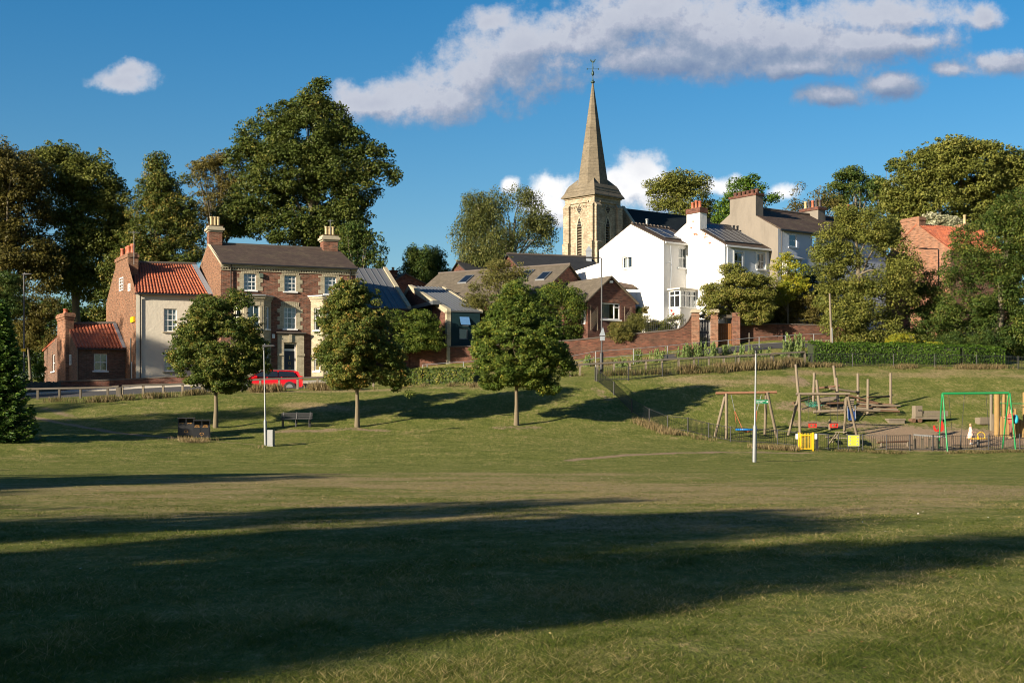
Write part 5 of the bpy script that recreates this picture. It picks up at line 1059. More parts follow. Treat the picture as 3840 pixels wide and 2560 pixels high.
# oriel
o0, o1 = fgT.loc(2962,990,-.7)[0], fgT.loc(3006,990,-.7)[0]; oz0, oz1 = P(2985,1025,111.5).z, P(2985,970,111.5).z
k = MB(); fgT.box(k, o0, o1, 8.3, oz0, -.7, -.002); orl = k.build('bay', M['render_white'], gt); window(orl, fgT, (o0, o1, oz0, oz1), 2, 1, off=-.66, rail=False, fw=.09)
k = MB(); fgT.box(k, o0-.1, o0+.02, oz0-.05, oz1, -.68, -.002); fgT.box(k, o1-.02, o1+.1, oz0-.05, oz1, -.68, -.002); fgT.box(k, o0-.15, o1+.15, oz0-.12, oz0-.003, -.8, -.002); fgT.box(k, o0-.15, o1+.15, oz1, oz1+.1, -.85, -.002); k.build('bay_frame', M['white_paint'], orl)
k = MB(); a = [fgT.pt(o0-.2,oz1+.103,-.9), fgT.pt(o1+.2,oz1+.103,-.9), fgT.pt(o1+.2,oz1+.103,-.01), fgT.pt(o0-.2,oz1+.103,-.01), fgT.pt(o0+.25,oz1+.5,-.02), fgT.pt(o1-.25,oz1+.5,-.02)]; k.add(a, [(0,1,5,4),(1,2,5),(0,4,3),(3,4,5,2),(0,3,2,1)]); k.build('bay_roof', M['lead'], orl)
# right brick house
Ar = plan(3564,118.); fR = Fr(Ar, Ar+Vector((math.cos(R(30)), math.sin(R(30)), 0))*7); zRe, zRr = P(3564,937,118).z, P(3440,838,121.2).z; DR = 7.6
rh = empty('brick_house', (Ar.x, Ar.y, 10), 'orange brick gabled house with bright red tiled roof half hidden by dark trees at right', 'house')
w = MB(); wall(w, fR, 0, 8, 8, zRe); gR = Fr(fR.pt(0,0,DR), fR.A); wall(w, gR, 0, DR, 8, zRe, top=[(DR/2, zRr)]); wall(w, Fr(fR.pt(8,0,0), fR.pt(8,0,DR)), 0, DR, 8, zRe, top=[(DR/2, zRr)]); w.build('wall', M['brick_orange'], rh)
pantile_roof(rh, fR.pt(.1,zRe,-.1), fR.pt(8,zRe,-.1), fR.pt(8,zRr,DR/2), fR.pt(.1,zRr,DR/2), tile=.3)
k = MB(); k.slab([fR.pt(0,zRe,DR+.1), fR.pt(8,zRe,DR+.1), fR.pt(8,zRr-.02,DR/2), fR.pt(0,zRr-.02,DR/2)], .1); k.build('rear_roof', M['pantile'], rh)
c0, c1 = gR.loc(3378,830)[0], gR.loc(3447,830)[0]; zt = P(3410,811,121).z; k = MB(); gR.box(k, c0, c1, zRe+.4, zt, .003, .75); gR.box(k, c0-.05, c1+.05, zt-.3, zt-.1, -.05, .8); ch = k.build('chimney', M['brick_orange'], rh)
s_ = 5.6; k = MB(); fR.box(k, s_-.4, s_+.6, zRr-.8, P(3640,842,124).z, DR/2-.5, DR/2+.5); ch = k.build('chimney', M['brick_orange'], rh); k = MB(); k.lathe(fR.pt(s_+.25, P(3640,842,124).z, DR/2), [(.16,0),(.13,.1),(.12,.75),(.16,.78),(.16,.85),(.1,.85)], 10); k.build('chimney_pot', M['pot_cream'], ch)
M_seam = None

# ================================================================== garden walls and gate pillars
def ground_wall(name, label, pts, th, mat, cop=None, cat='wall', group=None, base_drop=.5):
    """pts: (x, y, ztop) polyline"""
    root = empty(name, (pts[0][0], pts[0][1], gz(pts[0][0], pts[0][1])), label, cat, group); mb = MB(); cb = MB()
    for a, b in zip(pts[:-1], pts[1:]):
        A, B = Vector((a[0],a[1],0)), Vector((b[0],b[1],0)); n_ = Vector((-(B-A).y, (B-A).x, 0)).normalized()*th
        q = [A, B, B+n_, A+n_]; za, zb = gz(a[0],a[1])-base_drop, gz(b[0],b[1])-base_drop
        mb.box8([Vector((q[0].x,q[0].y,za)), Vector((q[1].x,q[1].y,zb)), Vector((q[2].x,q[2].y,zb)), Vector((q[3].x,q[3].y,za)), Vector((q[0].x,q[0].y,a[2])), Vector((q[1].x,q[1].y,b[2])), Vector((q[2].x,q[2].y,b[2])), Vector((q[3].x,q[3].y,a[2]))])
        e = n_.normalized()*.05; cb.box8([Vector((p.x,p.y,z)) for p, z in zip((q[0]-e,q[1]-e,q[2]+e,q[3]+e), (a[2]+.003,b[2]+.003,b[2]+.003,a[2]+.003))]+[Vector((p.x,p.y,z+.09)) for p, z in zip((q[0]-e,q[1]-e,q[2]+e,q[3]+e), (a[2],b[2],b[2],a[2]))])
    mb.build('wall_body', mat, root); cb.build('coping', cop or M['ridge_tile'], root); return root
def tp_(u, v, Y): p = P(u, v, Y); return (p.x, p.y, p.z)
lw = [tp_(1532,1305,110.2), tp_(1769,1300,110), tp_(1950,1290,109.6), tp_(2139,1278,109.3), tp_(2362,1255,109.2), tp_(2500,1241,109), tp_(2541,1236,109), tp_(2565,1222,109), tp_(2582,1203,109), tp_(2592,1184,109), tp_(2597,1184,109)]
ground_wall('garden_wall', 'long red brick garden wall sloping up to the gate pillars', lw, .35, M['brick_wall'])
ground_wall('garden_wall', 'short brown wall behind the second street tree, left of its brick pier', [tp_(1340,1330,112), tp_(1440,1312,111), tp_(1508,1307,110.4)], .3, M['brick_wall'])
pr_ = MB(); c = P(1520,1303,110.1); mbx = MB(); mbx.box(c.x-.27, c.x+.27, c.y-.1, c.y+.44, gz(c.x,c.y)-.4, c.z); rt = empty('brick_pier', Gd(c.x,c.y), 'brick pier at the left end of the long garden wall', 'pier'); mbx.build('shaft', M['brick_wall'], rt); mbx = MB(); mbx.box(c.x-.33, c.x+.33, c.y-.16, c.y+.5, c.z+.003, c.z+.1); mbx.build('cap', M['ridge_tile'], rt)
rw = [tp_(2772,1222,109.5), tp_(2900,1216,110), tp_(2925,1216,110.1), tp_(3100,1222,110.6), tp_(3200,1226,111)]
rwo = ground_wall('garden_wall', 'dark red brick wall right of the gate pillars below brown shrubs', rw, .35, M['brick_wall'])
k = MB(); pA, pB = tp_(2772,1290,109.4), tp_(3085,1290,110.4); k.box8([Vector((pA[0],pA[1]-.06,gz(pA[0],pA[1])-.3)), Vector((pB[0],pB[1]-.06,gz(pB[0],pB[1])-.3)), Vector((pB[0],pB[1],gz(pB[0],pB[1])-.3)), Vector((pA[0],pA[1],gz(pA[0],pA[1])-.3)), Vector((pA[0],pA[1]-.06,pA[2])), Vector((pB[0],pB[1]-.06,pB[2])), Vector((pB[0],pB[1],pB[2])), Vector((pA[0],pA[1],pA[2]))]); k.build('plinth', M['concrete'], rwo)
k = MB(); c = P(2926,1217,110); k.box(c.x-.17, c.x+.17, c.y-.1, c.y-.003, gz(c.x,c.y)-.3, c.z-.03); k.build('buttress', M['brick_wall'], rwo)
def pillar(u, vt, Y, w_, label, cap=True, name='gate_pillar'):
    c = P(u, vt, Y); r = empty(name, Gd(c.x, c.y), label, 'pillar', 'brick gate pillars'); k = MB(); k.box(c.x-w_, c.x+w_, c.y-w_, c.y+w_, gz(c.x,c.y)-.4, c.z); k.build('shaft', M['brick_orange'] if cap else M['brick_main'], r)
    if cap:
        k = MB(); k.box(c.x-w_-.08, c.x+w_+.08, c.y-w_-.08, c.y+w_+.08, c.z+.003, c.z+.17); k.box(c.x-w_-.02, c.x+w_+.02, c.y-w_-.02, c.y+w_+.02, c.z+.173, c.z+.26); k.build('capstone', M['stone_trim'], r)
    return c
ca_ = pillar(2608,1173,108.5,.27,'pale capped brick gate pillar at the top of the wall curve'); cb_ = pillar(2678,1173,108.7,.27,'pale capped brick pillar between the black and the brown gate'); cc3 = pillar(2759,1173,109,.29,'brick gate pillar without a capstone, right of the brown gate', False)
for (a, b, zt, mt, nm, lb, dY) in ((ca_, cb_, 1198, 'black_metal', 'garden_gate', 'tall black gate between the two capped pillars', .25), (cb_, cc3, 1212, 'wood_gate', 'garden_gate', 'tall brown wooden gate between two brick pillars', .3)):
    x0, x1 = a.x+.29, b.x-.31; y = (a.y+b.y)/2+dY; z0 = gz(x0, y)+.03; z1 = P(2700, zt, 109).z; r = empty(nm, ((x0+x1)/2, y, z0), lb, 'gate'); k = MB(); n_ = 7
    for i in range(n_): q = x0+(x1-x0)*i/n_; k.box(q+.006, q+(x1-x0)/n_-.006, y, y+.04, z0, z1)
    k.build('boards', M[mt], r); k = MB()
    for z in (z0+.2, (z0+z1)/2, z1-.2): k.box(x0, x1, y+.043, y+.09, z, z+.12)
    k.build('braces', M[mt], r)
    k = MB(); k.box(x0-.02, x1+.02, y-.3, y-.12, P(2640,1192,109).z-.0, P(2640,1181,109).z); lt = k.build('lintel', M['wood_rail'], r)

# wall and fence on the left, low wall before the houses
ground_wall('low_wall', 'low dark brick wall in front of the cottage and rendered house', [tp_(222,1432,101), tp_(480,1424,101), tp_(680,1412,101.3), tp_(800,1408,101.6)], .3, M['brick_dark'])
fgn = empty('board_fence', Gd(*P(85,1400,99)[:2]), 'dark green grey close boarded fence beside the spruce', 'fence'); k = MB()
for i in range(34):
    u = 60+i*5.0; c = P(u, 1431+random.uniform(-2,2), 99.5); k.box(c.x-.043, c.x+.043, c.y, c.y+.025, gz(c.x,c.y)-.1, c.z)
k.build('boards', M['fence_green'], fgn)
# ---- roads
strip('road', [tuple(plan(u, Y)[:2]) for u, Y in ((-600,96),(0,96),(450,97),(900,97.2),(1300,98.6))], 3.6, M['asphalt'], .05, 'grey lane passing the cottage and the brick house', 'road')
strip('path', [tuple(plan(u, Y)[:2]) for u, Y in ((2480,106.4),(2600,106.6),(2731,106.8),(2900,107.6),(3052,108.2),(3150,108.6))], 2.2, M['asphalt'], .04, 'grey path in front of the gate pillars', 'path')
strip('pavement', [tuple(plan(u, Y)[:2]) for u, Y in ((-600,98.6),(0,98.6),(450,99.3),(900,99.6),(1300,101.2))], 1.2, M['concrete'], .14, 'narrow pavement along the lane', 'pavement', skirt=.14)

# ================================================================== fences
def rail_fence(label, pts, group, rail=.09, post=.07, mats=('wood_grey','wood_rail'), name='post_and_rail_fence', fat=()):
    """pts: list of (top point, ground point)"""
    root = empty(name, pts[0][1], label, 'fence', group); rb = MB()
    for i, (t, b) in enumerate(pts):
        k = MB(); w_ = post*(2.2 if i in fat else 1.)
        k.box8([(b.x-w_,b.y-w_,b.z-.2),(b.x+w_,b.y-w_,b.z-.2),(b.x+w_,b.y+w_,b.z-.2),(b.x-w_,b.y+w_,b.z-.2),(t.x-w_,t.y-w_,t.z),(t.x+w_,t.y-w_,t.z),(t.x+w_,t.y+w_,t.z+.03),(t.x-w_,t.y+w_,t.z+.03)]); k.build('post', M[mats[0]], root)
    for (t0, _), (t1, _) in zip(pts[:-1], pts[1:]):
        a, b = t0+Vector((0,-.02,.02)), t1+Vector((0,-.02,.02)); h = Vector((0,rail,0)); v = Vector((0,0,rail*1.3))
        rb.box8([a-h-v*.0, b-h-v*.0, b+h, a+h, a-h*.4+v, b-h*.4+v, b+h*.4+v, a+h*.4+v])
    rb.build('rail', M[mats[1]], root); return root
def fpts(l, hgt):
    o = []
    for u, vt, Y in l: t = P(u, vt, Y); b = Gd(t.x, t.y); o.append((t, b))
    return o
rail_fence('weathered timber knee rail beside the spruce and cottage', fpts([(60,1463,92),(142,1462,92),(223,1460,92),(302,1459,92),(404,1457,92),(446,1452,92)], 0), 'timber knee rails', fat=(5,), mats=('wood_rail','wood_rail'))
rail_fence('timber knee rail in front of the red car and brick house', fpts([(458,1451,93),(537,1447,93.3),(612,1446,93.6),(685,1443,93.9),(760,1441,94.1),(827,1439,94.3),(904,1434,94.5),(976,1426,94.7),(1047,1424,94.9),(1116,1422,95.1),(1191,1419,95.3),(1255,1417,95.4),(1319,1416,95.5),(1400,1412,96),(1480,1408,96.4)], 0), 'timber knee rails')
rail_fence('long timber knee rail running up the bank above the playground', fpts([(2138,1374,97.5),(2175,1371,97.6),(2240,1367,97.7),(2302,1363,97.8),(2362,1360,97.9),(2422,1356,98),(2482,1353,98.1),(2545,1349,98.3),(2602,1346,98.5),(2658,1343,98.7),(2714,1341,98.8),(2769,1338,99),(2830,1335,99.2),(2892,1331,99.4),(2957,1327,99.7),(3018,1323,100)], 0), 'timber knee rails')
def railing(label, pts, h, group, bars_gap=.11, name='metal_railing', mat='black_metal', post=.04, maxp=40, br=.012):
    """vertical bar railing following the ground between the given ground points"""
    root = empty(name, pts[0], label, 'railing', group)
    for p in pts: k = MB(); k.tube([p-Vector((0,0,.2)), p+Vector((0,0,h+.06))], post, 6); k.build('post', M[mat], root)
    for a, b in zip(pts[:-1], pts[1:]):
        k = MB(); n_ = max(2, int((b-a).length/bars_gap))
        for i in range(1, n_):
            q = a.lerp(b, i/n_); g0 = gz(q.x, q.y)
            z0 = max(g0+.03, q.z+.05); k.tube([Vector((q.x,q.y,z0)), Vector((q.x,q.y,q.z+h))], br, 3, False, False)
        for dz_ in (.08, h): k.box8([a+Vector((0,-.012,dz_)), b+Vector((0,-.012,dz_)), b+Vector((0,.012,dz_)), a+Vector((0,.012,dz_)), a+Vector((0,-.012,dz_+.03)), b+Vector((0,-.012,dz_+.03)), b+Vector((0,.012,dz_+.03)), a+Vector((0,.012,dz_+.03))])
        k.build('panel', M[mat], root)
    return root
up_ = [GH(u, v, 60, 100) for u, v in ((2232,1428),(2356,1427),(2484,1411),(2619,1395),(2760,1388),(2900,1382),(3042,1373),(3197,1374),(3351,1375),(3506,1375),(3663,1375),(3818,1376),(3990,1380))]
railing('black vertical bar railing along the top of the playground bank', up_, .85, 'playground railings')
dg_ = [GH(u, v, 60, 100) for u, v in ((2238,1430),(2302,1480),(2369,1546),(2435,1584),(2504,1613),(2580,1620),(2658,1641),(2740,1656),(2830,1662),(2916,1667),(2992,1676))]
railing('black railing curving down the bank to the yellow gate', dg_, .78, 'playground railings')
dr_ = [GH(u, v, 60, 100) for u, v in ((3060,1681),(3106,1686),(3144,1686),(3235,1688),(3325,1690),(3412,1689),(3499,1690),(3603,1690),(3707,1690),(3824,1686),(3960,1686))]
railing('grey railing right of the yellow gate in front of the play area', dr_, .8, 'playground railings', mat='black_metal')
# lane handrail
hr_ = []
root = empty('handrail', P(1586,1366,103), 'thin grey metal handrail beside the climbing lane', 'handrail'); tops = [P(u, v, Y) for u, v, Y in ((1586,1367,103),(1602,1366,103),(1738,1356,103),(1880,1349,103.2),(2000,1342,103.4),(2137,1336,103.6),(2234,1317,103.9),(2376,1307,104.2),(2503,1296,104.5),(2621,1285,104.9),(2731,1275,105.2),(2847,1264,105.5),(2945,1258,105.8),(3052,1252,106.1),(3120,1250,106.4))]
k = MB(); k.tube(tops, .022, 6); k.tube([t-Vector((0,0,.5)) for t in tops], .022, 6); k.build('rail', M['galv'], root)
for t in tops: k = MB(); k.tube([t, Gd(t.x, t.y, -.1)], .035, 6); k.build('post', M['galv'], root)

# ================================================================== lamp posts and poles
def lamp_post(label, base, H, head, mat='galv', arm=None, r=.06, name='lamp_post', lower=1.1, rb=.11):
    root = empty(name, base, label, 'lamp post'); k = MB(); k.lathe(base, [(rb,-.1),(rb,lower),(rb*.95,lower+.05),(r,lower+.16),(r*.8,H)], 12); k.build('pole', M[mat], root)
    t = base+Vector((0,0,H)); hd_ = MB()
    if arm: a_ = t+Vector((arm,0,.0)); hd_.tube([t-Vector((0,0,.05)), t+Vector((arm*.1,0,.0)), a_], .035, 6); t2 = a_; 
    else: t2 = t
    s = -1 if (arm or head) < 0 else 1; 
    if not arm: s = 1 if head > 0 else -1
    hd_.box8([t2+Vector((-.06*s,-.11,-.02)), t2+Vector((.55*s,-.13,.02)), t2+Vector((.55*s,.13,.02)), t2+Vector((-.06*s,.11,-.02)), t2+Vector((-.06*s,-.09,.09)), t2+Vector((.5*s,-.1,.08)), t2+Vector((.5*s,.1,.08)), t2+Vector((-.06*s,.09,.09))])
    if not arm: hd_.tube([t2-Vector((0,0,.16)), t2+Vector((0,0,.1))], .07, 8); hd_.lathe(t2+Vector((.06*s,0,.09)), [(.05,0),(.05,.05),(.03,.08)], 8)
    hd_.build('lamp_head', M['black_metal'], root); return root
b = GH(2829,1738); b = P(2829,1738,65); b = Gd(b.x, b.y)
lp1 = lamp_post('silver lamp post with a green direction sign, standing nearest in the park', b, P(2838,1311,b.y).z-b.z, .5, r=.046, lower=2.4*.65, rb=.095)
lp1.rotation_euler = (0, R(.8), 0)
sy = b.y-.09; z0 = P(2836,1498,b.y).z; sg = empty('direction_sign', (b.x+.1, sy, z0-.2), 'green direction sign with white lettering fixed to the silver lamp post', 'sign')
k = MB(); k.box(b.x+.06, b.x+.62, sy-.012, sy+.012, z0-.19, z0+.0); k.build('plate', M['sign_green'], sg)
text_mesh('Library G. 3Mins', .058, M['white_paint'], sg, (-.02, -.017, .125), (R(90),0,0)); text_mesh('Shops 3Mins', .058, M['white_paint'], sg, (-.02, -.017, .055), (R(90),0,0))
k = MB(); k.add([(b.x+.57+.035*math.cos(i*.5236), sy-.016, z0-.1+.035*math.sin(i*.5236)) for i in range(12)], [tuple(range(12))]); k.build('arrow_disc', M['white_paint'], sg)
k = MB(); k.add([(b.x+.555, sy-.02, z0-.125),(b.x+.59, sy-.02, z0-.08),(b.x+.565, sy-.02, z0-.085)], [(0,1,2)]); k.build('arrow', M['sign_green'], sg)
b2 = P(996,1668,71); b2 = Gd(b2.x, b2.y); lp2 = lamp_post('silver lamp post beside the small grey cabinet', b2, P(987,1300,b2.y).z-b2.z, .45, r=.036, lower=1.15, rb=.078)
lp2.rotation_euler = (0, R(-1.0), 0)
b3 = P(2256,1418,98.5); b3 = Gd(b3.x, b3.y); lp3 = lamp_post('tall black street lamp with arm in front of the brick bungalow', b3, P(2252,968,b3.y).z-b3.z, -.5, mat='black_metal', arm=-.65, lower=1.3, rb=.13, name='street_lamp')
ts = empty('triangular_sign', (b3.x+.1, b3.y-.1, P(2258,1240,98).z), 'back of a triangular road sign on the black street lamp', 'sign'); c = P(2258,1243,98.3); k = MB(); k.add([(c.x-.2,c.y-.02,c.z-.28),(c.x+.22,c.y-.02,c.z-.28),(c.x+.06,c.y-.02,c.z+.32),(c.x-.2,c.y,c.z-.28),(c.x+.22,c.y,c.z-.28),(c.x+.06,c.y,c.z+.32)], [(0,1,2),(5,4,3),(0,3,4,1),(1,4,5,2),(2,5,3,0)]); k.box(c.x-.15, c.x+.18, c.y-.02, c.y, c.z-.62, c.z-.34); k.build('plate', M['lead'], ts)
k = MB(); k.box(c.x-.1, c.x+.08, c.y+.003, c.y+.04, c.z-.5, c.z-.45); k.box(c.x-.1, c.x+.08, c.y+.003, c.y+.04, c.z-.2, c.z-.15); k.build('bracket', M['galv'], ts)
b4 = P(3122,1366,101.4); b4 = Gd(b4.x, b4.y); tpz = P(3113,1100,101.4).z; k = MB(); k.tube([b4-Vector((0,0,.3)), Vector((b4.x-.2,b4.y,tpz))], [.105,.07], 10); up = empty('utility_pole', b4, 'weathered wooden utility pole at the left end of the clipped hedge', 'pole'); k.build('pole', M['wood_grey'], up); k = MB(); k.tube([b4+Vector((.0,-.14,0)), Vector((b4.x-.07,b4.y-.14,b4.z+2.4))], .045, 6); k.build('cable_guard', M['galv'], up)
b5 = P(3520,1300,110); b5 = Gd(b5.x, b5.y); lamp_post('dark street lamp with arm against the orange brick gable', b5, P(3522,934,110).z-b5.z, -.5, mat='black_metal', arm=-.95, lower=1.3, rb=.12, name='street_lamp')
b6 = P(90,1480,97); b6 = Gd(b6.x, b6.y); lamp_post('black street lamp rising behind the spruce at far left', b6, P(95,1030,97).z-b6.z, .45, mat='black_metal', lower=1.2, rb=.11, name='street_lamp'); c = P(90,1312,96.8)
k = MB(); k.box(c.x-.15, c.x+.15, c.y-.1, c.y-.08, c.z-.1, c.z+.1); props(k.build('small_sign', M['yellow_paint']), 'small yellow notice on the far left street lamp', 'sign')
bp = Gd(*P(2810,1300,105.5)[:2]); k = MB(); k.tube([bp-Vector((0,0,.2)), Vector((bp.x,bp.y,P(2862,1248,105.5).z))], .06, 6); o_ = k.build('wooden_post', M['wood_rail'])
props(o_, 'short dark post standing by the handrail right of the gates', 'post')

# ================================================================== park furniture
cab = empty('service_cabinet', Gd(*P(1015,1676,70.6)[:2]), 'small pale grey steel cabinet at the foot of the lamp post', 'cabinet'); c = cab.location; k = MB(); k.box(c.x-.13, c.x+.15, c.y-.15, c.y+.2, c.z-.05, c.z+.80); o_ = k.build('body', M['galv'], cab); k = MB(); k.box(c.x-.11, c.x+.13, c.y-.158, c.y-.152, c.z+.05, c.z+.76); k.build('door', M['galv'], cab)
cab.rotation_euler = (0, 0, R(-8))
def bin_(c, label, text2, rz):
    r = empty('litter_bin', c, label, 'bin', 'black twin litter bins', rz); W_, D_, H_ = .42, .36, .92; k = MB()
    k.box(-W_, W_, -D_, D_, 0, H_-.28); 
    for x in (-W_, -.02, W_-.04): k.box(x, x+.04, -D_, -D_+.04, H_-.279, H_-.06)
    k.box(-W_, W_, D_-.04, D_, H_-.279, H_-.06); k.box(-W_, -W_+.03, -D_+.041, D_-.041, H_-.279, H_-.06); k.box(W_-.03, W_, -D_+.041, D_-.041, H_-.279, H_-.06)
    k.build('body', M['black_metal'], r, local=True); k = MB(); k.box(-W_-.02, W_+.02, -D_-.02, D_+.02, H_-.057, H_); k.build('lid', M['black_metal'], r, local=True)
    k = MB(); k.box(-.36, -.06, -D_-.012, -D_-.001, .1, .55); k.box(.03, .37, -D_-.012, -D_-.001, .1, .55); k.build('door', M['black_metal'], r, local=True)
    for x in (-.35, .06): text_mesh('LITTER', .075, M['gold'], r, (x, -D_-.016, .595), (R(90),0,0))
    if text2:
        for x in (-.37, .04): text_mesh('RECYCLING', .05, M['gold'], r, (x, -D_-.016, .53), (R(90),0,0))
    text_mesh('COUNCIL', .06, M['gold'], r, (-.18, -D_-.016, .16), (R(90),0,0)) if False else None
    # oval emblem
    k = MB(); k.tube([(.10*math.cos(a*.5236), -D_-.014, .2+.06*math.sin(a*.5236)) for a in range(13)], .008, 4); k.build('emblem', M['gold'], r, local=True); return r
bin_(Gd(*P(700,1640,74)[:2], .1), 'left black litter bin with LITTER lettering', False, R(8)); bin_(Gd(*P(757,1645,73)[:2], .1), 'right black litter bin with recycling lettering and lighter lid', True, R(12))
# bench
bc = Gd(*P(1112,1606,78.6)[:2]); bn = empty('park_bench', bc, 'dark slatted park bench under the trees seen from the front', 'bench'); Lh = .86
for i in range(3): k = MB(); k.box(-Lh, Lh, .12+.02*i, .15+.02*i, .46+.12*i, .55+.12*i); k.build('backrest_slat', M['black_metal'], bn, local=True)
for i in range(4): k = MB(); k.box(-Lh, Lh, -.34+.11*i, -.25+.11*i, .42, .45); k.build('seat_slat', M['black_metal'], bn, local=True)
for x in (-.74, .0, .74): k = MB(); k.tube([(x,-.3,0),(x,-.3,.41)], .03, 6); k.tube([(x,.12,0),(x,.1,.41),(x,.2,.82)], .03, 6); k.box(x-.02, x+.02, -.34, .14, .385, .415); k.build('leg', M['black_metal'], bn, local=True)
# car (an estate seen side-on, nose to the left)
cr = empty('parked_car', Gd(*P(1020,1462,97.4)[:2]), 'red estate car parked side on before the brick house door', 'car'); cr.location.z -= .24; cr.location.x -= .2
cx0 = cr.location.copy()
prof = [(-2.38,.35),(-2.42,.62),(-2.3,.80),(-1.55,.95),(-1.30,1.0),(-.55,1.44),(-.1,1.54),(.9,1.56),(1.75,1.50),(1.98,1.46),(2.20,1.0),(2.28,.92),(2.30,.45),(2.24,.32)]
def car_sec(y, inset, top): return [(x*(1-inset*.02)+0, y, z) for x, z in prof]
secs = []
for y, f in ((-.86,0),(-.90,.0),(-.90,0),(.90,0),(.86,0)): secs.append(y)
k = MB(); V_ = []; rows = []
for y, kx, kz in ((-.80,.985,.97),(-.89,1,1),(.89,1,1),(.80,.985,.97)):
    rows.append([(x*kx, (y if z < .98 else math.copysign(abs(y)-.20*(z-.98)/.55-.02, y)), .32+(z-.32)*kz) for x, z in prof])
n_ = len(prof)
k.add([p for r in rows for p in r], [(j*n_+i, j*n_+(i+1) % n_, (j+1)*n_+(i+1) % n_, (j+1)*n_+i) for j in range(3) for i in range(n_)]+[tuple(range(n_-1,-1,-1)), tuple(range(3*n_, 4*n_))])
body = k.build('body', M['car_red'], cr, local=True)
md = body.modifiers.new('bevel', 'BEVEL'); md.width = .05; md.segments = 3
def sidey(z, s): return s*(.89-.20*max(0, z-.98)/.55-.02*(z > .98))
for s in (-1, 1):
    for q in (((-1.12,1.04),(-.35,1.04),(-.28,1.42),(-.50,1.40)), ((-.28,1.04),(.62,1.04),(.60,1.47),(-.20,1.45)), ((.70,1.04),(1.90,1.06),(1.68,1.42),(.68,1.47))):
        k = MB(); k.add([(x, sidey(z, s)*.985+s*.018, z) for x, z in q], [(0,1,2,3)]); k.build('side_window', M['car_glass'], cr, local=True)
    for x in (-1.45, 1.42):
        k = MB(); k.tube([(x,s*.66,.33-.02),(x,s*.905,.33-.02)], .335, 24, True, False); t_ = k.build('wheel', M['tyre'], cr, local=True)
        k = MB(); k.tube([(x,s*.9055,.31),(x,s*.925,.31)], .215, 20, True, False); k.build('rim', M['galv'], t_, local=True)
        k = MB(); k.add([(x+.40*math.cos(a*math.pi/12), s*.902, .31+.40*math.sin(a*math.pi/12)) for a in range(13)], [tuple(range(13))]); k.build('wheel_arch', M['tyre'], cr, local=True)
    k = MB(); k.box(-2.32,-2.08,s*.55-.15,s*.55+.15,.68,.80); k.build('headlight', M['white_paint'], cr, local=True)
    k = MB(); k.box(2.15,2.29,s*.70-.13,s*.70+.13,.80,1.12); k.build('tail_light', M['red_plastic'], cr, local=True)
    k = MB(); k.tube([(-.3,s*.64,1.57),(1.7,s*.64,1.56)], .02, 5); k.build('roof_rail', M['galv'], cr, local=True)
    k = MB(); k.box(-.95,-.75,s*.92-.07,s*.92+.07,1.0,1.12); k.build('mirror', M['car_red'], cr, local=True)
k = MB(); k.add([(-1.22,-.66,1.06),(-1.22,.66,1.06),(-.56,.58,1.45),(-.56,-.58,1.45)], [(0,1,2,3)]); o_ = k.build('windscreen', M['car_glass'], cr, local=True); o_.location = (-.03,0,.03)
k = MB(); k.add([(2.21,-.66,1.06),(2.21,.66,1.06),(2.04,.58,1.40),(2.04,-.58,1.40)], [(0,1,2,3)]); k.build('rear_window', M['car_glass'], cr, local=True)
cr.rotation_euler = (0, 0, R(7)); cr.scale = (1, 1, .94)
sgn = empty('estate_sign_post', P(1,1,1), 'x', 'sign'); bpy.data.objects.remove(sgn)
# ================================================================== playground
def log(root, a, b, r, mat='wood_log', name='log', n=8): k = MB(); k.tube([a, a.lerp(b,.5), b], [r, r*.98, r*.94], n); return k.build(name, M[mat], root)
def hit(u, v, y1=100): return GH(u, v, 60, y1)
pgY = 78.5
# basket swing
b1a, b1b, b1c, b1d = hit(2678,1634), hit(2724,1645), hit(2868,1632), hit(2916,1640)
Ysw = (b1b.y+b1a.y)/2
sw = empty('basket_swing', hit(2790,1648), 'timber swing frame with a blue round basket seat', 'swing')
tL, tR = P(2722,1472,Ysw), P(2876,1470,Ysw); eL, eR = P(2684,1474,Ysw), P(2913,1470,Ysw)
log(sw, eL, eR, .075, 'wood_brown', 'beam')
for a, b in ((b1a, tL+Vector((.03,.2,0))), (b1b, tL+Vector((0,-.15,-.05))), (b1c, tR+Vector((-.02,.15,-.05))), (b1d, tR+Vector((.0,-.15,-.02)))): log(sw, a-Vector((0,0,.2)), b, .082, 'wood_log', 'leg')
sc_ = P(2800,1610,Ysw); k = MB(); pts = [sc_+Vector((.57*math.cos(a*math.pi/14), .5*math.sin(a*math.pi/14), 0)) for a in range(29)]; k.tube(pts, .062, 8, False); bs = k.build('basket_ring', M['blue_plastic'], sw)
k = MB()
for i in range(-4, 5):
    x = i*.11; y = .46*math.sqrt(max(0, 1-(x/.55)**2)); k.tube([sc_+Vector((x,-y,0)), sc_+Vector((x,0,-.13)), sc_+Vector((x,y,0))], .012, 4); k.tube([sc_+Vector((-y*1.05,x*.9,0)), sc_+Vector((0,x*.9,-.13)), sc_+Vector((y*1.05,x*.9,0))], .012, 4)
k.build('net', M['rope_red'], bs)
for u, s in ((2742,-1),(2855,1)):
    top = P(u, 1480, Ysw); mid = P(2755 if s < 0 else 2838, 1540, Ysw); k = MB(); k.tube([top, mid], .016, 5); k.build('chain', M['galv'] , sw)
    k = MB(); k.tube([mid, sc_+Vector((s*.52,.2,.03))], .014, 5); k.tube([mid, sc_+Vector((s*.30,-.42,.03))], .014, 5); k.build('rope', M['rope_red'], sw)
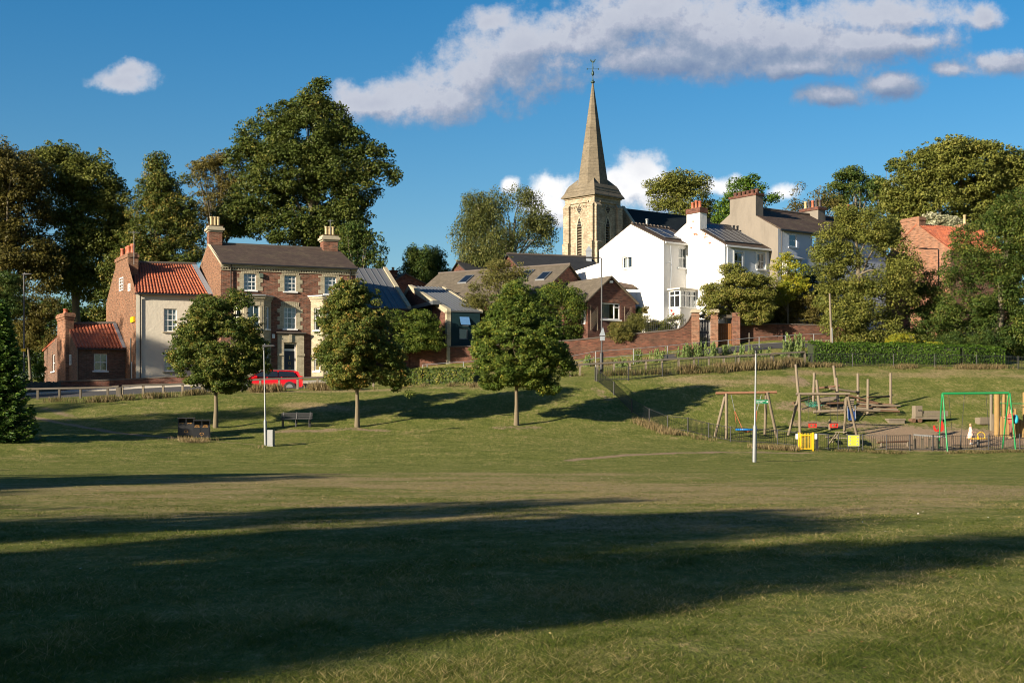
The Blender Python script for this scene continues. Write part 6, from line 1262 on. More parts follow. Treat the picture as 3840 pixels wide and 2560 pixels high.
# toddler swings
a1, a2, a3, a4 = hit(2953,1630), hit(3000,1640), hit(3165,1621), hit(3216,1633); Yt = (a1.y+a2.y)/2
ts_ = empty('toddler_swing', hit(3080,1630), 'taller timber swing frame with two red toddler seats behind the yellow gate', 'swing')
tL, tR = P(2996,1478,Yt), P(3178,1474,Yt); log(ts_, P(2985,1477,Yt), P(3186,1476,Yt), .08, 'wood_log', 'beam')
for a, b in ((a1, tL+Vector((.05,.12,0))), (a2, tL+Vector((0,-.14,0))), (a3, tR+Vector((-.0,.12,0))), (a4, tR+Vector((.0,-.14,-.2)))): log(ts_, a-Vector((0,0,.2)), b, .08, 'wood_log', 'leg')
for u, ch in ((3047, (3032,3062)), (3127, (3112,3142))):
    s = P(u, 1590, Yt); k = MB(); k.box(s.x-.2, s.x+.2, s.y-.15, s.y+.15, s.z-.2, s.z-.15); k.box(s.x-.21, s.x-.15, s.y-.15, s.y+.15, s.z-.149, s.z+.04); k.box(s.x+.15, s.x+.21, s.y-.15, s.y+.15, s.z-.149, s.z+.04); k.box(s.x-.149, s.x+.149, s.y-.16, s.y-.12, s.z-.0, s.z+.05); k.box(s.x-.03, s.x+.03, s.y-.16, s.y-.12, s.z-.149, s.z-.003); st = k.build('seat', M['red_plastic'], ts_)
    k = MB(); k.box(s.x-.22, s.x+.22, s.y-.17, s.y+.17, s.z+.052, s.z+.075); k.build('seat_rim', M['black_metal'], st)
    k = MB()
    for i, q in enumerate(ch): k.tube([P(q, 1484, Yt), Vector((s.x+(-.2 if i == 0 else .2), s.y, s.z+.07))], .012, 4)
    k.build('chain', M['black_metal'], ts_)
# climbing frame of leaning logs on the bank
cf = empty('climbing_frame', hit(3130,1560), 'log climbing frame with tall posts and a green rope net on the bank', 'climbing frame')
for u0, v0, u1, v1, dy in ((2998,1500,2984,1366,1.5),(3078,1555,3062,1424,.0),(3048,1520,3054,1398,.5),(3146,1512,3126,1371,.6),(3146,1535,3137,1416,0),(3218,1510,3217,1399,.3),(3254,1555,3255,1421,0),(3340,1522,3340,1398,.2)):
    g0 = hit(u0, v0); g0 = Gd(g0.x, g0.y); t = P(u1, v1, g0.y+dy*.3); log(cf, g0-Vector((0,0,.4)), t, .088, 'wood_log', 'post')
def blog(u0, v0, u1, v1, Y0, Y1, r=.08, mat='wood_log', nm='beam'): return log(cf, P(u0,v0,Y0), P(u1,v1,Y1), r, mat, nm)
Yc = hit(3078,1555).y
blog(3044,1458,3150,1446,Yc+3.0,Yc+2.5,.075,'wood_dark'); blog(3112,1456,3222,1471,Yc+2.2,Yc+2.8,.075); blog(3070,1514,3162,1510,Yc+.3,Yc+.6,.07,'wood_dark'); blog(2974,1511,3056,1490,Yc+.4,Yc+2.2,.065,'wood_dark')
blog(3176,1481,3290,1510,Yc+1.5,Yc+1.8,.06,'wood_dark'); blog(3255,1489,3335,1486,Yc+.4,Yc+2.0,.055,'wood_dark'); blog(3050,1544,3166,1538,Yc-.4,Yc-.3,.09); blog(3200,1536,3300,1540,Yc-.2,Yc+.1,.08); blog(3060,1500,3150,1496,Yc+1.2,Yc+1.4,.06); blog(3255,1520,3376,1521,Yc+.6,Yc+.8,.055)
for i in range(5): blog(3212,1505+i*8,3350+i*6,1518+i*6,Yc+1.6-.25*i,Yc+1.2-.2*i,.055,'wood_log' if i % 2 else 'wood_dark','low_log')
k = MB(); q = [P(3065,1492,Yc+2.4), P(3145,1484,Yc+2.5), P(3150,1494,Yc+1.2), P(3080,1502,Yc+1.0)]; k.slab(q, .08); k.build('deck', M['wood_log'], cf)
k = MB(); q = [P(3166,1495,Yc+1.2), P(3205,1495,Yc+1.2), P(3197,1530,Yc+.4), P(3163,1530,Yc+.4)]; k.slab(q, .08)
for i in range(5): a, b = P(3164,1530-7*i,Yc+.35+.16*i), P(3166,1527-7*i,Yc+.35+.16*i); k.box(a.x, a.x+.55, a.y-.12, a.y-.05, a.z, a.z+.05)
k.build('ramp', M['wood_log'], cf)
k = MB(); A0, B0, C0, D0 = P(3012,1498,Yc+1.6), P(3060,1512,Yc+1.8), P(3092,1518,Yc+.6), P(3040,1524,Yc+.5); E0 = P(3052,1499,Yc+2.2)
for i in range(7):
    t = i/6; a = A0.lerp(E0, t); b = D0.lerp(C0, t); m_ = a.lerp(b,.5)-Vector((0,0,.12)); k.tube([a, m_, b], .014, 4); a = A0.lerp(D0, t); b = E0.lerp(C0, t); m_ = a.lerp(b,.5)-Vector((0,0,.12)); k.tube([a, m_, b], .014, 4)
k.build('rope_net', M['rope_green'], cf)
sl = empty('slide', hit(3195,1574), 'short blue steel slide at the foot of the log climbing frame', 'slide'); q = [P(3180,1574,Yc-1.2), P(3209,1573,Yc-1.2), P(3207,1530,Yc+.3), P(3178,1530,Yc+.3)]; k = MB(); k.slab(q, .04); k.build('chute', M['blue_metal'], sl)
k = MB(); k.tube([q[0]+Vector((0,0,.1)), q[3]+Vector((0,0,.12))], .03, 5); k.tube([q[1]+Vector((0,0,.1)), q[2]+Vector((0,0,.16))], .03, 5); k.build('side_rail', M['lead'], sl)
bp_ = hit(3112,1610); k = MB(); k.tube([bp_-Vector((0,0,.2)), bp_+Vector((0,0,.52)), bp_+Vector((0,0,.58))], [.085,.08,.05], 8); props(k.build('wooden_post', M['wood_log']), 'short timber stump between the two toddler swing seats', 'post')
# yellow gate
gL, gR_ = hit(2995,1688), hit(3047,1690); gt_ = empty('play_area_gate', gL, 'bright yellow bow topped playground gate', 'gate'); gY = gL.y; x0, x1 = P(2995,1600,gY).x, P(3048,1600,gY).x; zb0, ztp = gL.z+.04, P(3020,1622,gY).z
for x in (x0, x1): k = MB(); k.box(x-.035, x+.035, gY-.035, gY+.035, gL.z-.1, ztp+.02); k.build('post', M['yellow_paint'], gt_)
k = MB(); xi0, xi1 = x0+.09, x1-.09; 
for z in (zb0+.02, ztp-.16): k.box(xi0, xi1, gY-.03, gY+.0, z, z+.05)
k.box(xi0-.02, xi0+.03, gY-.032, gY+.002, zb0, ztp-.02); k.box(xi1-.03, xi1+.02, gY-.032, gY+.002, zb0, ztp-.02); n_ = 7
for i in range(n_):
    x = xi0+.06+(xi1-xi0-.12)*i/(n_-1); k.tube([(x,gY-.015,zb0+.05),(x,gY-.015,ztp-.08)], .009, 5, False)
    if i % 2 == 0 and i < n_-1: x2 = xi0+.06+(xi1-xi0-.12)*(i+1)/(n_-1); k.tube([(x+(x2-x)*(.5-.5*math.cos(a*math.pi/6)), gY-.015, ztp-.08+.05*math.sin(a*math.pi/6)) for a in range(7)], .009, 5)
k.build('gate_leaf', M['yellow_paint'], gt_)
for i, x in enumerate((x0-.16, x1+.10)): k = MB(); k.box(x, x+.12, gY-.05, gY+.03, ztp-.33, ztp-.06); k.build('closer_box', M['white_paint'], gt_)
for u in (3064,): q_ = hit(u,1690); k = MB(); k.box(q_.x-.06, q_.x+.06, q_.y-.05, q_.y+.05, q_.z-.1, P(u,1624,q_.y).z); k.build('gate_stop_post', M['black_metal'], gt_)
# notice board
nb = hit(3200,1692); nbr = empty('notice_board', nb, 'yellow playground notice board with small pictures on two dark posts', 'notice board'); Yn = nb.y-.25; a, b = P(3181,1671,Yn), P(3222,1632,Yn)
k = MB(); k.box(a.x-.03, b.x+.03, Yn, Yn+.03, a.z-.03, b.z+.03); k.build('frame', M['galv'], nbr); k = MB(); k.box(a.x, b.x, Yn-.006, Yn-.001, a.z, b.z); k.build('panel', plain('panel_yellow', (.66,.60,.05), .4, var=.03), nbr)
k = MB()
for i, (x, z) in enumerate(((.1,.8),(.78,.8),(.1,.5),(.76,.45),(.1,.18),(.74,.16))): xx = a.x+(b.x-a.x)*x; zz = a.z+(b.z-a.z)*z; k.box(xx, xx+.09, Yn-.012, Yn-.007, zz-.03, zz+.05)
k.build('pictures', M['lead'], nbr); k = MB()
for i in range(9): xx = a.x+(b.x-a.x)*.32; zz = a.z+(b.z-a.z)*(.86-.085*i); k.box(xx, xx+(b.x-a.x)*(.34-.08*(i % 3)), Yn-.011, Yn-.007, zz, zz+.008)
k.build('text_lines', M['grey_frame'], nbr)
for x in (a.x+.02, b.x-.02): k = MB(); k.tube([(x,Yn+.06,nb.z-.2),(x,Yn+.06,b.z+.05)], .03, 6); k.build('post', M['black_metal'], nbr)
# picnic table behind the railings
pt_ = hit(3160,1668); pr2 = empty('picnic_table', pt_, 'timber picnic table half hidden behind the railings and notice board', 'picnic table'); k = MB(); k.box(-.85,.85,-.33,.33,.70,.745); k.build('tabletop', M['wood_grey'], pr2, local=True)
for s in (-1,1): k = MB(); k.box(-.85,.85,s*.72-.13,s*.72+.13,.42,.46); k.build('bench', M['wood_grey'], pr2, local=True)
for x in (-.6,.6):
    for s in (-1,1): k = MB(); k.tube([(x,s*.72,.0),(x,s*.22,.70)], .045, 5); k.build('leg', M['wood_grey'], pr2, local=True)
    k = MB(); k.box(x-.04,x+.04,-.8,.8,.37,.415); k.build('crossbar', M['wood_grey'], pr2, local=True)
pr2.rotation_euler = (0,0,R(70))
# wooden train seat, platform, planter
tr_ = hit(3490,1582); t0 = empty('play_train', tr_, 'wooden play train with block head and plank body', 'play equipment'); k = MB(); k.box(-1.15,.9-.1,-.0,.5,.18,.34); k.box(-.65,.95,-.0,.1,.36,.50); k.box(-.65,.95,.02,.12,.52,.68); k.build('body', M['wood_grey'], t0, local=True); k = MB(); k.box(-1.15,-.72,-.05,.45,.345,.98); k.build('head', M['wood_grey'], t0, local=True)
for x in (-1.2,-.8,.5): k = MB(); k.tube([(x-.05,-.05,.1),(x-.05,.5,.1)], .13, 10); k.build('wheel', M['wood_dark'], t0, local=True)
for x in (-.95,-.82): k = MB(); k.tube([(x,-.065,.7),(x,-.052,.7)], .045, 8); k.build('eye', M['room'], t0, local=True)
t0.rotation_euler = (0,0,R(10)); t0.location = hit(3500,1582)
q_ = hit(3359,1582); k = MB(); k.box(-.55,.5,-.3,.3,.12,.22); k.box(-.5,.45,-.25,.25,-.1,.118); o_ = k.build('wooden_platform', M['wood_grey'], None, local=True); o_.location = q_; o_.rotation_euler = (0,0,R(6)); props(o_, 'low square wooden platform left of the play train', 'platform')
q_ = hit(3685,1590); pl = empty('planter', q_, 'slatted timber planter box at the back of the dirt area', 'planter')
for i in range(9): x = -.32+i*.07; k = MB(); k.box(x, x+.062, -.3, -.26, 0, .42); k.build('slat', M['wood_grey'], pl, local=True)
k = MB(); k.box(-.33,.31,-.255,.3,0,.40); k.build('box', M['wood_grey'], pl, local=True); pl.rotation_euler = (0,0,R(10))
# low beams and picket seat
for (u0,v0,u1,v1,lb) in ((3290,1678,3410,1672,'low balance beam behind the railings, left of the picket rail'),):
    a, b = hit(u0,v0), hit(u1,v1); r = empty('balance_beam', a, lb, 'beam'); log(r, a+Vector((0,0,.28)), b+Vector((0,0,.26)), .05, 'wood_dark', 'beam')
    for t in (.12, .95): p_ = a.lerp(b, t); log(r, p_-Vector((0,0,.1)), p_+Vector((0,0,.26)), .07, 'wood_grey', 'stump')
a, b = P(3426,1630,76.8), P(3547,1637,76.3); r = empty('picket_rail', Gd(a.x,a.y), 'grey timber rail on five square posts behind the railings', 'fence'); k = MB(); k.box8([a+Vector((0,-.08,-.04)), b+Vector((0,-.08,-.04)), b+Vector((0,.08,-.04)), a+Vector((0,.08,-.04)), a+Vector((0,-.08,.04)), b+Vector((0,-.08,.04)), b+Vector((0,.08,.04)), a+Vector((0,.08,.04))]); k.build('rail', M['galv'], r)
for i in range(5): p_ = a.lerp(b, .03+.235*i); k = MB(); k.box(p_.x-.06, p_.x+.06, p_.y-.05, p_.y+.05, gz(p_.x,p_.y)-.1, p_.z-.045); k.build('post', M['wood_grey'], r)
# green swing
g1_, g2_ = hit(3555,1697), hit(3512,1672); g3_, g4_ = hit(3810,1687), hit(3756,1686); Yg = g1_.y+1.1
gs = empty('green_swing', g1_, 'green steel swing frame with two black flat seats', 'swing'); tA, tB = P(3533,1475,Yg), P(3783,1473,Yg)
k = MB(); k.tube([tA, tB], .06, 8); k.build('top_bar', M['green_paint'], gs)
for b0, t in ((g1_, tA+Vector((.04,0,0))), (Gd(P(3517,1660,Yg+1.2).x, Yg+1.1), tA), (g3_, tB+Vector((.06,0,0))), (Gd(P(3758,1660,Yg+1.0).x, Yg+1.0), tB)):
    k = MB(); k.tube([b0-Vector((0,0,.2)), t+(b0-t)*.04, t], .042, 8); k.build('leg', M['green_paint'], gs)
for u0, u1, us0, us1, vs_ in ((3557,3617,3575,3602,1667),(3697,3759,3713,3741,1666)):
    s0, s1 = P(us0,vs_,Yg), P(us1,vs_,Yg); k = MB(); k.box(s0.x-.03, s1.x+.03, Yg-.09, Yg+.09, s0.z-.02, s0.z+.02); st = k.build('seat', M['black_metal'], gs); k = MB(); k.tube([P(u0,1478,Yg), s0], .013, 4); k.tube([P(u1,1478,Yg), s1], .013, 4); k.build('chain', M['black_metal'], gs)
# red rocker
rk = hit(3523,1632); rr_ = empty('spring_rocker', rk, 'red plastic spring rocker beside the green swing leg', 'rocker'); rr_.scale = (.72,.8,.74); k = MB()
for y in (-.12,.12):
    pts = [(-.45,.62),(-.47,.75),(-.40,.80),(-.36,.55),(-.25,.42),(-.1,.42),(-.02,.55),(.02,.95),(.12,1.12),(.2,1.1),(.28,.8),(.3,.45),(.12,.3),(-.3,.3),(-.42,.45)]; n_ = len(pts)
    k.add([(x, y-.03, z) for x, z in pts]+[(x, y+.03, z) for x, z in pts], [tuple(range(n_)), tuple(range(2*n_-1, n_-1, -1))]+[(i, (i+1) % n_, (i+1) % n_+n_, i+n_) for i in range(n_)])
k.build('side_panel', M['red_plastic'], rr_, local=True); k = MB(); k.box(-.25,.05,-.09,.09,.43,.47); k.build('seat', M['black_metal'], rr_, local=True); k = MB(); k.tube([(.1*math.cos(a*.8)-.05, .1*math.sin(a*.8), .02+.012*a) for a in range(24)], .015, 5); k.build('spring', M['black_metal'], rr_, local=True)
# spinner
sp_ = hit(3668,1676); sr = empty('play_spinner', sp_, 'yellow ring spinner on a dark post in front of the child', 'play equipment'); k = MB(); k.tube([(0,0,0),(0,0,.42)], .09, 10); k.build('post', M['black_metal'], sr, local=True); k = MB(); k.tube([(.52*math.cos(a*math.pi/12), .4*math.sin(a*math.pi/12), .47) for a in range(25)], .022, 6, False)
k.tube([(-.52,0,.46),(.52,0,.46)], .02, 5); k.build('ring', M['yellow_paint'], sr, local=True); k = MB(); k.tube([(.16+.22*math.cos(a*math.pi/8)-.0, 0, .62+.20*math.sin(a*math.pi/8)) for a in range(-2, 11)], .02, 6, False); k.tube([(0,0,.42),(.0,0,.62)], .025, 6); k.build('handle', M['yellow_paint'], sr, local=True)
# timber fort
ft = empty('timber_fort', hit(3790,1600), 'golden timber play fort with upright log palisade and green bars at the right edge', 'play equipment'); Yf = hit(3740,1600).y; Yf = 81.5
for u, vt, w_, dy, mt in ((3717,1477,.09,1.5,'wood_grey'),(3739,1477,.17,0,'wood_new'),(3765,1477,.1,1.2,'wood_new'),(3782,1482,.1,.2,'wood_new'),(3842,1470,.11,.3,'wood_new')):
    q = P(u, vt, Yf+dy); k = MB(); k.tube([Vector((q.x,q.y,gz(q.x,q.y)-.2)), q], w_, 10); k.build('post', M[mt], ft)
for i in range(30):
    u = 3752+i*5.2; vt = 1562-(22*math.sin(i*.25) if i > 12 else 0)+random.uniform(-3,3)+(-30 if 7 < i < 12 else 0); q = P(u, vt, Yf-.2-.02*i); k = MB(); k.tube([Vector((q.x,q.y,gz(q.x,q.y)-.2)), q], .042, 6); k.build('palisade_log', M['wood_new'], ft)
k = MB(); k.tube([P(3736,1512,Yf-.1), P(3850,1513,Yf-.1)], .025, 6); k.build('bar', M['green_paint'], ft)
for i in range(12): q = P(3722+0*i, 1552, Yf+1.3); 
q = P(3730,1552,Yf+1.4); k = MB()
for i in range(4): k.box(q.x-.15+.09*i, q.x-.07+.09*i, q.y, q.y+.05, gz(q.x,q.y)-.1, q.z)
k.build('side_palisade', M['wood_grey'], ft)

# ================================================================== people
def skin_body(name, joints, edges, mat, parent, sub=2):
    me = bpy.data.meshes.new(name); keys = list(joints); me.from_pydata([joints[k][0] for k in keys], [(keys.index(a), keys.index(b)) for a, b in edges], []); o = bpy.data.objects.new(name, me); col.objects.link(o)
    sm = o.modifiers.new('skin', 'SKIN'); sm.use_smooth_shade = True
    for i, k in enumerate(keys):
        r = joints[k][1]; r = (r, r) if not isinstance(r, tuple) else r
        me.skin_vertices[0].data[i].radius = r; me.skin_vertices[0].data[i].use_root = (i == 0)
    sb = o.modifiers.new('sub', 'SUBSURF'); sb.levels = sb.render_levels = sub
    dg = bpy.context.evaluated_depsgraph_get(); dg.update(); m2 = bpy.data.meshes.new_from_object(o.evaluated_get(dg)); bpy.data.objects.remove(o)
    m2.materials.clear(); m2.materials.append(mat); o2 = bpy.data.objects.new(name, m2); col.objects.link(o2); o2.parent = parent
    for p in m2.polygons: p.use_smooth = True
    return o2
def blob(name, rings, mat, parent, n=14):
    """rings: (cx, cy, z, rx, ry)"""
    k = MB(); V_ = [(cx+rx*math.cos(2*math.pi*i/n), cy+ry*math.sin(2*math.pi*i/n), z) for cx, cy, z, rx, ry in rings for i in range(n)]
    k.add(V_, [(j*n+i, j*n+(i+1) % n, (j+1)*n+(i+1) % n, (j+1)*n+i) for j in range(len(rings)-1) for i in range(n)]+[tuple(range(n-1,-1,-1)), tuple(range((len(rings)-1)*n, len(rings)*n))], True); return k.build(name, mat, parent, local=True)
skinm = plain('skin', (.55,.32,.22), .55, var=.08)
def person(loc, H, rz, label, armR, armL, hair, colr, feet, female=True, skirt=None, legc=None):
    """figure facing -x; arm targets are local hand positions"""
    s = H/1.7; r = empty('person', loc, label, 'person', None, rz); J = {}; E = []
    def j(n_, p, rad): J[n_] = (Vector(p)*s, tuple(x*s for x in rad) if isinstance(rad, tuple) else rad*s)
    j('pelvis', (0,0,.95), (.13,.115)); j('waist', (-.01,0,1.1), (.105,.10)); j('chest', (-.01,0,1.3), (.14,.12)); j('neck0', (0,0,1.43), (.06,.06)); j('neck', (-.01,0,1.49), (.048,.048)); j('head1', (-.02,0,1.58), (.078,.068)); j('head2', (-.01,0,1.66), (.07,.068))
    E += [('pelvis','waist'),('waist','chest'),('chest','neck0'),('neck0','neck'),('neck','head1'),('head1','head2')]
    for sd_, (fx, kx) in ((1, feet[0]), (-1, feet[1])):
        q = str(sd_); j('hip'+q, (0,.09*sd_,.88), .085); j('knee'+q, (kx,.10*sd_,.49), .055); j('ankle'+q, (fx,.10*sd_,.08), .036); j('toe'+q, (fx-.14,.11*sd_,.035), (.04,.028)); E += [('pelvis','hip'+q),('hip'+q,'knee'+q),('knee'+q,'ankle'+q),('ankle'+q,'toe'+q)]
    for sd_, (el, hd_) in ((1, armL), (-1, armR)):
        q = 'a'+str(sd_); j('sh'+q, (0,.17*sd_,1.39), .05); j('el'+q, el, .038); j('wr'+q, hd_, .024); E += [('chest','sh'+q),('sh'+q,'el'+q),('el'+q,'wr'+q)]
        d = (Vector(hd_)-Vector(el)).normalized(); side = Vector((0,1,0)); pm = Vector(hd_)+d*.055; j('palm'+q, pm, (.036,.016)); E.append(('wr'+q,'palm'+q))
        up = side.cross(d).normalized()
        for i, (off, ln) in enumerate(((-.03,.062),(-.01,.072),(.01,.068),(.03,.052))):
            b0 = pm+side*off*.7+d*.03; f1 = pm+side*off+d*(.03+ln*.6)+up*.012; f2 = pm+side*off+d*(.03+ln*.9)+up*.04
            j(f'f{i}a'+q, b0, .010); j(f'f{i}b'+q, f1, .009); j(f'f{i}c'+q, f2, .008); E += [('palm'+q,f'f{i}a'+q),(f'f{i}a'+q,f'f{i}b'+q),(f'f{i}b'+q,f'f{i}c'+q)]
        t1 = pm-side*.045+d*-.005+up*.01; t2 = t1+d*.035+up*.015; j('t1'+q, t1, .011); j('t2'+q, t2, .009); E += [('palm'+q,'t1'+q),('t1'+q,'t2'+q)]
    body = skin_body('body', J, E, skinm, r)
    # face
    for y in (-.03,.03): k = MB(); k.lathe((-.093*s, y*s, 1.615*s), [(.001,-.010*s),(.009*s,-.004*s),(.009*s,.004*s),(.001,.010*s)], 8); k.build('eye', M['room'], r, local=True)
    k = MB(); k.add([Vector(p)*s for p in ((-.09,-.012,1.575),(-.09,.012,1.575),(-.118,0,1.575),(-.09,0,1.62))], [(0,1,2),(0,2,3),(2,1,3),(1,0,3)]); k.build('nose', skinm, r, local=True)
    k = MB(); k.tube([Vector((-.092,-.022,1.545))*s, Vector((-.098,0,1.542))*s, Vector((-.092,.022,1.545))*s], .005*s, 5); k.build('mouth', M['pot_red'], r, local=True)
    for y in (-.078,.078): k = MB(); k.lathe((0, y*s, 1.575*s), [(.004*s,0),(.016*s,.015*s),(.018*s,.035*s),(.008*s,.055*s)], 8); k.build('ear', skinm, r, local=True)
    hm = plain('hair_'+label[:6], hair, .6, var=.2); blob('hair', [(.03*s,0,1.50*s,.06*s,.065*s),(.035*s,0,1.58*s,.078*s,.085*s),(.02*s,0,1.66*s,.092*s,.088*s),(.005*s,0,1.72*s,.085*s,.078*s),(.0,0,1.755*s,.05*s,.045*s)], hm, r)
    return r, s
w_l = hit(3790,1680); w_l = P(3793,1680,80.5); w_l = Gd(w_l.x, w_l.y)
pw_, s = person(w_l, 1.68, R(10), 'person in a red top and dark trousers carrying a turquoise backpack and holding a phone', ((-.12,-.22,1.16),(-.36,-.15,1.20)), ((-.10,.22,1.14),(-.34,.13,1.18)), (.10,.05,.03), None, ((.06,.03),(-.12,-.08)))
redm = plain('top_red', (.55,.07,.05), .8); blob('top', [(0,0,.86*s,.165*s,.185*s),(-.01*s,0,1.0*s,.15*s,.175*s),(-.01*s,0,1.15*s,.135*s,.165*s),(-.01*s,0,1.3*s,.155*s,.20*s),(0,0,1.39*s,.13*s,.20*s),(0,0,1.44*s,.07*s,.09*s)], redm, pw_)
def limb_cloth(name, pts, rad, mat, parent): k = MB(); k.tube(pts, rad, 10); return k.build(name, mat, parent, local=True)
V = Vector
for sd_, el in ((1,(-.10,.22,1.14)),(-1,(-.12,-.22,1.16))): limb_cloth('sleeve', [V((0,.17*sd_,1.40))*s, V(el)*s+V((0,0,.03))], [.072*s,.06*s], redm, pw_)
trm = plain('trousers_rust', (.16,.055,.04), .8)
for sd_, (fx, kx) in ((1,(.06,.03)),(-1,(-.12,-.08))): limb_cloth('trousers', [V((0,.085*sd_,.92))*s, V((kx,.10*sd_,.49))*s, V((fx,.10*sd_,.12))*s], [.115*s,.082*s,.06*s], trm, pw_)
for sd_, fx in ((1,.06),(-1,-.12)): k = MB(); k.box((fx-.17)*s, (fx+.06)*s, (.10*sd_-.045)*s, (.10*sd_+.045)*s, -.005, .085*s); o_ = k.build('shoe', M['pot_cream'], pw_, local=True); md = o_.modifiers.new('b','BEVEL'); md.width = .03; md.segments = 3
bpk = empty('backpack', w_l+V((.25,.04,1.12*s)), 'turquoise rounded backpack on the person in red', 'backpack'); blob('bag', [(0,0,-.26,.08,.10),(0.02,0,-.18,.12,.15),(.03,0,0,.135,.16),(.01,0,.16,.12,.14),(0,0,.24,.06,.08)], plain('turquoise', (.01,.36,.48), .6), bpk)
k = MB()
for y in (-.1,.1): k.tube([(-.1,y,.2),(-.2,y,.32),(-.36,y,.28),(-.42,y,.1),(-.36,y,-.05),(-.12,y,-.12)], .015, 5)
k.build('strap', M['black_metal'], bpk, local=True)
ph = w_l+Matrix.Rotation(R(10),4,'Z')@(V((-.42,-.15,1.26))*s); k = MB(); k.box(ph.x-.045, ph.x-.035, ph.y-.04, ph.y+.04, ph.z-.06, ph.z+.08); props(k.build('phone', M['black_metal']), 'small dark phone held up by the person in red', 'phone')
c_l = P(3640,1679,79); c_l = Gd(c_l.x, c_l.y)
pc_, s = person(c_l, 1.12, R(165), 'small child with fair hair in a pale pink flowery dress standing at the yellow spinner', ((-.12,-.19,1.12),(-.33,-.13,1.02)), ((-.10,.19,1.1),(-.30,.12,1.0)), (.45,.26,.12), None, ((.03,.02),(-.04,-.03)))
m, n, p, o = newmat('dress_flowery'); t = n.n('ShaderNodeTexCoord').outputs['Object']; n.set(p.inputs['Base Color'], n.ramp(n.noise(t, 26, 2, .5), [(.35,(.45,.12,.10)),(.48,(.62,.42,.34)),(.7,(.68,.55,.45))])); p.inputs['Roughness'].default_value = .9
blob('dress', [(0,0,.50*s,.33*s,.34*s),(0,0,.7*s,.28*s,.29*s),(0,0,.98*s,.19*s,.20*s),(0,0,1.15*s,.15*s,.18*s),(0,0,1.32*s,.16*s,.20*s),(0,0,1.42*s,.12*s,.17*s),(0,0,1.46*s,.07*s,.09*s)], m, pc_)
for sd_, el in ((1,(-.10,.19,1.1)),(-1,(-.12,-.19,1.12))): limb_cloth('sleeve', [V((0,.16*sd_,1.40))*s, V(el)*s], [.075*s,.055*s], m, pc_)
for sd_, fx in ((1,.03),(-1,-.04)): k = MB(); k.box((fx-.15)*s, (fx+.06)*s, (.10*sd_-.05)*s, (.10*sd_+.05)*s, -.005, .10*s); o_ = k.build('shoe', M['white_paint'], pc_, local=True); md = o_.modifiers.new('b','BEVEL'); md.width = .02; md.segments = 3
# ================================================================== trees
ST = 'young street trees on the grass'
def street(label, u, vb, Y, bl, mat, seed, lr=.085, bias=0.):
    base = Gd(*P(u, vb, Y)[:2]); B_ = pxblobs(base.y, bl, 1.15, seed); root = empty('street_tree', base, label, 'tree', ST)
    o_, cs, rads = foliage('crown', B_, .17, mat, seed, root, rc=.31, per=52, up=.5, shell=.30, fill=1.5, bias=bias, gap=-.32)
    zt = max(b[2]+b[5] for b in B_); trunk_mesh(root, base, cs, (base.x+.05, base.y, base.z+(zt-base.z)*.85), .13, seed, M['bark_street'], 16, .27)
    return root
street('left street tree with dense dark green crown before the rendered house', 808, 1608, 78, [(800,1190,85,75),(900,1150,50,52),(735,1260,75,80),(830,1290,110,110),(920,1250,60,75),(690,1330,62,55),(780,1380,110,75),(900,1370,85,70),(950,1320,50,55),(735,1405,55,30),(985,1385,35,30),(860,1440,80,28),(870,1110,22,20)], M['leaf_street'], 11)
street('middle street tree with tall oval crown and some orange leaves', 1339, 1602, 79, [(1310,1120,70,68),(1370,1150,65,70),(1270,1210,78,75),(1400,1230,80,80),(1330,1300,120,115),(1240,1330,55,60),(1440,1320,70,75),(1330,1400,110,60),(1240,1250,50,55),(1450,1390,60,55),(1490,1400,35,45),(1500,1445,30,30),(1520,1478,20,12),(1300,1070,28,22),(1290,1430,60,30)], M['leaf_street'], 12, bias=.08)
street('right street tree with bright yellow green crown', 1936, 1596, 80, [(1950,1120,65,70),(1900,1190,80,80),(2000,1190,75,85),(1860,1270,75,75),(1960,1300,125,115),(2060,1280,60,80),(1820,1330,50,50),(1880,1390,95,60),(2000,1400,100,62),(2090,1350,52,60),(1840,1435,45,22),(2060,1452,50,22),(2130,1375,25,18),(1950,1070,30,25),(1800,1240,28,25)], M['leaf_bright'], 13, bias=-.05)
tree('shrub', 'dense green bush over the brick wall behind the middle street tree', 109.0, [(1560,1215,72,50),(1600,1250,65,55),(1510,1240,50,45),(1640,1275,40,32),(1480,1200,40,40),(1560,1290,70,25)], M['leaf_bright'], .17, 21, trunk=0, cat='bush', rc=.38, per=46, bias=-.08, fill=1.5)
tree('garden_tree', 'bushy green tree between the right street tree and the brick bungalow', 111.5, [(2100,1105,70,50),(2140,1150,52,60),(2060,1150,65,65),(2130,1230,55,70),(2060,1240,70,80),(2110,1300,50,50),(2150,1110,28,30)], M['leaf_bright'], .20, 22, trunk=.15, rc=.5, per=44, fill=1.35, bias=-.08)
tree('shrub', 'dark bush at the foot of the lane behind the right street tree', 97.5, [(2090,1400,40,40),(2130,1405,30,32),(2060,1420,30,25)], M['leaf_street'], .14, 23, trunk=0, cat='bush', rc=.3, per=40)
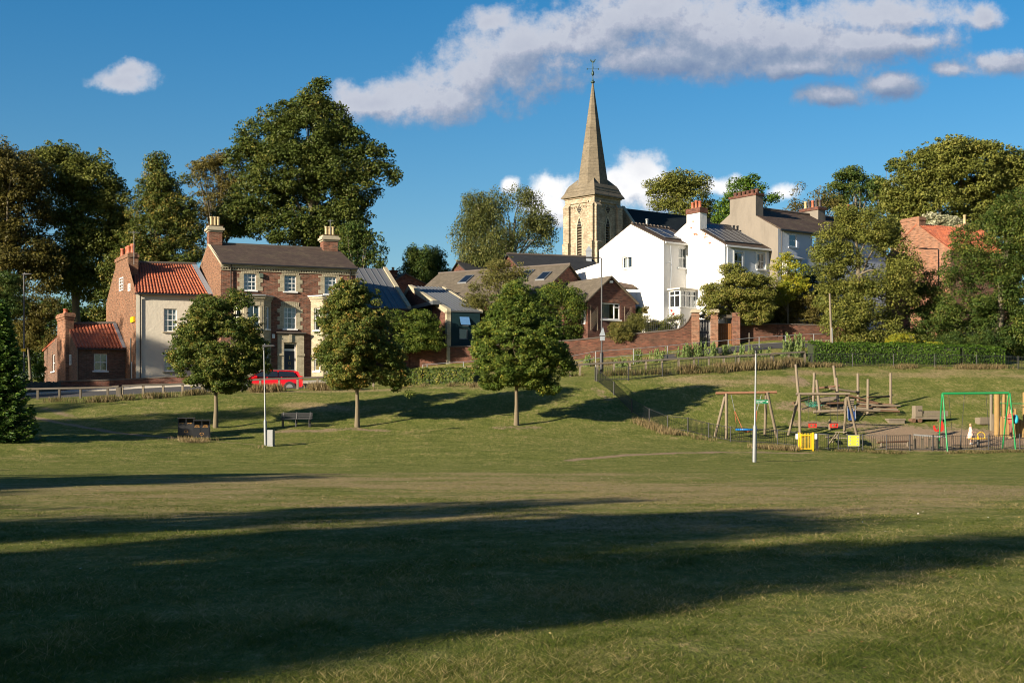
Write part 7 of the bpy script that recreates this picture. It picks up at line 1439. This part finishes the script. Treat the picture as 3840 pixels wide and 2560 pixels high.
# big trees at the back left
tree('copper_tree', 'tall brown leaved tree at the far left edge', 124, [(40,680,150,95),(-60,640,120,120),(60,800,130,110),(-30,860,120,140),(90,930,110,110),(20,1010,110,90),(160,1010,70,110),(-60,1050,90,100),(110,650,60,50)], M['leaf_copper'], .36, 31, trunk=.5, rc=.95, per=60, fill=1.5, bias=0)
tree('tall_tree', 'large olive green tree beside the copper leaved tree', 128, [(230,640,110,85),(330,700,100,95),(420,760,70,90),(240,760,120,100),(360,850,110,100),(440,880,55,80),(250,900,110,100),(340,980,100,80),(380,600,28,40),(240,575,55,25),(150,600,60,38),(330,1060,90,60),(230,1020,90,70)], M['leaf_pale'], .36, 32, trunk=.5, rc=.85, per=50, fill=1.5, bias=-.2, gap=-.8)
tree('tall_tree', 'narrow topped green tree with a thin leaning tip left of the brick house', 126, [(600,650,45,55),(565,620,18,40),(595,590,24,28),(600,720,75,55),(650,780,80,70),(560,800,80,75),(700,850,60,80),(590,890,100,90),(490,930,70,80),(680,950,80,70),(430,1020,60,70),(540,990,100,75),(460,1110,60,60),(390,1140,45,60),(680,680,30,25),(735,930,30,55)], M['leaf_lime'], .32, 33, trunk=.4, rc=.75, per=52, fill=1.35, bias=.18, limbs=14)
tree('lime_tree', 'huge lime tree towering behind the brick house', 130, [(1180,340,28,38),(1170,400,62,50),(1060,440,90,60),(1240,440,60,50),(980,520,90,75),(1140,520,130,95),(1290,540,90,75),(930,600,70,60),(1080,640,150,100),(1260,640,120,90),(1380,590,80,55),(1440,640,45,38),(1330,700,90,60),(980,730,110,90),(1140,780,130,90),(1290,810,90,70),(900,820,80,70),(1060,860,120,60),(1230,880,100,50),(1340,900,50,40),(1470,665,18,22),(1205,310,14,14)], M['leaf_lime'], .38, 34, trunk=.6, rc=.85, per=48, fill=1.6, bias=.0, limbs=16, gap=-1.0)
tree('thin_tree', 'open brown tinged tree with sky showing through, left of the lime tree', 133, [(790,640,70,45),(840,600,60,35),(770,700,70,45),(860,690,70,50),(800,780,70,50),(900,760,60,45),(760,760,45,40),(840,860,70,50),(740,620,25,16)], M['leaf_brown'], .28, 35, trunk=.35, rc=.6, per=32, fill=1.0, shell=.2, bias=.1, limbs=40)
tree('drooping_tree', 'dark drooping tree right of the brick house chimney', 124, [(1330,880,60,40),(1380,920,60,50),(1340,960,70,50),(1410,965,35,45),(1425,1000,16,28),(1310,940,50,40)], M['leaf_dark'], .28, 36, trunk=.3, rc=.6, per=50, fill=1.4, hang=1, stretch=1.3, bias=.2)
for i, (u, v, ru, rv) in enumerate(((1545,985,32,38),(1590,975,30,40),(1635,985,30,38))):
    tree('cypress', ('dark cypress at the left of the small clump', 'tallest middle cypress of the small clump', 'right hand cypress of the small clump')[i], 146, [(u,v,ru,rv),(u-6,v+45,ru+12,45),(u+4,v-28,14,26),(u,v+80,ru+16,30)], M['leaf_dark'], .26, 40+i, trunk=.2, group='dark cypresses beyond the grey roofs', rc=.55, per=50, stretch=1.7, fill=1.4, bias=.1)
tree('small_tree', 'small dark tree right of the cypress clump', 146, [(1670,1010,16,26),(1680,1045,24,30),(1650,1050,20,30)], M['leaf_dark'], .24, 44, trunk=.12, rc=.45, per=40)
tree('birch_tree', 'weeping silver birch left of the church tower', 134, [(1860,770,70,45),(1780,760,48,40),(1950,760,60,48),(1820,840,90,60),(1940,840,80,60),(2020,820,45,55),(1760,860,50,60),(1860,930,110,70),(2010,920,55,55),(2055,880,25,70),(1740,950,45,60),(1800,1000,80,50),(1960,990,80,45),(1710,920,22,50),(1990,740,30,22)], M['leaf_birch'], .26, 45, trunk=.35, bark=M['bark_birch'], rc=.65, per=42, stretch=2.2, hang=2, fill=1.3, shell=.3, bias=-.02, limbs=26, gap=-.42)
tree('garden_tree', 'thin brownish tree in front of the tan bungalow roof', 112, [(1880,990,42,40),(1860,1040,60,50),(1820,1100,60,55),(1900,1080,55,60),(1780,1150,45,45),(1860,1160,60,45),(1940,1020,40,35)], M['leaf_olive'], .20, 46, trunk=.14, rc=.5, per=40, fill=1.25, shell=.25, hang=.5, limbs=18)
tree('round_tree', 'round leafy tree right behind the church nave', 212, [(2560,690,85,45),(2490,740,60,55),(2600,750,90,70),(2540,820,110,70),(2660,810,40,60),(2620,860,60,50),(2440,700,20,25),(2630,690,40,30)], M['leaf_pale'], .46, 47, trunk=.6, rc=1.15, per=46, fill=1.25, bias=-.05)
tree('leafy_tree', 'bright green tree behind the grey chimney', 160, [(2770,710,55,38),(2820,700,40,38),(2870,760,50,32),(2740,770,40,35),(2720,800,38,45),(2900,750,22,12),(2820,760,60,40),(2700,830,30,30)], M['leaf_hedge'], .36, 48, trunk=.3, rc=.8, per=42, fill=1.0, bias=.05)
tree('feathery_tree', 'thin light crowned tree behind the terrace chimney pots', 150, [(3010,730,38,40),(2990,770,45,30),(3060,720,45,28),(3100,760,50,40),(3030,780,50,30),(3150,800,40,30)], M['leaf_brown'], .28, 49, trunk=.3, rc=.65, per=26, fill=.8, shell=.2, limbs=20)
tree('dark_tree', 'dark rounded tree behind the brick chimney on the right', 152, [(3180,680,60,42),(3250,710,60,45),(3140,730,50,45),(3220,770,80,60),(3300,740,50,50),(3200,640,25,16)], M['leaf_dark'], .34, 50, trunk=.4, rc=.8, per=52, fill=1.25, bias=.22)
tree('large_tree', 'huge round pale green tree filling the upper right', 140, [(3560,590,110,65),(3450,640,100,70),(3680,600,100,62),(3790,640,90,75),(3600,680,140,85),(3400,720,100,75),(3720,720,110,85),(3520,770,140,85),(3350,800,85,70),(3660,830,120,70),(3860,740,90,120),(3440,860,100,60),(3800,830,80,70),(3610,545,50,22)], M['leaf_pale'], .40, 51, trunk=.7, rc=.72, per=32, fill=1.5, bias=-.05, gap=-.9)
tree('dark_branch_tree', 'small dark leaved tree poking out left of the huge pale tree', 143, [(3360,620,35,18),(3330,630,20,14),(3300,700,40,30),(3390,660,30,30)], M['leaf_dark'], .34, 52, trunk=.25, rc=.6, per=46, bias=.15)
tree('flowering_shrub', 'creamy white flowering bush behind the red tiled roof', 131, [(3490,825,40,22),(3540,832,40,20),(3580,838,35,15)], M['leaf_cream'], .28, 53, trunk=0, cat='bush', rc=.5, per=46, bias=.1)
tree('chestnut_tree', 'broad yellow green tree right of the white houses', 106.5, [(3200,840,60,55),(3280,850,70,60),(3130,900,70,60),(3240,930,100,75),(3360,940,60,70),(3110,1000,60,75),(3200,1040,100,80),(3320,1040,90,80),(3400,1020,50,70),(3140,1120,80,75),(3260,1140,110,80),(3380,1130,60,70),(3160,1220,80,60),(3290,1230,100,60),(3180,800,40,30),(3070,950,25,40),(3330,880,50,50),(3220,1275,80,30)], M['leaf_pale'], .24, 54, trunk=.4, rc=.62, per=46, fill=1.35, bias=-.02, limbs=14)
tree('dark_tree', 'big dark green tree at the right edge of the photo', 106, [(3760,830,70,60),(3700,880,70,60),(3820,800,80,80),(3620,900,50,50),(3640,960,80,65),(3760,960,110,90),(3860,900,80,120),(3600,1040,70,60),(3720,1080,110,90),(3840,1080,90,110),(3640,1160,90,70),(3780,1200,100,80),(3860,1230,80,80),(3560,1150,50,60),(3700,1260,110,55),(3820,1290,70,40)], M['leaf_street'], .24, 55, trunk=.4, rc=.62, per=50, fill=1.45, bias=-.12, limbs=8)
tree('shrub', 'dark tangled bush between the two big trees right of the utility pole', 108, [(3470,1120,60,60),(3520,1180,60,60),(3440,1200,55,60),(3500,1250,80,50),(3590,1250,50,50),(3540,1090,35,40),(3480,1050,30,35)], M['leaf_dark'], .20, 56, trunk=0, cat='bush', rc=.5, per=46, fill=1.3, bias=.15)
tree('shrub', 'bright lime green bush behind the clipped hedge', 104.5, [(3380,1275,45,22),(3430,1290,40,16),(3490,1295,35,12),(3345,1285,20,16)], M['leaf_yellow'], .14, 57, trunk=0, cat='bush', rc=.3, per=40, bias=-.15)
tree('shrub', 'dark bush above the right half of the clipped hedge', 104.5, [(3580,1275,60,30),(3660,1270,60,35),(3740,1290,60,25)], M['leaf_dark'], .16, 58, trunk=0, cat='bush', rc=.4, per=44)
# gardens in the middle
tree('garden_tree', 'layered yellow green garden tree hiding the white house ground floor', 105.5+3.5, [(2780,1050,80,22),(2740,1010,45,20),(2850,1060,50,25),(2700,1085,60,24),(2820,1110,80,25),(2680,1130,60,24),(2760,1150,90,26),(2860,1150,45,30),(2670,1175,45,22),(2830,1190,60,22),(2740,1110,70,20),(2660,1090,30,26),(2880,1090,30,22)], M['leaf_pale'], .18, 60, trunk=.12, rc=.38, per=42, fill=1.5, bias=.12, limbs=18)
tree('yellow_tree', 'small bright yellow leaved tree before the pale blue terrace', 110.8, [(2940,1000,45,35),(2920,1050,45,40),(2990,1010,35,30),(2970,1070,55,40),(2930,1110,40,35),(3010,1090,30,25),(2950,965,22,18)], M['leaf_yellow'], .18, 61, trunk=.1, rc=.38, per=40, fill=1.1, bias=-.12, limbs=14)
tree('shrub', 'brown tinged rounded shrub above the dark red wall', 111.6, [(2960,1160,60,45),(3020,1150,50,50),(2930,1190,40,30),(3060,1180,45,45),(3000,1200,70,30)], M['leaf_brown'], .16, 62, trunk=0, cat='bush', rc=.38, per=46, fill=1.5)
tree('shrub', 'dark shaded shrub behind the brown one, below the terrace bay', 112.5, [(3050,1080,40,60),(3080,1140,40,60),(3020,1060,25,35),(2870,1200,40,30)], M['leaf_dark'], .16, 63, trunk=0, cat='bush', rc=.38, per=46, fill=1.3)
tree('shrub', 'rounded grey green shrub hanging over the garden wall by the street lamp', 109.3, [(2325,1235,42,26),(2310,1260,35,22),(2350,1250,28,26)], M['leaf_olive'], .14, 64, trunk=0, cat='bush', rc=.28, per=40, bias=.1, fill=1.4)
tree('shrub', 'wispy olive shrub above the wall, right of the grey green one', 110.3, [(2400,1210,50,30),(2430,1230,40,24),(2370,1195,30,20),(2370,1235,30,20)], M['leaf_olive'], .14, 65, trunk=.03, cat='bush', rc=.3, per=30, bias=-.1, shell=.2, limbs=16)
tree('shrub', 'low dark leafy plants behind the small garden railing', 110.5, [(2480,1225,35,16),(2510,1215,30,18),(2460,1215,20,14)], M['leaf_street'], .13, 66, trunk=0, cat='bush', rc=.25, per=36)
tree('rose_bush', 'thin rose bush with red flowers beside the glazed bay', 110.2, [(2535,1180,25,25),(2550,1200,25,20),(2520,1195,18,18)], M['leaf_olive'], .11, 67, trunk=.02, cat='bush', rc=.25, per=20, fill=.7, limbs=10)
rb_ = bpy.data.objects['rose_bush']; k = MB()
for u, v in ((2516,1164),(2519,1167),(2527,1176),(2525,1178)): c = P(u, v, 109.9); k.lathe(c, [(.02,-.05),(.08,0),(.06,.05),(.01,.07)], 8)
k.build('flowers', M['flower_red'], rb_)
tree('hedge_clump', 'dark hedge right of the brick bungalow', 114, [(2400,1170,28,18),(2430,1165,22,16)], M['leaf_dark'], .12, 68, trunk=0, cat='hedge', rc=.22, per=40, fill=1.6)
tree('climber', 'green climber spreading along the top of the small board fence', 113.5, [(2430,1160,20,14),(2460,1158,30,8),(2495,1160,30,7)], M['leaf_brown'], .11, 69, trunk=0, cat='climbing plant', rc=.16, per=34, fill=1.5)
k = MB()
for i in range(15): u = 2424+i*5.6; c = P(u, 1160+2*math.sin(i), 113.8); k.box(c.x-.055, c.x+.055, c.y, c.y+.03, gz(c.x,c.y)-.2, c.z)
props(k.build('board_fence', M['wood_grey']), 'small arched weathered board fence below the white gable', 'fence')
k = MB(); a, b = P(2423,1202,109.4), P(2570,1195,109.3)
for i in range(22): q = a.lerp(b, i/21); k.tube([V((q.x,q.y,q.z-.95)), q], .014, 4)
k.box8([a+V((0,-.015,-.05)), b+V((0,-.015,-.05)), b+V((0,.015,-.05)), a+V((0,.015,-.05)), a+V((0,-.015,-.02)), b+V((0,-.015,-.02)), b+V((0,.015,-.02)), a+V((0,.015,-.02))]); props(k.build('garden_railing', M['black_metal']), 'black garden railing on top of the sloping wall by the curve', 'railing')
wt_ = MB(); a, b = P(2420,1208,111.5), P(2530,1205,111.5); wt_.box8([V((a.x,a.y,gz(a.x,a.y)-.3)), V((b.x,b.y,gz(b.x,b.y)-.3)), V((b.x,b.y+.2,gz(b.x,b.y)-.3)), V((a.x,a.y+.2,gz(a.x,a.y)-.3)), a, b, b+V((0,.2,0)), a+V((0,.2,0))]); props(wt_.build('white_wall', M['render_white']), 'low white garden wall behind the black railing', 'wall')
# left side low plants
tree('copper_bush', 'brown leaved low tree behind the cottage chimney', 118, [(150,1200,55,55),(190,1160,35,45),(100,1180,60,60),(160,1260,60,50),(90,1260,60,50),(60,1120,70,70)], M['leaf_copper'], .24, 70, trunk=.15, rc=.55, per=44, fill=1.3, bias=.12)
tree('dark_tree', 'dark mass of trees standing low behind the cottage', 138, [(60,1230,140,110),(240,1230,110,110),(400,1240,110,90),(-60,1250,120,120),(150,1340,160,80),(330,1340,140,70)], M['leaf_dark'], .34, 90, trunk=.3, rc=.8, per=50, fill=1.3, bias=.05, limbs=6)
tree('dark_bush', 'dark green bush left of the street lamp at the far left', 112, [(10,1080,70,60),(40,1150,55,50),(-30,1160,60,60)], M['leaf_dark'], .24, 71, trunk=.15, rc=.55, per=44, fill=1.3, bias=.1)
tree('small_bush', 'small green bush beside the cottage side wall', 110, [(150,1400,18,40),(158,1370,14,22)], M['leaf_hedge'], .14, 72, trunk=0, cat='bush', rc=.25, per=36)
# spruce in the left foreground: drooping tiers of branches
bs_ = P(0,1632,68.5); bs_ = Gd(bs_.x, bs_.y); rt = empty('spruce', bs_, 'dark spruce cut by the left edge of the photo', 'tree'); rs = np.random.RandomState(77); Hs = P(0,1120,68.5).z-bs_.z; Cc = []; Tt = []; tn = []
br = MB(); br.tube([bs_-V((0,0,.2)), bs_+V((0,0,Hs*.5)), bs_+V((0,0,Hs))], [.16,.09,.02], 8)
nb_ = 230
for i in range(nb_):
    f = (i+.5)/nb_; z = .25+f*(Hs-.3); Rm = (1.75*(1-f)**.8+.12)*rs.uniform(.82,1.12); a = i*2.399+rs.uniform(-.2,.2); d = np.array([math.cos(a), math.sin(a), 0]); o0 = np.array(bs_)+[0,0,z]
    tt = np.linspace(.1,1,16); drop = -.22*Rm*np.sin(tt*2.2)+.12*Rm*tt**3
    sd_ = np.array([-d[1], d[0], 0]); c = o0+d*(tt*Rm)[:,None]+np.c_[np.zeros(16),np.zeros(16),drop]; br.tube([V(c[0]), V(c[8]), V(c[15])], [.018,.012,.005], 4, False)
    for q, t_ in zip(c, tt):
        m_ = int(15*(1.1-.3*t_)); w_ = .30*Rm*(1.15-t_)+.07
        k_ = rs.randn(m_,3)*[.05,.05,.03]; off = sd_*rs.uniform(-1,1,(m_,1))*w_; off[:,2] -= np.abs(rs.randn(m_))*.05+.25*np.abs((off@sd_)) ; Cc.append(q+off+k_); dirs = unit(d+sd_*np.sign(off@sd_)[:,None]*.8+rs.randn(m_,3)*.3+[0,0,.1]); Tt.append(dirs); tn.append(np.clip(.25+.5*t_+rs.randn(m_)*.2,0,1))
Cc = np.concatenate(Cc); Tt = np.concatenate(Tt); tn = np.concatenate(tn); Bb = unit(np.cross(Tt, rs.randn(*Tt.shape)))
leafquads('crown', Cc, Tt*.10, Bb*.028, tn, M['leaf_conifer'], rt, bs_); br.build('trunk', M['bark'], rt)
# hedges
def hedge(label, pts, w_, size, mat, seed, dens=1., name='hedge', skirt=.1):
    """pts: (x, y, height)"""
    rs = np.random.RandomState(seed); root = empty(name, Gd(pts[0][0], pts[0][1]), label, 'hedge'); Cs = []; Ns = []; core = MB()
    for a, b in zip(pts[:-1], pts[1:]):
        A, B = np.array(a[:2]), np.array(b[:2]); L_ = np.linalg.norm(B-A); d = (B-A)/L_; n_ = np.array([-d[1], d[0]]); N = int(L_*(w_+2*a[2])*dens*260); t = rs.rand(N); h = a[2]*(1-t)+b[2]*t
        sel = rs.rand(N)*(w_+2*a[2]); fr_ = sel < a[2]; bk_ = (sel >= a[2]) & (sel < 2*a[2]); tp = ~(fr_ | bk_)
        off = np.where(fr_, -w_/2, np.where(bk_, w_/2, (rs.rand(N)-.5)*w_)); zz = np.where(tp, h, rs.rand(N)*h); 
        wob = .07*vnoise(t*L_+A[0], zz, 3., seed)+.05*vnoise(t*L_+A[0], off, 7., seed+1); off = off+np.where(fr_, -wob, np.where(bk_, wob, 0)); zz = zz+np.where(tp, wob, 0)
        xy_ = A+d*(t*L_)[:,None]+n_*off[:,None]; g_ = gzv(xy_[:,0], xy_[:,1]); Cs.append(np.c_[xy_, g_+zz]+rs.randn(N,3)*.035); nn_ = np.zeros((N,3)); nn_[fr_,:2] = -n_; nn_[bk_,:2] = n_; nn_[tp,2] = 1; Ns.append(nn_)
        k_ = max(1, int(L_/1.2))
        for i in range(k_):
            p, q = A+d*L_*i/k_, A+d*L_*(i+1)/k_; hp = a[2]+(b[2]-a[2])*i/k_; hq = a[2]+(b[2]-a[2])*(i+1)/k_; e = w_/2-.1
            c = [p-n_*e, q-n_*e, q+n_*e, p+n_*e]; core.box8([(c_[0], c_[1], gz(*c_)-.1) for c_ in c]+[(c_[0], c_[1], gz(*c_)+hh_-.1) for c_, hh_ in zip(c, (hp,hq,hq,hp))])
    C = np.concatenate(Cs); nrm = unit(np.concatenate(Ns)+rs.randn(len(C),3)*.6+[0,0,.2]); a = rs.randn(len(C),3); T = unit(a-(a*nrm).sum(-1,keepdims=True)*nrm); B = np.cross(nrm, T); s_ = size*(.6+.7*rs.rand(len(C),1))*.5
    core.build('inner_core', M['core'], root); leafquads('foliage', C, T*s_, B*s_*.7, np.clip(rs.rand(len(C))*.7+.3*vnoise(C[:,0], C[:,2], 2., 9)+.1,0,1), mat, root, root_off(root)); return root  # core: solid dark box added inside to block the view through the leaves
hA = [GH(u, v, 60, 104) for u, v in ((3045,1362),(3200,1364),(3400,1365),(3600,1366),(3760,1367))]
hedge('neatly clipped long green hedge behind the top railing', [(p.x, p.y+.5, h) for p, h in zip(hA, (1.35,1.35,1.33,1.28,1.15))], 1.3, .12, M['leaf_hedge'], 81)
hB = [GH(u, v, 60, 104) for u, v in ((1490,1443),(1600,1441),(1700,1438),(1790,1436))]
hedge('low dark hedge between the middle and right street trees', [(p.x, p.y+.4, h) for p, h in zip(hB, (.95,1.0,1.0,.95))], 1.0, .14, M['leaf_street'], 82)
# weeds, straw and tufts
def line_pts(px, n_, seed, jit=.25, y1=112):
    rs = random.Random(seed); g = [GH(u, v, 55, y1) for u, v in px]; o = []
    L_ = [(b-a).length for a, b in zip(g[:-1], g[1:])]
    for _ in range(n_):
        r = rs.random()*sum(L_); i = 0
        while r > L_[i]: r -= L_[i]; i += 1
        p = g[i].lerp(g[i+1], r/L_[i]); o.append((p.x+rs.gauss(0,jit), p.y+rs.gauss(0,jit)))
    a_ = np.array(o); k_ = vnoise(a_[:,0], a_[:,1], .9, seed) > -.05; return a_[k_].tolist()
for i, (lb, px, n_, h, tl, w_) in enumerate((
    ('dry straw coloured grass along the railing above the yellow gate', ((2400,1585),(2470,1612),(2560,1640),(2680,1665),(2800,1676),(2980,1690)), 620, .30, .65, .010),
    ('tall dry grass along the rail above the playground', ((2560,1400),(2700,1392),(2850,1385),(3000,1372)), 500, .62, .60, .014),
    ('rough grass between the rail and the top railing', ((2160,1412),(2300,1408),(2500,1402),(2700,1394)), 420, .40, .35, .014),
    ('dry grass beside the knee rail near the red car', ((830,1474),(1000,1468),(1150,1462),(1330,1462)), 520, .55, .62, .013),
    ('dry grass beside the knee rail near the cottage', ((180,1510),(440,1503),(560,1492),(800,1478)), 420, .38, .45, .013),
    ('straw coloured grass at the foot of the low dark hedge', ((1300,1462),(1500,1456),(1800,1448),(2000,1445)), 420, .30, .6, .012),
    ('dry grass between the clipped hedge and the top railing', ((3020,1375),(3300,1378),(3600,1380),(3840,1382)), 700, .32, .55, .012),
    ('rough weeds at the foot of the front railings', ((3070,1690),(3300,1697),(3600,1697),(3840,1694)), 560, .16, .40, .010),
    ('grass along the foot of the garden wall', ((1600,1405),(2000,1385),(2300,1362),(2600,1330)), 400, .35, .5, .013),
    ('straw tuft in front of the litter bins', ((665,1655),(720,1655),(790,1660)), 46, .30, .8, .008), ('straw tufts at the foot of the silver cabinet', ((975,1678),(1030,1682),(1070,1680)), 30, .20, .8, .008))):
    tufts('dry_grass', line_pts(px, n_, 100+i), h, 16, w_, M['straw'], 100+i, .16, None, .22, lb, 'grass', tl=tl-.18)
weeds = [((2390,1345),.9,.25),((2465,1340),.8,.3),((2570,1325),.9,.5),((2620,1320),.95,.35),((2670,1318),.9,.35),((2715,1312),.6,.3),((2780,1320),.7,.35),((2205,1350),.8,.2),((2850,1318),.6,.4),((2960,1320),1.0,.6),((2985,1318),1.35,.55),((3070,1300),.8,.45),((2335,1355),.5,.4)]
wl = ('tall fluffy weed plants by the lane handrail',)
for i, ((u, v), h, sp2_) in enumerate(weeds):
    c = GH(u, v+18, 55, 106); root = empty('weed_clump', c, ['feathery green weed clump by the handrail, first right of the lamp','low pale weed clump right of the first one','wide weed clump left of the black gate','tall weed clump at the left gate pillar','weed clump between the two gates','small weed clump before the brown gate','weed clump below the brown gate, right of it','single thin weed against the wall left of the lamp','low weeds behind the silver lamp head','leaning pale weed clump left of the clipped hedge','tallest bushy weed clump next to the clipped hedge','pale weed clump near the utility pole','short weeds just right of the black lamp'][i], 'weed', 'fluffy weeds along the lane')
    rs = np.random.RandomState(300+i); h *= 1.25; sp2_ *= 1.15; n_ = int(620*h*(sp2_/.3)); stems = np.c_[c.x+rs.randn(14)*sp2_*.6, c.y+rs.randn(14)*sp2_*.5]; si = rs.randint(0,14,n_); zf_ = rs.rand(n_); lx = rs.randn(14)*.15; C = np.c_[stems[si,0]+lx[si]*zf_*h+rs.randn(n_)*.07*(1.1-zf_), stems[si,1]+rs.randn(n_)*.07, np.zeros(n_)]; C[:,2] = gzv(C[:,0], C[:,1])+zf_*h*(.7+.3*rs.rand(14)[si])
    T = unit(np.c_[rs.randn(n_)*.5, rs.randn(n_)*.5, .5+rs.rand(n_)]); B = unit(np.cross(T, rs.randn(n_,3))); leafquads('foliage', C, T*.10, B*.022, np.clip(rs.rand(n_)*.7+.2,0,1), M['weed'], root, root_off(root))
# ------------------------------------------------------------------ grass blades on the field
rs = np.random.RandomState(5); parts_ = []
def sample(y0, y1, n_, marg=.41):
    y = np.sqrt(rs.rand(n_)*(y1**2-y0**2)+y0**2); return np.c_[(rs.rand(n_)*2-1)*(y*marg+1.), y]
C_l = []; T_l = []; B_l = []; t_l = []
n_ = 760000; yy_ = np.linspace(7.5, 96, 4000); pdf = yy_*(yy_/10)**-2.6; cdf = np.cumsum(pdf); cdf /= cdf[-1]
y = np.interp(rs.rand(n_), cdf, yy_); x = (rs.rand(n_)*2-1)*(y*.41+1.); g0 = gzv(x, y)
for _ in (0,):
    h = .033*(1-.72*np.clip((y-18)/30, 0, 1)); w_ = .0022*(y/10)**.95
    cl = vnoise(x, y*.6, 1.1, 21)+.7*vnoise(x, y*.5, 4.5, 22); md = vnoise(x, y*.6, .55, 27)+vnoise(x, y*.5, 2.1, 28); big = vnoise(x*.6, y, .16, 23); dd_ = 1.0
    q = np.c_[x, y]; i = _ix(xs_, x); j_ = _ix(ys_, y); dv = dry[j_, i]*np.clip(.5+1.1*vnoise(x*.5, y, .9, 31), 0, 1.2); dt = dirt[j_, i]
    keep = (rs.rand(n_) < np.clip(.62+.6*cl-.3*dv, .10, 1)) & (dt < .45+.3*rs.rand(n_)); x, y, g0, cl, big, dv, md, h, w_ = [a_[keep] for a_ in (x, y, g0, cl, big, dv, md, h, w_)]; m_ = len(x)
    straw = rs.rand(m_) < np.clip(.08+.12*big+.30*dv+.20*md, .02, .6)*np.clip(24/y,.35,1); hh = h*(.5+.8*rs.rand(m_))*np.clip(1+.8*cl, .35, 2.3)*np.where(straw, 1.5, 1.); a = rs.rand(m_)*6.283
    tip = np.c_[rs.randn(m_,2)*1.25*hh[:,None], hh*.8]; C_l.append(np.c_[x, y, g0]+tip/2); T_l.append(tip/2); ww_ = w_*(.6+.8*rs.rand(m_)); B_l.append(np.c_[np.cos(a)*ww_, np.sin(a)*ww_, np.zeros(m_)]); t_l.append(np.where(straw, .66+.26*rs.rand(m_), np.clip(.36+np.where(y < 30, .19, .13)*rs.randn(m_)+.14*big+.30*dv-.08*cl+.26*md, 0, .82)))
gb = leafquads('grass', np.concatenate(C_l), np.concatenate(T_l), np.concatenate(B_l), np.concatenate(t_l), M['blade']); props(gb, 'short mown park grass with scattered dry straws', 'grass', kind='stuff')
xy_ = sample(8, 45, 1500); z_ = gzv(xy_[:,0], xy_[:,1])+.012; n_ = len(z_); a = rs.randn(n_,3)*[1,1,.25]; T = unit(a); B = unit(np.cross(T, [0,0,1.]+rs.randn(n_,3)*.2)); s_ = .016+.014*rs.rand(n_,1)
props(leafquads('fallen_leaves', np.c_[xy_, z_], T*s_, B*s_*.6, rs.rand(n_), leafmat('leaf_fallen', [(0,(.10,.05,.02)), (.5,(.25,.15,.05)), (.9,(.35,.28,.12)), (1,(.6,.6,.55))], .1, gain=1.)), 'small fallen leaves and pale bits scattered over the grass', 'fallen leaves', kind='stuff')
# ------------------------------------------------------------------ park trees left of the view; their shade crosses the field
def shade_tree(x, y, H, Rr, seed, lab, cr=.36):
    base = Gd(x, y); rsd = random.Random(seed); bl = []; z0 = base.z+H*cr
    bl.append((x, y, base.z+H*.62, Rr*.75, Rr*.75, H*.24))
    for i in range(9): a = i*.698+rsd.uniform(-.2,.2); r_ = Rr*rsd.uniform(.45,.8); bl.append((x+r_*math.cos(a), y+r_*math.sin(a), base.z+H*rsd.uniform(.42,.75), Rr*.42, Rr*.42, H*.15))
    bl.append((x, y, base.z+H*.84, Rr*.45, Rr*.45, H*.14)); root = empty('park_tree', base, lab, 'tree', 'park trees left of the view')
    o_, cs, _ = foliage('crown', bl, .42, M['leaf_lime'], seed, root, rc=.85, per=44, fill=1.0, gap=-.02); trunk_mesh(root, base, cs, (x, y, base.z+H*.8), .35, seed, M['bark'], 8); return root
tL_ = [(11,22.8,14,2.3),(6,24.6,14,2.1),(-1,21,14,2.2),(-9,44,13,3.2),(-17,47,14,4),(2.5,16.0,14,2.2),(7,23.4,14,1.4),(-1,18.2,14,1.7),(6.7,28.0,13,2.4),(2.9,32.0,13,2.5),(-3,24.6,14,1.6),(-9,29,14,3.6),(-4,18,15,3),(-3.5,50.8,13,3.2),(-12,35,14,3.4),(-14,48.5,12,3.6),(-20,53,12,4),(-16,42,13,3.4),(-24,86,16,5),(-14,84,15,4),(-19,80,15,4.5),(-26,79,15,4.5),(-21,110,17,5.5),(-28,115,18,5),(-20,117,19,3.6)]
for i, (tx, ty, H, Rr) in enumerate(tL_):
    Ls = H/math.tan(R(SUN_EL)); bx_, by_ = tx-Ls*math.cos(R(SUN_A)), ty-Ls*math.sin(R(SUN_A))
    shade_tree(bx_, by_, H+gz(tx, ty)-gz(bx_, by_), Rr, 400+i, 'park tree left of the view casting the %s band of shade on the grass' % 'first second third fourth fifth sixth seventh eighth ninth tenth eleventh twelfth thirteenth fourteenth fifteenth sixteenth seventeenth eighteenth nineteenth twentieth last outermost farthest hindmost lowermost shortest'.split()[i])
